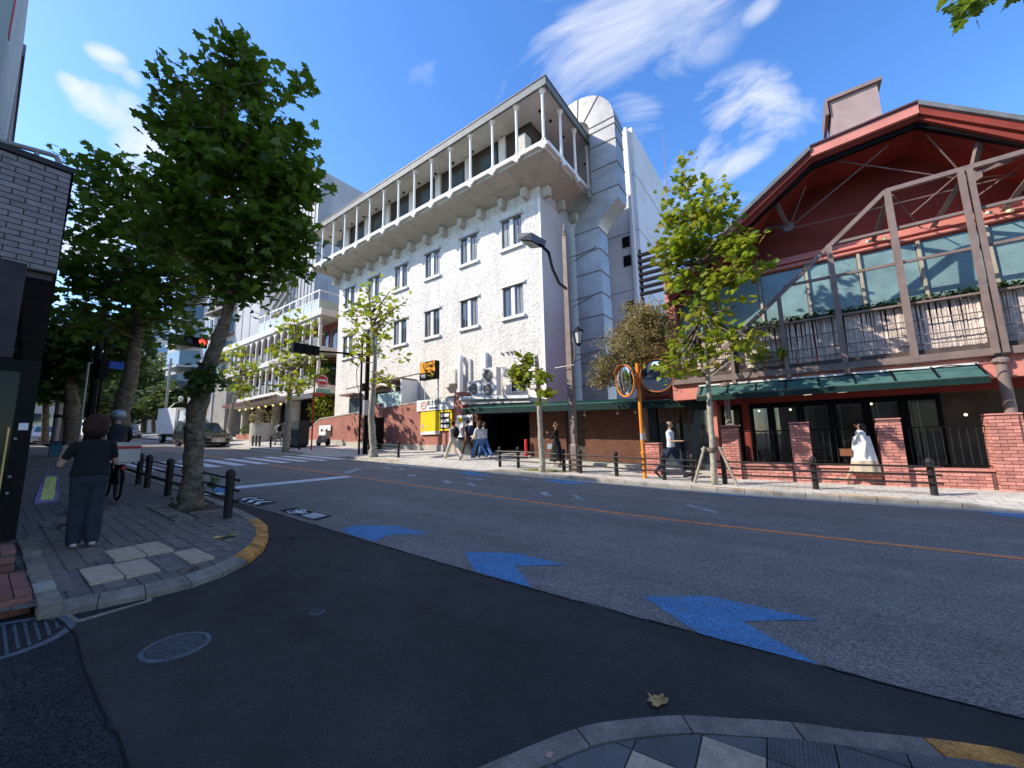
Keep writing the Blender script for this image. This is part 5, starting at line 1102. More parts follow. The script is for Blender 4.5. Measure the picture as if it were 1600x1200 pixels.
part(lt, 'roof_rail', MB().path([tuple(PX(-60, 203, -8.3)), tuple(PX(0, 220, -8.3)), tuple(PX(78, 241, -8.3)), tuple(PX(88, 245, -8.3)), tuple(PX(92, 252, -8.3)), (-8.3, PX(92, 252, -8.3)[1], 5.45)], .035, 8).tube((-8.3, PX(58, 236, -8.3)[1], 5.45), tuple(PX(58, 236, -8.3)), .025), M['grey_metal'], smooth='auto')
part(lt, 'soffit', MB().prism([(-8.1, -1.6), (-8.1, .12), (-34, 1.35), (-34, -1.6)], 'z', 3.82, 3.868), M['darkwall'])
part(lt, 'soffit_border', MB().prism([(-8.1, .125), (-8.1, .40), (-34, 1.70), (-34, 1.355)], 'z', 3.79, 3.868), mat('slate_fascia', (.11, .10, .10), .7, .2, 3))
part(lt, 'ground_wall', MB().prism([(-7.6, -1.6), (-7.6, .16), (-34, .7), (-34, -1.6)], 'z', .3, 3.78), M['darkwall'])
for i in range(4): part(lt, 'down_light', MB().lathe((-8.9-i*1.9, .02+i*.07, 3.80), [(.13, 0), (.13, .018)], 14), M['grey_metal'])
# tall blocks of the same row (sized so that their roofs shade the street)
nb = thing('pale_office_block', 'tall pale block rising out of the photo at the left edge above the tiled building', 'building', (-12, -6, 0))
part(nb, 'wall', MB().box(-17.8, -9.7, -14, PX(12, 60, -9.7)[1], 5.5, 13.6).box(-17.8, -7.6, -14, -1.61, 0, 13.6), mat('pale_green_panel', (.42, .47, .45), .7, .06, .8)); part(nb, 'window_band', MB().box(-9.69, -9.62, -3.2, -.8, 8.9, 11), M['win_glass']); part(nb, 'red_sign_edge', MB().box(-9.9, -9.69, PX(12, 60, -9.7)[1]+.001, PX(14, 60, -9.7)[1], 8.2, 11.5), P_['red'])
nb2 = thing('grey_office_block', 'plain grey rendered block with banded top beyond the pale one at the upper left', 'building', (-24, -5, 0))
part(nb2, 'wall', MB().box(-33, -18, -14, -.34, 0, 13.4), mat('grey_render', (.22, .22, .23), .85, .08, .8, .1, 20)); part(nb2, 'parapet', MB().box(-33.1, -17.95, -14, -.29, 13.402, 13.8), mat('parapet_grey', (.14, .14, .15), .8))
for i in range(4): part(nb2, 'band', MB().box(-33.05, -17.97, -14, -.31, 10.0+i*.2, 10.09+i*.2), M['grey_metal'])
nb3 = thing('brown_apartment_block', 'shaded apartment block on the near side, hidden behind the left street trees', 'building', (-40, -6, 0))  # hidden block, extent and height set to shade the far pavement
part(nb3, 'wall', MB().box(-43, -33.2, -16, .2, 0, 16.8), mat('brown_render', (.24, .20, .17), .85, .1, .8))
for k in range(5):
    for i in range(3): part(nb3, 'window', MB().box(-42+i*3, -40.4+i*3, .2, .25, 3+k*3, 4.5+k*3), M['win_glass'])
nb4 = thing('pale_arched_building', 'pale building with round arched windows glimpsed left of the street trees', 'building', (-58, -4, 2))
part(nb4, 'wall', MB().box(-72, -54, -14, 4.4, 1, 13.2), mat('cream_render', (.62, .60, .54), .8, .06, .8))
for i in range(4): part(nb4, 'arched_window', MB().prism([(.3+i*1.2-.4, 9.2), (.3+i*1.2+.4, 9.2)]+[(.3+i*1.2+.4*math.cos(t), 10.6+.4*math.sin(t)) for t in np.linspace(0, math.pi, 8)], 'x', -53.99, -53.9), M['win_glass'])
part(nb4, 'shop_front', MB().box(-53.99, -53.8, .5, 4.3, 2.4, 4.6), M['win_glass'])
rc = thing('right_corner_building', 'building on the corner behind the photographer', 'building', (6, -8, 0))  # unseen block, raised so the mirrors reflect it instead of sky
part(rc, 'wall', MB().box(-.9, 22, -16, -2.2, -1, 12), mat('corner_render', (.32, .29, .26), .85, .08, .8)); 
for i in range(5): part(rc, 'window', MB().box(1+i*3.6, 3.2+i*3.6, -2.2, -2.12, 1.0, 3.0), M['win_glass'])
# steps and the open glass door of the shop
stp = thing('brick_steps', 'two red brick paved steps at the shop door on the left edge', 'steps', (-6, -.2, .15))
M['steptile'] = mat('red_step_tile', (.30, .13, .105), .8, .14, 8, .3, 70, objr=.18, fine=.15)
gx = g(-5.4)
part(stp, 'lower_core', MB().box(-7.8, -5.36, -1.6, .40, gx-.1, gx+.145), M['mortar_dark']); part(stp, 'upper_core', MB().box(-7.8, -6.42, -1.6, .34, gx+.146, gx+.335), M['mortar_dark'])
tt = mesh('step_tile', MB().box(-.096, .096, -.046, .046, 0, .022), M['steptile']); tv = mesh('step_tile', MB().box(-.012, .012, -.096, .096, -.03, .03), M['steptile'])
L0 = stp.location
for i in range(5):
    for j in range(14): inst('step_tile', tt, stp, (-5.46-i*.2-L0[0], .36-j*.1-L0[1], gx+.145-L0[2]))
for i in range(3):
    for j in range(14): inst('step_tile', tt, stp, (-6.52-i*.2-L0[0], .30-j*.1-L0[1], gx+.335-L0[2]))
for j in range(8):
    for r in range(2): inst('step_tile', tv, stp, (-5.352-L0[0], .31-j*.2-L0[1], gx+.035+r*.068-L0[2])); inst('step_tile', tv, stp, (-6.412-L0[0], .25-j*.2-L0[1], gx+.20+r*.075-L0[2]))
part(stp, 'side_strip', MB().box(-7.8, -5.5, .401, .415, gx-.05, gx+.14), M['steptile'])
kb = thing('boundary_blocks', 'row of worn concrete blocks between the steps and the pavement', 'kerb blocks', (-6, .47, .1))
for i, (a, b) in enumerate(((-5.5, -5.02), (-5.82, -5.52), (-6.3, -5.84), (-7.0, -6.32), (-8.2, -7.02))): part(kb, 'block', MB().box(a, b-.012, .43, .56, g(a)-.0, g(a)+.108+.006*(i % 2)), M['kerb_near'] if i != 1 else M['concrete'])
dT = thing('glass_shop_door', 'black framed glass shop door with a white notice at the left edge of the photo', 'door', (-7.2, -.3, gx+.34))
X_ = -7.2; dz0, dz1 = gx+.36, 2.53
part(dT, 'frame', MB().box(X_-.05, X_+.02, .23, .37, dz0, dz1).box(X_-.05, X_+.02, -1.55, -1.4, dz0, dz1).box(X_-.05, X_+.02, -1.4, .23, dz1-.13, dz1).box(X_-.05, X_+.02, -1.4, .23, dz0, dz0+.12), M['black'])
part(dT, 'pane', MB().box(X_-.02, X_-.01, -1.4, .23, dz0+.12, dz1-.13), glass('shop_glass', (.008, .02, .014), .12, spec=.12))
part(dT, 'pull_handle', MB().tube((X_+.06, .20, 1.0), (X_+.06, .20, 1.75), .012), mat('brass', (.5, .42, .2), .35, metal=.8)); part(dT, 'lock_plate', MB().box(X_+.021, X_+.03, .27, .34, 1.72, 1.80), P_['white'])
for z in (1.62, 1.20, 1.02): part(dT, 'bolt', MB().ball((X_+.03, .26, z), .016, 8, 5), M['grey_metal'])
nt_ = part(dT, 'notice', MB().box(X_+.0, X_+.006, -.5, .02, 1.94, 2.10), P_['white']); 
for i in range(4): part(dT, 'printed_line', MB().box(X_+.0061, X_+.008, -.4, -.08+.02*(i % 2), 1.965+i*.032, 1.973+i*.032), P_['black'], under=nt_)
part(lt, 'shop_back_wall', MB().box(-7.60-.0, -7.55, -1.6, .16, 2.6, 3.79), M['darkwall'])
bg_ = thing('plastic_bag', 'crumpled white plastic bag behind the glass of the shop door', 'bag', (-7.45, -.12, .9))
bm = bmesh.new(); bmesh.ops.create_icosphere(bm, subdivisions=3, radius=.2)
for v in bm.verts:
    k_ = 1+.16*math.sin(v.co.x*31+v.co.z*17)*math.cos(v.co.y*23+v.co.z*29); v.co = Vector((v.co.x*.5, v.co.y*1.0, v.co.z*.95))*k_
me = bpy.data.meshes.new('bag_body'); bm.to_mesh(me); bm.free(); me.materials.append(P_['white']); o_ = bpy.data.objects.new('bag_body', me); COL.objects.link(o_); o_.parent = bg_; o_.location = (0, 0, .22); part(bg_, 'shelf', MB().box(-7.58, -7.3, -.5, .1, .86, .9), M['white_conc'])
# ------------------------------------------------------------------ fences of bollards
bol = MB().lathe((0, 0, 0), [(.062, 0), (.062, .66), (.072, .665), (.072, .72), (.06, .745), (.045, .765), (.02, .78), (.0, .783)], 14); bol_me = mesh('post', bol, M['bollard'], smooth='auto')
def fence(xs, y, zf, label, group, ext=.12):
    T = thing('bollard_fence', label, 'fence', (xs[0], y, zf(xs[0], y)), group); L = T.location
    for x in xs: inst('post', bol_me, T, (x-L[0], 0, zf(x, y)-L[2]))
    xs = sorted(xs); yr = y+(.085 if y < 6 else -.085)
    for h in (.60, .43, .26):
        pts = [(xs[0]-ext, yr, zf(xs[0]-ext, y)+h)]+[(x, yr, zf(x, y)+h) for x in xs]+[(xs[-1]+ext, yr, zf(xs[-1]+ext, y)+h)]
        part(T, 'rail', MB().path(pts, .022 if y < 6 else .023, 8), M['bollard'], smooth='auto')
        for x in (xs[0]-ext, xs[-1]+ext): part(T, 'end_knob', MB().ball((x, yr, zf(x, y)+h), .028, 8, 6), M['bollard'])
fence([-7.6, -11.0, -12.75, -13.6, -15.7, -18.5, -21.5], 2.53, lambda x, y: g(x)+.095, 'dark bollard railing around the big plane tree on the near left pavement', 'dark bollard railings along the kerbs', .1)
for xs, lb in (([-32.5, -31.9, -31.3], 'short dark bollard railing at the far end, in front of the walker with a backpack'), ([-29.5, -27.3, -25.4], 'dark bollard railing in front of the green cabinet'), ([-17.4, -15.6], 'two post bollard railing before the red brick wall'),
               ([-9.42, -8.55, -6.62, -6.0, -4.75, -3.3, -2.5], 'long bollard railing in front of the lamp post and orange mirror pole'), ([-1.72, .22, 2.2], 'bollard railing in front of the woman in white')):
    fence(xs, 12.05, S, lb, 'dark bollard railings along the kerbs')
# ------------------------------------------------------------------ street lamp
lx, ly = -6.33, 12.27; lz = S(lx, ly)
lp = thing('street_lamp', 'tall brown street lamp with pointed finial, curved arm and small lantern', 'street lamp', (lx, ly, lz))
sq = lambda z, w: [(lx-w, ly-w, z), (lx+w, ly-w, z), (lx+w, ly+w, z), (lx-w, ly+w, z)]
M['lamp_brown'] = mat('lamp_brown_paint', (.25, .19, .16), .5, .12, 4, .08, 50)
part(lp, 'base', MB().rings([sq(lz, .15), sq(lz+.9, .14), sq(lz+.95, .115)]), M['lamp_brown']); part(lp, 'shaft', MB().rings([sq(lz+.951, .105), sq(4.2, .10), sq(8.7, .075), sq(8.95, .075)]), M['lamp_brown'])
part(lp, 'finial', MB().lathe((lx, ly, 8.951), [(.09, 0), (.1, .05), (.07, .09), (.075, .16), (.09, .2), (.06, .25), (.045, .3), (.0, .62)], 10), M['lamp_brown'], smooth='auto')
part(lp, 'band', MB().rings([sq(2.95, .125), sq(3.02, .125)]).rings([sq(3.2, .125), sq(3.27, .125)]), M['lamp_brown'])
hd = PY(850, 367, 12.0)
arm = [(lx, ly-.1, 6.9), (lx-.25, ly-.12, 7.15), (lx-.5, ly-.14, 7.8), (lx-.62, ly-.16, 8.45), (lx-.85, ly-.2, 8.75), (lx-1.15, 12.0, 9.0)]
part(lp, 'arm', MB().path(arm, [.05, .055, .06, .06, .06, .06], 8), M['black'], smooth='auto')
hh = part(lp, 'lamp_head', MB().hexa([(-7.85, 11.45, 9.02), (-7.35, 11.55, 8.86), (-7.25, 12.35, 8.86), (-7.9, 12.35, 9.02), (-7.92, 11.45, 9.28), (-7.3, 11.5, 9.12), (-7.2, 12.4, 9.14), (-7.95, 12.4, 9.30)]), mat('lamp_head_grey', (.10, .10, .12), .4)); part(lp, 'lens', MB().hexa([(-7.8, 11.55, 8.98), (-7.4, 11.63, 8.84), (-7.34, 12.25, 8.84), (-7.83, 12.25, 8.98), (-7.8, 11.55, 9.0), (-7.4, 11.63, 8.86), (-7.34, 12.25, 8.86), (-7.83, 12.25, 9.0)]), mat('lens_grey', (.25, .25, .22), .3), under=hh)
ln = part(lp, 'lantern_bracket', MB().path([(lx+.1, ly-.02, 4.05), (lx+.22, ly-.05, 4.25), (lx+.26, ly-.06, 4.6), (lx+.2, ly-.05, 4.85), (lx+.1, ly, 5.2)], .022, 6), M['lamp_brown']); lc = (lx+.42, ly-.1, 4.75)
part(lp, 'lantern_glass', MB().lathe(lc, [(.10, 0), (.17, .42)], 6), mat('frosted', (.62, .62, .58), .5), under=ln); part(lp, 'lantern_roof', MB().lathe((lc[0], lc[1], lc[2]+.421), [(.21, 0), (.2, .04), (.08, .13), (.02, .2)], 6), M['black'], under=ln)
mb = MB()
for k in range(6): t = math.pi/3*k; mb.beam((lc[0]+.105*math.cos(t), lc[1]+.105*math.sin(t), lc[2]), (lc[0]+.178*math.cos(t), lc[1]+.178*math.sin(t), lc[2]+.42), .018, .018)
part(lp, 'lantern_frame', mb.lathe((lc[0], lc[1], lc[2]-.1), [(.02, 0), (.06, .05), (.11, .099)], 6), M['black'], under=ln)
part(lp, 'cross_bar', MB().tube((lx-.5, ly-.2, 3.98), (lx+.25, ly-.2, 4.0), .014), M['grey_metal'])
# ------------------------------------------------------------------ traffic mirror on an orange pole
mx_, my_ = -3.87, 12.05; mz = S(mx_, my_)
mr = thing('traffic_mirror', 'pair of round convex traffic mirrors on an orange pole by the far kerb', 'traffic mirror', (mx_, my_, mz)); M['mirror_orange'] = mat('orange_enamel', (.80, .25, .03), .4, .06, 3)
part(mr, 'pole', MB().path([(mx_, my_, mz), (mx_, my_, 3.75)], .055, 12), M['mirror_orange'], smooth='auto'); part(mr, 'pole_collar', MB().lathe((mx_, my_, mz+.35), [(.06, 0), (.075, .02), (.075, .06), (.06, .08)], 12).lathe((mx_, my_, mz+.72), [(.06, 0), (.075, .02), (.075, .06), (.06, .08)], 12), M['mirror_orange']); part(mr, 'sticker', MB().path([(mx_, my_, mz+1.15), (mx_, my_, mz+1.35)], .0565, 12), P_['grey'])
M['mirror_glass'] = glass('mirror_glass', (.80, .82, .82), .015, metal=1.0); M['mirror_back'] = mat('mirror_rim', (.55, .22, .08), .5)
def mirror(c, nrm, rad):
    n = Vector(nrm).normalized(); a = Vector((0, 0, 1)); a = (a-n*a.dot(n)).normalized(); b = n.cross(a); c = Vector(c); K = 32; rs = []
    bulge = .055
    for q in range(9):
        th = q/8*.98; rr = rad*.97*math.sin(th*math.pi/2*.9)/math.sin(.98*math.pi/2*.9); hgt = bulge*(math.cos(th*math.pi/2*.5)-math.cos(.98*math.pi/2*.5))/(1-math.cos(.98*math.pi/2*.5))
        rs.append([c+n*(.03+hgt)+(a*math.cos(2*math.pi*k/K)+b*math.sin(2*math.pi*k/K))*max(rr, .002) for k in range(K)])
    g_ = part(mr, 'mirror_disc', MB().rings(rs), M['mirror_glass'], smooth=True)
    bk_ = [[c+n*h+(a*math.cos(2*math.pi*k/K)+b*math.sin(2*math.pi*k/K))*r for k in range(K)] for (r, h) in ((rad*.3, -.09), (rad, -.02), (rad*1.02, .0), (rad*1.02, .05), (rad*.985, .055), (rad*.975, .03))]
    part(mr, 'rim', MB().rings(bk_), M['mirror_back'] if nrm[1] < -.8 else M['mirror_orange'], smooth='auto', under=g_)
    hood = [[c+n*h+(a*math.cos(t)+b*math.sin(t))*(rad*1.05) for t in np.linspace(-1.0, 1.0, 14)] for h in (0.0, .13)]
    part(mr, 'hood', MB().rings([h+[p*1.0+n*0-(p-c).normalized()*.012 for p in h[::-1]] for h in hood]), M['mirror_orange'] if nrm[1] > -.8 else M['mirror_back'], under=g_)
mirror((-3.25, 11.9, 3.27), (.10, -1, -.22), .49); mirror((-4.24, 11.95, 3.22), (-.60, -.80, -.08), .50)
part(mr, 'bracket', MB().beam((-4.15, 12.0, 3.25), (-3.3, 12.0, 3.25), .04, .05).beam((-3.87, 12.02, 3.5), (-3.87, 12.02, 2.95), .05, .05), M['mirror_orange'])
# ------------------------------------------------------------------ poles and signals
sp_ = thing('traffic_signal', 'black horizontal traffic signal seen from behind on an arm over the far lane', 'traffic signal', (-18.8, 12.35, S(-18.8, 12.3)))
part(sp_, 'pole', MB().path([(-18.8, 12.35, .7), (-18.8, 12.35, 7.2)], [.13, .11], 12), M['black'], smooth='auto'); part(sp_, 'companion_pole', MB().path([(-18.75, 11.95, .7), (-18.75, 11.95, 6.9)], .055, 8), M['black'])
part(sp_, 'arm', MB().path([(-18.8, 12.3, 6.25), (-18.8, 9.55, 6.0)], .05, 8).path([(-18.8, 12.3, 5.9), (-18.8, 10.9, 6.1)], .03, 8), M['black'])
bx_ = part(sp_, 'signal_head', MB().box(-18.95, -18.70, 8.35, 9.6, 5.78, 6.22), M['black'])
for k in range(3): part(sp_, 'visor', MB().path([(-18.96, 8.57+k*.4, 6.0), (-19.25, 8.57+k*.4, 5.97)], .17, 12), M['black'], under=bx_); part(sp_, 'back_rib', MB().box(-18.699, -18.66, 8.50+k*.4, 8.53+k*.4, 5.8, 6.2), M['black'], under=bx_)
for (z0, z1, y, w) in ((2.9, 3.7, 12.2, .3), (1.9, 2.5, 12.55, .3), (4.2, 4.6, 12.1, .2)): part(sp_, 'control_box', MB().box(-18.75, -18.45, y-.2, y+w-.2, z0, z1), P_['grey'] if z0 > 2.5 and z0 < 4 else M['black'])
part(sp_, 'cable', MB().path([(-18.9, 12.2, 6.3), (-19.3, 12.0, 5.4), (-19.2, 12.0, 4.6), (-18.9, 12.15, 3.6)], .02, 5), M['black'])
s2 = thing('traffic_signal', 'red lit horizontal traffic signal half hidden by leaves on an arm from the left pavement', 'traffic signal', (-21.9, 2.5, g(-21.9)+.1))
part(s2, 'pole', MB().path([(-21.9, 2.5, .8), (-21.9, 2.5, 7.4)], [.13, .10], 12), M['black'], smooth='auto'); part(s2, 'arm', MB().path([(-21.9, 2.5, 6.35), (-21.9, 4.9, 6.3)], .05, 8), M['black'])
cc = PX(297, 534, -21.9); bx_ = part(s2, 'signal_head', MB().box(-22.0, -21.8, cc[1]-.75, cc[1]+.62, 5.98, 6.42), M['black'])
for k in range(3):
    yk = cc[1]-.5+k*.45; part(s2, 'visor', MB().rings([[(-21.79+h, yk+.17*math.cos(t)*r, 6.2+.17*math.sin(t)*r) for t in np.linspace(0, 2*math.pi, 17)[:-1]] for h, r in ((0, 1.05), (.22, 1.05), (.22, .97), (0, .97))], False), M['black'], under=bx_)
    part(s2, 'lens', MB().path([(-21.79, yk, 6.2), (-21.78, yk, 6.2)], .15, 14), emit('red_signal_light', (1, .03, .02), 2.0) if k == 2 else mat('dark_lens', (.03, .05, .05), .3), under=bx_)
part(s2, 'cable_duct', MB().path([(-21.75, 2.65, 1), (-21.75, 2.65, 6)], .04, 6).box(-21.95, -21.6, 2.55, 2.8, 4.2, 4.9), M['black'])
bs = thing('blue_road_sign', 'small blue plate sign under the leaves of the left trees', 'sign', (-24, 3.4, 4)); c = PX(184, 571, -24); part(bs, 'plate', MB().box(-24.03, -24, c[1]-.33, c[1]+.33, c[2]-.16, c[2]+.16), P_['blue']); part(bs, 'bracket', MB().tube((-24.05, c[1]-.3, c[2]), (-24.05, 2.5, c[2]), .025).tube((-24.05, 2.5, 1), (-24.05, 2.5, c[2]), .04), M['grey_metal'])
for (px, x, r, z, lb, mm) in ((92, -29, .14, 5.2, 'pale grey steel pole on the left pavement behind the shopper', M['grey_metal']), (101, -31, .15, 5.6, 'brown pole standing just right of the pale grey pole', M['steel_brown'])):
    y = PX(px, 640, x)[1]; T = thing('utility_pole', lb, 'pole', (x, y, g(x)+.1)); part(T, 'shaft', MB().path([(x, y, g(x)+.05), (x, y, g(x)+z-1.0)], r, 10), mm, smooth='auto'); part(T, 'collar', MB().path([(x, y, g(x)+1.9), (x, y, g(x)+2.05)], r*1.12, 10), M['black'])
bn = thing('blue_litter_bin', 'small blue bin at the foot of the pale grey pole', 'bin', (-28.6, 1.7, 1.2)); c = PX(89, 693, -28); part(bn, 'body', MB().box(-28.3, -27.9, c[1]-.2, c[1]+.25, g(-28)+.1, g(-28)+.75), mat('bin_blue', (.06, .22, .34), .6)); part(bn, 'lid', MB().box(-28.32, -27.88, c[1]-.22, c[1]+.27, g(-28)+.751, g(-28)+.8), M['black'])
lp2 = thing('street_lamp', 'slim distant grey lamp pole with a white lantern beyond the truck', 'street lamp', (-62, 9, 2.5)); b = PX(258, 650, -60); part(lp2, 'shaft', MB().path([(-60, b[1], 2.3), (-60, b[1], PX(266, 560, -60)[2])], .13, 8), M['grey_metal']); part(lp2, 'arm', MB().path([(-60, b[1], 5.6), (-60, b[1]+.8, 6.6), (-60, b[1]+1.3, 6.8)], .05, 6), M['grey_metal']); part(lp2, 'lantern', MB().lathe((-60, b[1]+1.3, 6.8), [(.15, 0), (.28, .5), (.1, .7)], 6), M['white_plastic'])
rs_ = thing('round_red_sign', 'round red and white sign with green plate on a thin red pole', 'sign', (-24.4, 12.4, S(-24.4, 12.4))); c = PX(508, 595, -24.4)
part(rs_, 'pole', MB().path([(-24.4, 12.3, .9), (-24.4, 12.3, c[2]+.3)], .045, 8), P_['red']); part(rs_, 'disc', MB().path([(-24.36, 12.75, c[2]), (-24.33, 12.75, c[2])], .42, 24, ref=(0, 0, 1)), P_['red'])
part(rs_, 'ring', MB().rings([[(-24.33+h, 12.75+r*math.cos(t), c[2]+r*math.sin(t)) for t in np.linspace(0, 2*math.pi, 25)[:-1]] for h, r in ((.001, .36), (.008, .36), (.008, .31), (.001, .31))], False), P_['white']); part(rs_, 'white_bar', MB().box(-24.329, -24.32, 12.5, 13.0, c[2]-.06, c[2]+.06), P_['white'])
part(rs_, 'green_plate', MB().box(-24.36, -24.33, 12.38, 13.3, c[2]-.82, c[2]-.56), mat('pale_green_plate', (.25, .48, .36), .6)); part(rs_, 'red_plate', MB().box(-24.36, -24.33, 12.38, 13.0, c[2]-1.0, c[2]-.83), P_['red'])
wn = thing('white_wall_sign', 'small white notice with two marks on the lower end of the brick wall', 'sign', (-27.8, 14.95, 2.3)); part(wn, 'plate', MB().box(-28.6, -27.0, 14.9, 14.94, 2.05, 2.75), P_['white']); part(wn, 'mark', MB().box(-28.3, -28.05, 14.89, 14.899, 2.3, 2.5).box(-27.6, -27.4, 14.89, 14.899, 2.3, 2.5), P_['black'])
mcy = thing('parked_scooter', 'dark scooter parked before the white notice on the brick wall', 'scooter', (-26.6, 14.2, S(-26.6, 14.2)))
zz = S(-26.6, 14.2)
for dx in (-.6, .6): part(mcy, 'wheel', MB().path([(-26.6+dx, 14.15, zz+.25), (-26.6+dx, 14.25, zz+.25)], .25, 16), M['black'])
part(mcy, 'body', MB().prism([(-27.2, zz+.35), (-26.9, zz+.75), (-26.5, zz+.72), (-26.45, zz+.35), (-26.2, zz+.35), (-26.05, zz+1.0), (-25.95, zz+1.0), (-26.0, zz+.3), (-26.4, zz+.22), (-27.0, zz+.22)], 'y', 14.05, 14.35), M['grey_metal']); part(mcy, 'handlebar', MB().tube((-26.05, 13.9, zz+1.02), (-26.05, 14.5, zz+1.02), .025), M['black'])
cab = thing('utility_cabinet', 'dark green utility cabinet on the far pavement behind the bollards', 'cabinet', (-27.6, 13.0, S(-27.6, 13))); zz = S(-27.6, 13)
part(cab, 'body', MB().box(-28.8, -26.6, 12.5, 13.2, zz+.12, zz+1.75), mat('cabinet_green', (.035, .045, .045), .5)); part(cab, 'foot', MB().box(-28.7, -28.3, 12.55, 13.15, zz-.1, zz+.119).box(-27.1, -26.7, 12.55, 13.15, zz-.1, zz+.119), M['black']); part(cab, 'door_gap', MB().box(-27.72, -27.69, 12.49, 12.499, zz+.2, zz+1.7), M['black'])
cb2 = thing('black_cabinet', 'narrow black control cabinet against the brick wall behind the signal pole', 'cabinet', (-20.6, 14.2, 1)); zz = S(-20.3, 14.3); part(cb2, 'body', MB().box(-21.2, -20.2, 14.0, 14.5, zz+.3, zz+1.9), M['black']); part(cb2, 'plinth', MB().box(-21.1, -20.3, 14.05, 14.45, zz-.1, zz+.299), M['black'])
bxx = thing('kerbside_bin', 'low dark grey box behind the walkers at the car park mouth', 'box', (-12.6, 14.6, .6)); zz = S(-12.9, 14.5); part(bxx, 'body', MB().box(-13.9, -12.75, 14.35, 14.75, zz, zz+.8), mat('box_grey', (.07, .08, .08), .5)); part(bxx, 'lid', MB().box(-13.95, -12.7, 14.32, 14.78, zz+.801, zz+.88), M['black'])
# ------------------------------------------------------------------ trees
M['bark'] = mat('plane_bark', (.27, .22, .155), .95, .3, 6, 1.0, 16, col2=(.075, .058, .038), stretch=(1, 1, 1.9), fine=.3)
M['bark_pale'] = mat('pale_plane_bark', (.46, .42, .33), .9, .2, 7, .5, 20, col2=(.24, .21, .16), fine=.2)
M['twig'] = mat('twig_bark', (.16, .12, .09), .9, .2, 8)
M['leaf_dark'] = leafmat('plane_leaves_deep', [(.035, .065, .010), (.06, .11, .014), (.09, .155, .020), (.14, .20, .04)], (.30, .44, .02), .42)
M['leaf_mid'] = leafmat('street_tree_leaves', [(.03, .06, .02), (.05, .10, .025), (.07, .13, .03), (.10, .14, .03)], (.16, .26, .03), .35)
M['leaf_bright'] = leafmat('young_plane_leaves', [(.07, .14, .015), (.13, .22, .02), (.19, .26, .025), (.27, .25, .03), (.28, .19, .04)], (.50, .58, .03), .45)
M['leaf_olive'] = leafmat('olive_brown_leaves', [(.16, .15, .06), (.26, .23, .09), (.34, .27, .12), (.30, .18, .09), (.38, .34, .15)], (.5, .45, .16), .38)
M['leaf_hill'] = leafmat('hill_tree_leaves', [(.03, .06, .02), (.06, .10, .03), (.10, .13, .04), (.13, .15, .05)], (.18, .24, .04), .3)
LOBED = np.array([(0, 0), (.28, -.10), (.5, .02), (.36, .20), (.52, .42), (.24, .46), (.22, .72), (.08, .66), (0, 1.0), (-.08, .66), (-.22, .72), (-.24, .46), (-.52, .42), (-.36, .20), (-.5, .02), (-.28, -.10)])
SIMPLE = np.array([(0, 0), (.3, .25), (.28, .6), (0, 1.0), (-.28, .6), (-.3, .25)])
OVAL = np.array([(0, 0), (.24, .45), (0, 1.0), (-.24, .45)])
def leaves(points, size, shape, droop=.4, rs=None, sv=.35, normals=None):
    rs = rs or RS; n = len(points); k = len(shape)
    ax = rs.uniform(0, 2*math.pi, n); up = rs.normal(0, .55, (n, 3)); up[:, 2] += .9; up /= np.linalg.norm(up, axis=1)[:, None]
    t = np.stack([np.cos(ax), np.sin(ax), np.full(n, -droop)], 1); t -= up*(t*up).sum(1)[:, None]; t /= np.linalg.norm(t, axis=1)[:, None]; b = np.cross(up, t)
    s = size*(1+rs.uniform(-sv, sv, n)); c = np.asarray(points)
    v = c[:, None, :]+s[:, None, None]*(b[:, None, :]*shape[None, :, 0, None]+t[:, None, :]*shape[None, :, 1, None]-up[:, None, :]*(shape[None, :, 0, None]**2)*.35-up[:, None, :]*(shape[None, :, 1, None]**2)*.18)
    return v.reshape(-1, 3), [tuple(range(i*k, i*k+k)) for i in range(n)]
def leafpart(T, name, pts, size, shape, m, droop=.4):
    v, f = leaves(pts, size, shape, droop); me = bpy.data.meshes.new(name); L = np.array(T.location); me.from_pydata((v-L).tolist(), [], f); me.materials.append(m); me.update()
    o = bpy.data.objects.new(name, me); COL.objects.link(o); o.parent = T; return o
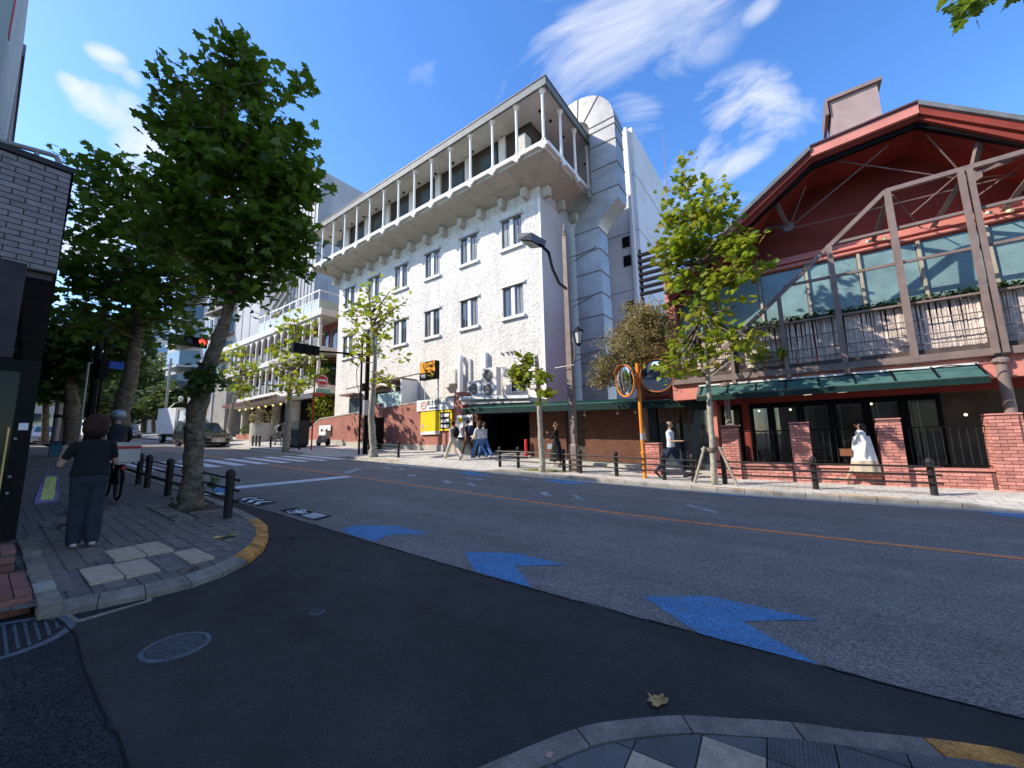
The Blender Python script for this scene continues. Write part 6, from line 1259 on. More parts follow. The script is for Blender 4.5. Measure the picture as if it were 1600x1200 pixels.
def tree(label, base, trunk, blobs, nclus, nleaf, size, shape, lm, bm_, cr=.30, group=None, limbs=True, name='plane_tree', seed=1, extra=None, roughpos=.35, shell=.45):
    rs = np.random.RandomState(seed); T = thing(name, label, 'tree', base, group)
    tp = [np.array(p[:3], float) for p in trunk]; tr = [p[3] for p in trunk]
    # knobbly trunk
    P2, R2 = [], []
    for i in range(len(tp)-1):
        for s in np.linspace(0, 1, 6, endpoint=False): P2.append(tp[i]*(1-s)+tp[i+1]*s+rs.normal(0, tr[i]*.05, 3)); R2.append((tr[i]*(1-s)+tr[i+1]*s)*(1+rs.uniform(-.06, .09)))
    P2.append(tp[-1]); R2.append(tr[-1]); part(T, 'trunk', MB().path(P2, R2, 14), bm_, smooth=True)
    wts = np.array([b[2][0]*b[2][1]*b[2][2] for b in blobs]); wts = wts**.75; wts /= wts.sum(); pts = []; lim = MB(); cents = []
    for k in range(nclus):
        b = blobs[rs.choice(len(blobs), p=wts)]; d = rs.normal(0, 1, 3); d /= np.linalg.norm(d); r = shell+(1-shell)*rs.uniform(0, 1)**.6
        c = np.array(b[0])*0+np.array(b[1])+d*r*np.array(b[2]); cents.append(c)
        m = rs.poisson(nleaf); q = rs.normal(0, cr*.55, (m, 3)); q[:, 2] *= .75; pts.append(c+q)
    if limbs:
        hs = [p for p in P2 if p[2] > P2[0][2]+(P2[-1][2]-P2[0][2])*.45]
        for c in cents[::2]:
            j = np.argmin([np.linalg.norm(c-h)+.6*max(0, h[2]-c[2]+.1) for h in hs]); h = hs[j]; mid = (h+c)/2+np.array([0, 0, -.05*np.linalg.norm(c-h)]); rr = max(.006, min(.05, .018*np.linalg.norm(c-h)))
            lim.path([h, mid, c], [rr*1.5, rr, rr*.4], 5, caps=False)
        part(T, 'branches', lim, M['twig'], smooth=True, kind='stuff')
    leafpart(T, 'crown', np.concatenate(pts), size, shape, lm)
    return T
def px3(px, py, dep): return tuple(PD(px, py, dep))
def blob(px, py, dep, rpx, rpy, rd): s = dep/F; return (None, px3(px, py, dep), None, rpx*s, rpy*s, rd)
def mkb(lst): return [((0, 0, 0), px3(a, b, d), (rx*d/F, rz, ry*d/F)) for (a, b, d, rx, rz, ry) in lst]
# 1 big plane tree by the bollards
D1 = 7.3; b1 = G(297, 795, NL)
tr1 = [(b1[0], b1[1], b1[2]-.1, .22), (*px3(303, 740, D1), .155), (*px3(305, 660, D1), .145), (*px3(318, 590, D1), .17), (*px3(330, 565, D1), .12), (*px3(352, 500, D1), .095), (*px3(366, 440, D1), .085), (*px3(370, 330, D1), .06), (*px3(352, 200, D1), .035), (*px3(345, 100, D1), .02)]
bl = mkb([(372+(a-372)*.88, b, d, rx*.9, rz*.9, ry) for (a, b, d, rx, rz, ry) in [(360, 320, D1, 112, 1.25, 115), (305, 230, D1+.3, 52, .7, 95), (370, 190, D1+.2, 50, .6, 80), (440, 240, D1, 48, .6, 80), (450, 350, D1, 50, .6, 65), (262, 115, D1+.3, 16, .2, 40), (275, 150, D1+.3, 20, .25, 40), (342, 82, D1+.2, 13, .18, 30), (345, 120, D1+.2, 22, .2, 35), (386, 92, D1+.2, 16, .2, 28), (390, 130, D1+.2, 20, .2, 28), (448, 130, D1, 15, .2, 26), (484, 150, D1, 12, .18, 28), (478, 400, D1, 30, .4, 30), (385, 430, D1, 55, .7, 32), (262, 350, D1+.3, 42, .5, 70), (490, 290, D1, 18, .3, 50)]])
t1 = tree('big leaning plane tree with a dense dark crown beside the near bollards', b1, tr1, bl, 430, 14, .165, LOBED, M['leaf_dark'], M['bark'], .27, seed=3)
mb = MB(); rs = np.random.RandomState(4)
for k in range(34):
    f_k = rs.uniform(.02, .93); q = np.array(px3(*( (303+(305-303)*f_k), 790-f_k*230), D1)); a = rs.uniform(0, 6.28); r0 = .05+.05*rs.rand(); mb.ball((q[0]+.112*math.cos(a), q[1]+.112*math.sin(a), q[2]), r0*.8, 7, 5, (1, 1, 1.0))
part(t1, 'burrs', mb, M['bark'], smooth=True)
ep = [np.array(px3(322, 592, D1-.2))+rs.normal(0, .14, 3) for _ in range(170)]+[np.array(px3(315, 610, D1-.15))+rs.normal(0, .10, 3) for _ in range(30)]+[np.array(px3(380, 480, D1))+rs.normal(0, .07, 3) for _ in range(14)]+[np.array(px3(335, 755, D1-.1))+rs.normal(0, .05, 3) for _ in range(12)]
leafpart(t1, 'epicormic_leaves', ep, .12, LOBED, M['leaf_mid']); leafpart(t1, 'base_shoots', [np.array(px3(278, 785, D1-.1))+rs.normal(0, .08, 3) for _ in range(40)], .08, SIMPLE, M['leaf_mid'])
# paved grating round the foot of the tree
gT = thing('tree_grate', 'slatted pale paving grate around the foot of the big plane tree', 'tree grate', (b1[0]+.4, b1[1], b1[2]))
for i in range(9):
    x = -9.7+i*.2
    for (ya, yb) in ((1.95, 2.2), (2.25, 2.72)):
        if abs(x-b1[0]) < .35 and yb > 2.25: continue
        part(gT, 'slat', MB().box(x, x+.13, ya, yb, g(x)+.08, g(x)+.108), M['kerb_near'])
part(gT, 'soil', MB().box(-9.75, -8.5, 2.2, 2.8, g(-9)+.0, g(-9)+.098), M['earth'])
# 2 second plane tree, 3 third, and a row beyond
def ttree(px0, py0, x, pts, blobs, label, **kw):
    tr = []
    for (px, py, r) in pts: p = PX(px, py, x); tr.append((*p, r))
    return tree(label, (tr[0][0], tr[0][1], tr[0][2]), tr, blobs, **kw)
D2 = 11.6
tree('second plane tree up the left pavement, its dark crown spreading over the tiled building', px3(187, 700, D2), [(*px3(187, 705, D2), .22), (*px3(190, 640, D2), .20), (*px3(205, 580, D2), .17), (*px3(214, 520, D2), .14), (*px3(222, 450, D2), .10), (*px3(215, 330, D2), .05)],
     mkb([(225, 400, D2, 80, 1.5, 85), (185, 320, D2, 50, .9, 60), (165, 420, D2, 45, 1.0, 45), (290, 440, D2, 60, 1.2, 45), (138, 270, D2, 16, .4, 16), (150, 330, D2, 25, .5, 22), (210, 490, D2, 95, 1.5, 36), (205, 275, D2, 32, .7, 28), (130, 380, D2, 20, .5, 14), (130, 440, D2, 26, .6, 16)]), 265, 14, .21, LOBED, M['leaf_dark'], M['bark'], .45, seed=5)
D3 = 17.5
tree('third plane tree with a hooked pale trunk further up the left pavement', px3(113, 695, D3), [(*px3(112, 700, D3), .27), (*px3(113, 630, D3), .24), (*px3(108, 590, D3), .2), (*px3(100, 560, D3), .14), (*px3(95, 520, D3), .08)],
     mkb([(110, 545, D3, 75, 2.3, 50), (60, 560, D3, 40, 1.5, 60), (160, 530, D3, 50, 1.8, 45), (90, 600, D3, 45, 1.4, 25)]), 260, 14, .27, LOBED, M['leaf_mid'], M['bark'], .6, seed=6)
D4 = 27
tree('smaller plane tree beyond the poles on the left pavement', px3(70, 690, D4), [(*px3(70, 692, D4), .2), (*px3(72, 620, D4), .14), (*px3(75, 570, D4), .08)], mkb([(75, 590, D4, 50, 2.2, 40), (110, 600, D4, 35, 2, 25)]), 150, 12, .32, SIMPLE, M['leaf_mid'], M['bark'], .8, seed=7)
# far-side young planes
def sapling(label, foot, trunk, blobs, **kw):
    b = GS(*foot); yb = b[1]; tr = [(b[0], b[1], b[2]-.05, trunk[0])]+[(*PY(px, py, yb), r) for (px, py, r) in trunk[1]]
    def bl_(x, y, rx, ry, rz): c = PY(x, y, yb-.25); d = float(CM[:, 2] @ (c-O)); return ((0, 0, 0), tuple(c), (rx*d/F, rz, ry*d/F))
    return tree(label, b, tr, [bl_(x, y, rx, ry, rz) for (x, y, rx, ry, rz, dd) in blobs], **kw)
gy = 'young plane trees along the far kerb'
t5 = sapling('tallest young plane tree with yellow green leaves and timber stakes before the red restaurant', (1117, 757), (.085, [(1110, 650, .07), (1104, 560, .06), (1100, 480, .05), (1090, 380, .035), (1072, 280, .02), (1065, 235, .01)]),
    [(1058, 245, 15, 24, .3, 0), (1065, 300, 28, 35, .5, 0), (1110, 320, 42, 50, .7, 0), (1085, 370, 55, 45, .8, 0), (1055, 400, 38, 35, .6, 0), (1130, 380, 48, 35, .6, 0), (1080, 440, 55, 35, .8, 0), (1155, 420, 35, 30, .5, 0), (1100, 500, 75, 40, .9, 0), (1075, 560, 45, 30, .6, 0), (1140, 540, 45, 28, .6, 0), (1055, 340, 18, 20, .3, 0)],
    nclus=200, nleaf=10, size=.19, shape=LOBED, lm=M['leaf_bright'], bm_=M['bark_pale'], cr=.30, seed=11, group=gy, shell=.2)
leafpart(t5, 'low_twig_leaves', [np.array(px3(1185, 553, 11.4))+np.random.RandomState(k).normal(0, 1, 3)*[.38, .15, .11] for k in range(46)], .19, LOBED, M['leaf_bright'])
part(t5, 'low_branch', MB().path([px3(1108, 590, 11.7), px3(1140, 565, 11.5), px3(1180, 556, 11.4)], [.022, .015, .008], 6), M['bark_pale'])
b5 = GS(1117, 757)
stT = thing('tree_stakes', 'pair of timber stakes with a crossbar holding up the tallest young tree', 'tree support', b5, None)
for s in (-1, 1): part(stT, 'stake', MB().tube((b5[0]+s*.52, b5[1]+.05, b5[2]), (b5[0]+s*.18, b5[1]+.05, b5[2]+1.0), .035), M['bark_pale'])
part(stT, 'crossbar', MB().tube((b5[0]-.28, b5[1]+.09, b5[2]+.93), (b5[0]+.3, b5[1]+.09, b5[2]+.96), .035), M['bark_pale']); part(stT, 'rope', MB().lathe((b5[0], b5[1], b5[2]+.86), [(.1, 0), (.11, .05), (.1, .12)], 10), M['twig'])
sapling('stumpy young plane tree with a pollarded top left of the street lamp', (848, 738), (.11, [(846, 700, .095), (843, 640, .085), (840, 580, .075), (838, 555, .06)]),
    [(812, 565, 20, 12, .3, 0), (806, 585, 16, 14, .3, 0), (822, 592, 16, 14, .3, 0), (848, 590, 12, 18, .25, 0), (856, 612, 10, 10, .2, 0)], nclus=42, nleaf=9, size=.19, shape=LOBED, lm=M['leaf_bright'], bm_=M['bark_pale'], cr=.22, seed=12, group=gy, shell=.2)
sapling('airy young plane tree in front of the white facade and brick wall', (583, 714), (.26, [(583, 700, .17), (580, 650, .15), (584, 600, .13), (586, 560, .10), (580, 500, .06), (575, 440, .03)]),
    [(572, 430, 14, 16, .6, 0), (568, 470, 30, 22, 1.0, 0), (590, 490, 42, 30, 1.2, 0), (578, 530, 40, 24, 1.2, 0), (612, 470, 22, 22, .8, 0), (615, 560, 20, 14, .6, 0), (600, 590, 18, 18, .5, 0), (550, 500, 14, 30, .5, 0), (560, 555, 20, 14, .5, 0)], nclus=100, nleaf=5, size=.25, shape=LOBED, lm=M['leaf_bright'], bm_=M['bark_pale'], cr=.42, seed=13, group=gy, shell=.25)
sapling('leafy young plane tree in front of the white arcades', (446, 704), (.22, [(450, 660, .19), (452, 620, .17), (455, 590, .13), (462, 550, .10), (462, 510, .05)]),
    [(460, 510, 28, 22, 1.2, 0), (455, 550, 36, 22, 1.4, 0), (430, 575, 24, 18, 1.0, 0), (480, 570, 24, 24, 1.0, 0), (462, 600, 36, 12, 1.0, 0)], nclus=85, nleaf=5, size=.31, shape=LOBED, lm=M['leaf_bright'], bm_=M['bark_pale'], cr=.5, seed=14, group=gy, shell=.25)
sapling('small crooked young plane tree beside the parked black van', (361, 690), (.2, [(357, 670, .14), (362, 640, .13), (372, 600, .09), (380, 560, .04)]),
    [(375, 560, 26, 22, 1.4, 0), (365, 590, 24, 22, 1.4, 0), (395, 580, 16, 18, 1.0, 0), (385, 610, 16, 14, 1.0, 0)], nclus=60, nleaf=6, size=.36, shape=LOBED, lm=M['leaf_bright'], bm_=M['bark_pale'], cr=.6, seed=15, group=gy, shell=.25)
# brownish small-leaved tree between the white building and the restaurant
Ds = 14.0
tree('small leaved olive brown tree between the silver duct and the restaurant', px3(1010, 690, Ds), [(*px3(1012, 700, Ds), .09), (*px3(1008, 640, Ds), .08), (*px3(1000, 600, Ds), .06), (*px3(995, 540, Ds), .04), (*px3(1000, 500, Ds), .02)],
     mkb([(990, 545, Ds, 62, 1.1, 50), (1020, 510, Ds+.3, 40, .8, 40), (955, 580, Ds, 35, .8, 30), (1050, 590, Ds+.3, 40, .8, 40), (1000, 490, Ds, 30, .6, 22)]), 330, 55, .11, OVAL, M['leaf_olive'], M['twig'], .30, seed=21, name='shrub_tree', shell=.15)
# dark climber beside it
bx3 = [np.array(px3(1068, 600, 13.9))+np.random.RandomState(k).normal(0, 1, 3)*[.22, .2, .7] for k in range(500)]
T = thing('climbing_plant', 'dark leafless tangle of climber behind the right mirror', 'climber', px3(1068, 640, 13.9)); leafpart(T, 'leaves', bx3, .07, OVAL, M['leaf_dark'])
mbt = MB(); rs = np.random.RandomState(9)
for k in range(40):
    a = np.array(px3(1050+rs.uniform(-20, 30), 660, 13.9)); mbt.path([a, a+np.array([rs.uniform(-.3, .3), 0, .8]), a+np.array([rs.uniform(-.5, .5), rs.uniform(-.2, .2), 1.7])], [.012, .01, .004], 4, caps=False)
part(T, 'stems', mbt, M['twig'])
# shrubs behind the low end of the brick wall
for (pxs, y, r, lb, sd_) in (((505, 640), 17.5, (1.4, 1.2, 1.6), 'yellow green shrub behind the low end of the brick wall', 31), ((512, 580), 18.2, (1.1, .9, 1.1), 'grey green shrub hanging below the arcade end', 32)):
    p = PY(*pxs, y); T = thing('shrub', lb, 'shrub', (p[0], y, p[2]-1.5)); q = np.random.RandomState(sd_).normal(0, 1, (700, 3)); q /= np.linalg.norm(q, axis=1)[:, None]; q *= (np.random.RandomState(sd_+1).uniform(.3, 1, 700)**.5)[:, None]
    leafpart(T, 'foliage', np.array([p[0], y, p[2]])+q*np.array(r), .24, SIMPLE, M['leaf_bright'] if sd_ == 31 else M['leaf_mid']); part(T, 'stem', MB().tube((p[0], y, p[2]-r[2]-1.2), (p[0], y, p[2]), .06), M['twig'])
p = PY(396, 672, 15.5); T = thing('shrub', 'low clipped green bush in the planter by the concrete wall', 'shrub', p); q = np.random.RandomState(40).normal(0, 1, (300, 3)); q /= np.linalg.norm(q, axis=1)[:, None]; leafpart(T, 'foliage', p+q*np.array([2.2, .7, .6]), .25, SIMPLE, M['leaf_mid']); part(T, 'planter', MB().box(p[0]-2.4, p[0]+2.4, 14.9, 16.0, g(p[0])+.1, p[2]-.35), M['redbrick'])
q = np.random.RandomState(41).normal(0, 1, (260, 3)); q /= np.linalg.norm(q, axis=1)[:, None]; leafpart(dr, 'shrub_leaves', np.array([-37.5, 14.6, 3.8])+q*np.array([1.1, 1.0, .7]), .2, SIMPLE, M['leaf_olive'])
# trees closing the street
gh = 'trees closing the far end of the street'
hl = [(165, 600, 62, 34, 40, 'broad tree left of the far trunks'), (205, 585, 66, 30, 45, 'tall tree rising behind the second plane trunk'), (240, 600, 72, 32, 42, 'sunlit round tree below the green roofed flats'), (275, 585, 76, 32, 50, 'dark tree beside the white tower'), (262, 625, 58, 30, 22, 'low dark tree above the truck'), (185, 640, 58, 30, 20, 'low tree at road level left of the footbridge'), (140, 620, 50, 32, 30, 'dense tree behind the signal pole'), (225, 622, 64, 28, 22, 'shaded tree behind the green road sign'), (300, 600, 70, 26, 40, 'narrow tree seen behind the leaning trunk')]
for k, (px, py, dd, rx, ry, lb) in enumerate(hl):
    D = dd; b = px3(px, 690, D); s = D/F
    tree(lb, b, [(b[0], b[1], b[2]-1, .35), (*px3(px, py+ry*.5, D), .25), (*px3(px, py, D), .1)], mkb([(px, py, D, rx, rx*s*.8, ry), (px-rx*.4, py+ry*.3, D, rx*.6, rx*s*.5, ry*.5), (px+rx*.4, py+ry*.2, D, rx*.6, rx*s*.5, ry*.6)]), 150, 13, .75, OVAL if k % 2 else SIMPLE, M['leaf_hill'], M['twig'], 1.3, group=gh, name='background_tree', seed=50+k, shell=.5, limbs=False)
# leaves hanging into the top right corner, from a tree overhead to the right
Dv = 4.2
tree('plane branch hanging into the top right corner of the photo', (2.9, 3.6, g(2.9)+.1), [(2.9, 3.6, 0, .2), (2.8, 3.5, 2.6, .16), (2.7, 3.3, 4.6, .12), (*px3(1640, -90, Dv), .05), (*px3(1560, -40, Dv), .02)],
     mkb([(1480, -30, Dv, 45, .3, 26), (1580, -60, Dv, 60, .5, 30), (1660, -120, Dv, 120, .8, 80)]), 60, 9, .15, LOBED, M['leaf_dark'], M['bark'], .16, seed=77, shell=.2)
tt_ = bpy.data.objects['plane_tree']; 
leafpart(t1, 'stray_leaf', [np.array([0, 0, -50.])], .01, OVAL, M['leaf_dark']) if False else None
# fallen leaves
fl = LOBED.copy(); M['dead_leaf'] = mat('dry_leaf', (.62, .38, .14), .8, .25, 20, .4, 60, objr=.2)
M['dead_leaf_brown'] = mat('brown_dry_leaf', (.13, .06, .035), .8, .25, 20)
def fallen(px, py, size, m, label, fn=None, off=.012, rz=0., grp=None):
    p = G(px, py, fn); vs = []
    for (a, b) in fl: a2, b2 = a*size, (b-.5)*size; vs.append((a2*math.cos(rz)-b2*math.sin(rz), a2*math.sin(rz)+b2*math.cos(rz), size*(.08+.34*abs(a)**1.2*(1 if a > 0 else .5)+.05*math.sin(7*b))))
    mb = MB(); c = len(vs); mb.v = vs+[(0, 0, size*.05)]; mb.f = [(i, (i+1) % c, c) for i in range(c)]
    o = bpy.data.objects.new('fallen_leaf', mesh('fallen_leaf', mb, m)); COL.objects.link(o); o.location = (p[0], p[1], p[2]+.002); o['label'] = label; o['category'] = 'leaf'; o['group'] = 'fallen leaves'
fallen(1022, 1098, .115, M['dead_leaf'], 'curled tan dry leaf on the dark asphalt near the foreground kerb', rz=1.0)
fallen(349, 840, .17, M['dead_leaf'], 'yellow dry leaf on the grey paving left of the rounded kerb', NL, rz=.6); fallen(360, 838, .13, M['dead_leaf'], 'smaller yellow leaf touching the first on the rounded kerb paving', NL, rz=2.0)
fallen(456, 841, .09, M['dead_leaf_brown'], 'tiny red brown leaf on the asphalt just past the orange kerb', rz=.3)
for i, (px, py) in enumerate(((70, 826), (88, 827), (100, 803), (203, 789), (275, 809), (107, 821), (300, 890))): fallen(px, py, .10+.03*(i % 3), M['dead_leaf_brown'], ['long brown leaf on the paving near the shop door', 'brown leaf beside the long one near the shop door', 'brown leaf just left of the shopper', 'brown leaf between the shopper and the bollards', 'brown leaf by the tree grate', 'brown leaf at the feet of the shopper', 'pale leaf on the rounded kerb stones'][i], NL, rz=i*1.3)
# weeds at the far tree pits
for i, (px, py, lb) in enumerate(((828, 735, 'patch of weeds left of the stumpy tree'), (862, 737, 'patch of weeds right of the stumpy tree'))):
    p = GS(px, py); T = thing('weeds', lb, 'weeds', p); q = np.random.RandomState(i).normal(0, 1, (160, 3))*[.3, .1, .02]; q[:, 2] = abs(q[:, 2])+.02; leafpart(T, 'blades', p+q, .07, OVAL, M['leaf_bright'])
# ------------------------------------------------------------------ vehicles
M['car_black'] = mat('black_car_paint', (.012, .013, .015), .18, .05, 3, spec=.7); M['car_navy'] = mat('navy_car_paint', (.015, .02, .045), .2, .05, 3, spec=.7); M['car_white'] = mat('white_car_paint', (.65, .66, .66), .3, .04, 3)
M['chrome'] = mat('chrome', (.6, .6, .62), .15, .05, 3, metal=1.0); M['tyre'] = mat('tyre_rubber', (.02, .02, .02), .85, .1, 10); M['lampglass'] = mat('headlamp_glass', (.6, .62, .65), .12, .05, 3, metal=.3); M['cwin'] = glass('car_glass', (.03, .05, .055), .04, spec=1.0)
def car(label, cat, loc, rz, L, Wd, Ht, paint, kind='van', name='parked_van', group=None):
    """built with its nose along +x, then turned"""
    T = thing(name, label, cat, (0, 0, 0), group); w = Wd/2; zb = .22
    if kind == 'van': st_ = [(L/2, .55, .75, .78, .80), (L/2-.08, .92, .95, .97, .99), (L/2-.55, .99, 1.0, 1.05, 1.08), (L/2-1.05, 1.0, 1.0, 1.12, 1.14), (L/2-1.75, 1.0, .80, 1.13, Ht-.06), (L/2-2.3, 1.0, .80, 1.14, Ht), (-L/2+.4, 1.0, .80, 1.15, Ht-.03), (-L/2+.05, .97, .77, 1.14, Ht-.2), (-L/2, .9, .7, .9, 1.0)]
    else: st_ = [(L/2, .6, .7, .55, .58), (L/2-.1, .92, .9, .66, .72), (L/2-.6, .98, .95, .82, .88), (L/2-1.15, 1.0, .93, .92, .98), (L/2-1.8, 1.0, .76, .94, Ht-.08), (L/2-2.3, 1.0, .75, .95, Ht), (-L/2+1.2, 1.0, .75, .97, Ht-.02), (-L/2+.55, 1.0, .8, .98, 1.1), (-L/2+.1, .96, .85, .9, .98), (-L/2, .85, .8, .75, .8)]
    rs_ = []
    for (x, wl, wt, zl, zt_) in st_:
        a, b = w*wl, w*wt; rs_.append([(x, -a*.92, zb), (x, -a, zb+.12), (x, -a, zl*.6), (x, -a*.985, zl), (x, -b, zt_-.05), (x, -b*.85, zt_), (x, b*.85, zt_), (x, b, zt_-.05), (x, a*.985, zl), (x, a, zl*.6), (x, a, zb+.12), (x, a*.92, zb)])
    part(T, 'body', MB().rings(rs_), paint, smooth='auto')
    wi = 3 if kind == 'van' else 3; A, B = st_[wi], st_[wi+1]
    e = .012
    def lerp(t): return A[0]+(B[0]-A[0])*t, A[4]+(B[4]-A[4])*t, w*(A[2]+(B[2]-A[2])*t)
    x0, z0, w0 = lerp(.06); x1, z1, w1 = lerp(.93)
    part(T, 'windscreen', MB().quad((x0+e, -w0*.86, z0+e), (x0+e, w0*.86, z0+e), (x1+e, w1*.8, z1+e), (x1+e, -w1*.8, z1+e)), M['cwin'])
    for s in (-1, 1):
        xr = st_[-3][0]+.1; zs = st_[wi+1][3]; n_ = 3
        xa = B[0]-.02
        for q in range(n_):
            a = xa+(xr-xa)*q/n_-.04; b = xa+(xr-xa)*(q+1)/n_+.04; yb_, yt = s*(w*.985+.004), s*(w*(.80 if kind == 'van' else .76)+.004+.03)
            zt_ = (Ht-.13); part(T, 'side_window', MB().quad((a, yb_-s*.0, zs+.02), (b, yb_, zs+.02), (b, yt, zt_), (a+(.12 if q == 0 else 0), yt, zt_)), M['cwin'])
        for x in (L/2-.9, -L/2+.9):
            wh = part(T, 'wheel', MB().path([(x, s*(w-.2), .33), (x, s*(w+.01), .33)], .33, 20), M['tyre'], smooth='auto'); part(T, 'rim', MB().path([(x, s*(w-.0), .33), (x, s*(w+.02), .33)], .2, 12), M['chrome'], under=wh)
        part(T, 'headlight', MB().hexa([(L/2-.28, s*w*.55, .72 if kind == 'van' else .58), (L/2+.01, s*w*.55, .70 if kind == 'van' else .56), (L/2-.06, s*w*.93, .74 if kind == 'van' else .60), (L/2-.3, s*w*.99, .74 if kind == 'van' else .60), (L/2-.28, s*w*.55, .86 if kind == 'van' else .68), (L/2-.01, s*w*.55, .86 if kind == 'van' else .68), (L/2-.08, s*w*.93, .88 if kind == 'van' else .70), (L/2-.3, s*w*.99, .88 if kind == 'van' else .70)]), M['lampglass'])
        part(T, 'wing_mirror', MB().box(L/2-1.45, L/2-1.3, s*(w+.02) if s > 0 else s*(w+.2), s*(w+.2) if s > 0 else s*(w+.02), 1.05, 1.25), paint)
    for q in range(5 if kind == 'van' else 3): part(T, 'grille_bar', MB().box(L/2-.01, L/2+.03, -w*.5, w*.5, .42+q*.07, .45+q*.07), M['chrome'])
    part(T, 'grille', MB().box(L/2-.05, L/2+.005, -w*.52, w*.52, .38, .80 if kind == 'van' else .62), M['black']); part(T, 'number_plate', MB().box(L/2+.031, L/2+.04, -.17, .17, .40, .56), P_['white'])
    part(T, 'lower_intake', MB().box(L/2-.04, L/2+.01, -w*.8, w*.8, .25, .34), M['black'])
    T.location = loc; T.rotation_euler = (0, math.atan(.04), rz); return T
def spot(px, py): return G(px, py)
def gz(x, y): return (x, y, g(x))
car('black minivan with a chrome grille waiting behind the leaning trunk on the far side', 'van', gz(-37.6, 10.35), R(9), 4.8, 1.85, 1.9, M['car_black'])
tx = car('dark blue taxi with a roof lamp behind the white truck', 'taxi', gz(-66, 10.8), R(3), 4.5, 1.75, 1.6, M['car_navy'], 'sedan', 'taxi'); part_ = MB().box(-.15, .15, -.2, .2, 1.6, 1.78); o_ = bpy.data.objects.new('roof_lamp', mesh('roof_lamp', part_, P_['white'])); COL.objects.link(o_); o_.parent = tx
car('pale van partly hidden by the second trunk, left of the taxi', 'van', gz(-72, 8.6), R(3), 4.6, 1.8, 1.95, M['car_white'], 'van', 'white_van')
car('white parked car glimpsed between the poles on the left', 'car', gz(-48, 3.2), R(0), 4.4, 1.75, 1.5, M['car_white'], 'sedan', 'parked_car')
# box truck
T = thing('box_truck', 'white box truck with a rounded cab roof fairing behind the black minivan', 'truck', (0, 0, 0)); L_, w_ = 6.2, 1.05
M['truck_box'] = mat('truck_box_panel', (.62, .62, .62), .45, .06, 2); 
part(T, 'cargo_box', MB().box(-L_/2, L_/2-1.75, -w_, w_, .85, 3.15), M['truck_box']); part(T, 'box_edge', MB().box(L_/2-1.78, L_/2-1.70, -w_-.02, w_+.02, .82, 3.18), M['chrome'])
cabp = [(L_/2-1.68, .5), (L_/2-.02, .5), (L_/2, 1.15), (L_/2-.12, 1.3), (L_/2-.42, 2.1), (L_/2-.6, 2.18), (L_/2-1.68, 2.18)]
part(T, 'cab', MB().prism(cabp, 'y', -.92, .92), M['car_white']); part(T, 'roof_fairing', MB().rings([[(L_/2-1.68, -.9, 2.19), (L_/2-1.68, .9, 2.19), (L_/2-1.68, .9, 3.0), (L_/2-1.68, -.9, 3.0)], [(L_/2-1.1, -.88, 2.19), (L_/2-1.1, .88, 2.19), (L_/2-1.1, .82, 2.85), (L_/2-1.1, -.82, 2.85)], [(L_/2-.62, -.8, 2.19), (L_/2-.62, .8, 2.19), (L_/2-.62, .7, 2.3), (L_/2-.62, -.7, 2.3)]]), M['car_white'], smooth='auto')
part(T, 'windscreen', MB().quad((L_/2-.105, -.82, 1.32), (L_/2-.105, .82, 1.32), (L_/2-.40, .76, 2.08), (L_/2-.40, -.76, 2.08)), M['cwin'])
for s in (-1, 1):
    part(T, 'side_window', MB().box(L_/2-1.4, L_/2-.6, s*.93-.01, s*.93+.01, 1.35, 2.0), M['cwin']); part(T, 'headlight', MB().box(L_/2-.01, L_/2+.03, s*.7-.16, s*.7+.16, .78, .98), emit('headlamp_glow', (1, .75, .35), .6) if s < 0 else M['lampglass']); part(T, 'wing_mirror', MB().box(L_/2-.35, L_/2-.2, s*1.12-.1, s*1.12+.1, 1.5, 1.9), M['black'])
    for x in (L_/2-.9, -L_/2+1.3):
        wh = part(T, 'wheel', MB().path([(x, s*(w_-.3), .4), (x, s*(w_-.03), .4)], .4, 18), M['tyre']); part(T, 'rim', MB().path([(x, s*(w_-.03), .4), (x, s*(w_-.01), .4)], .22, 12), M['grey_metal'], under=wh)
part(T, 'bumper', MB().box(L_/2-.05, L_/2+.06, -.93, .93, .38, .68), M['grey_metal']); part(T, 'grille', MB().box(L_/2+.0, L_/2+.02, -.5, .5, .75, 1.1), M['black']); part(T, 'number_plate', MB().box(L_/2+.061, L_/2+.07, -.17, .17, .45, .6), P_['white']); part(T, 'chassis', MB().box(-L_/2+.1, L_/2-1.7, -.4, .4, .5, .84), M['black']); part(T, 'rear_lamp', MB().box(-L_/2-.02, -L_/2, -.9, -.7, .6, .75), P_['orange'])
T.location = gz(-45.5, 11.1); T.rotation_euler = (0, math.atan(.04), R(4))
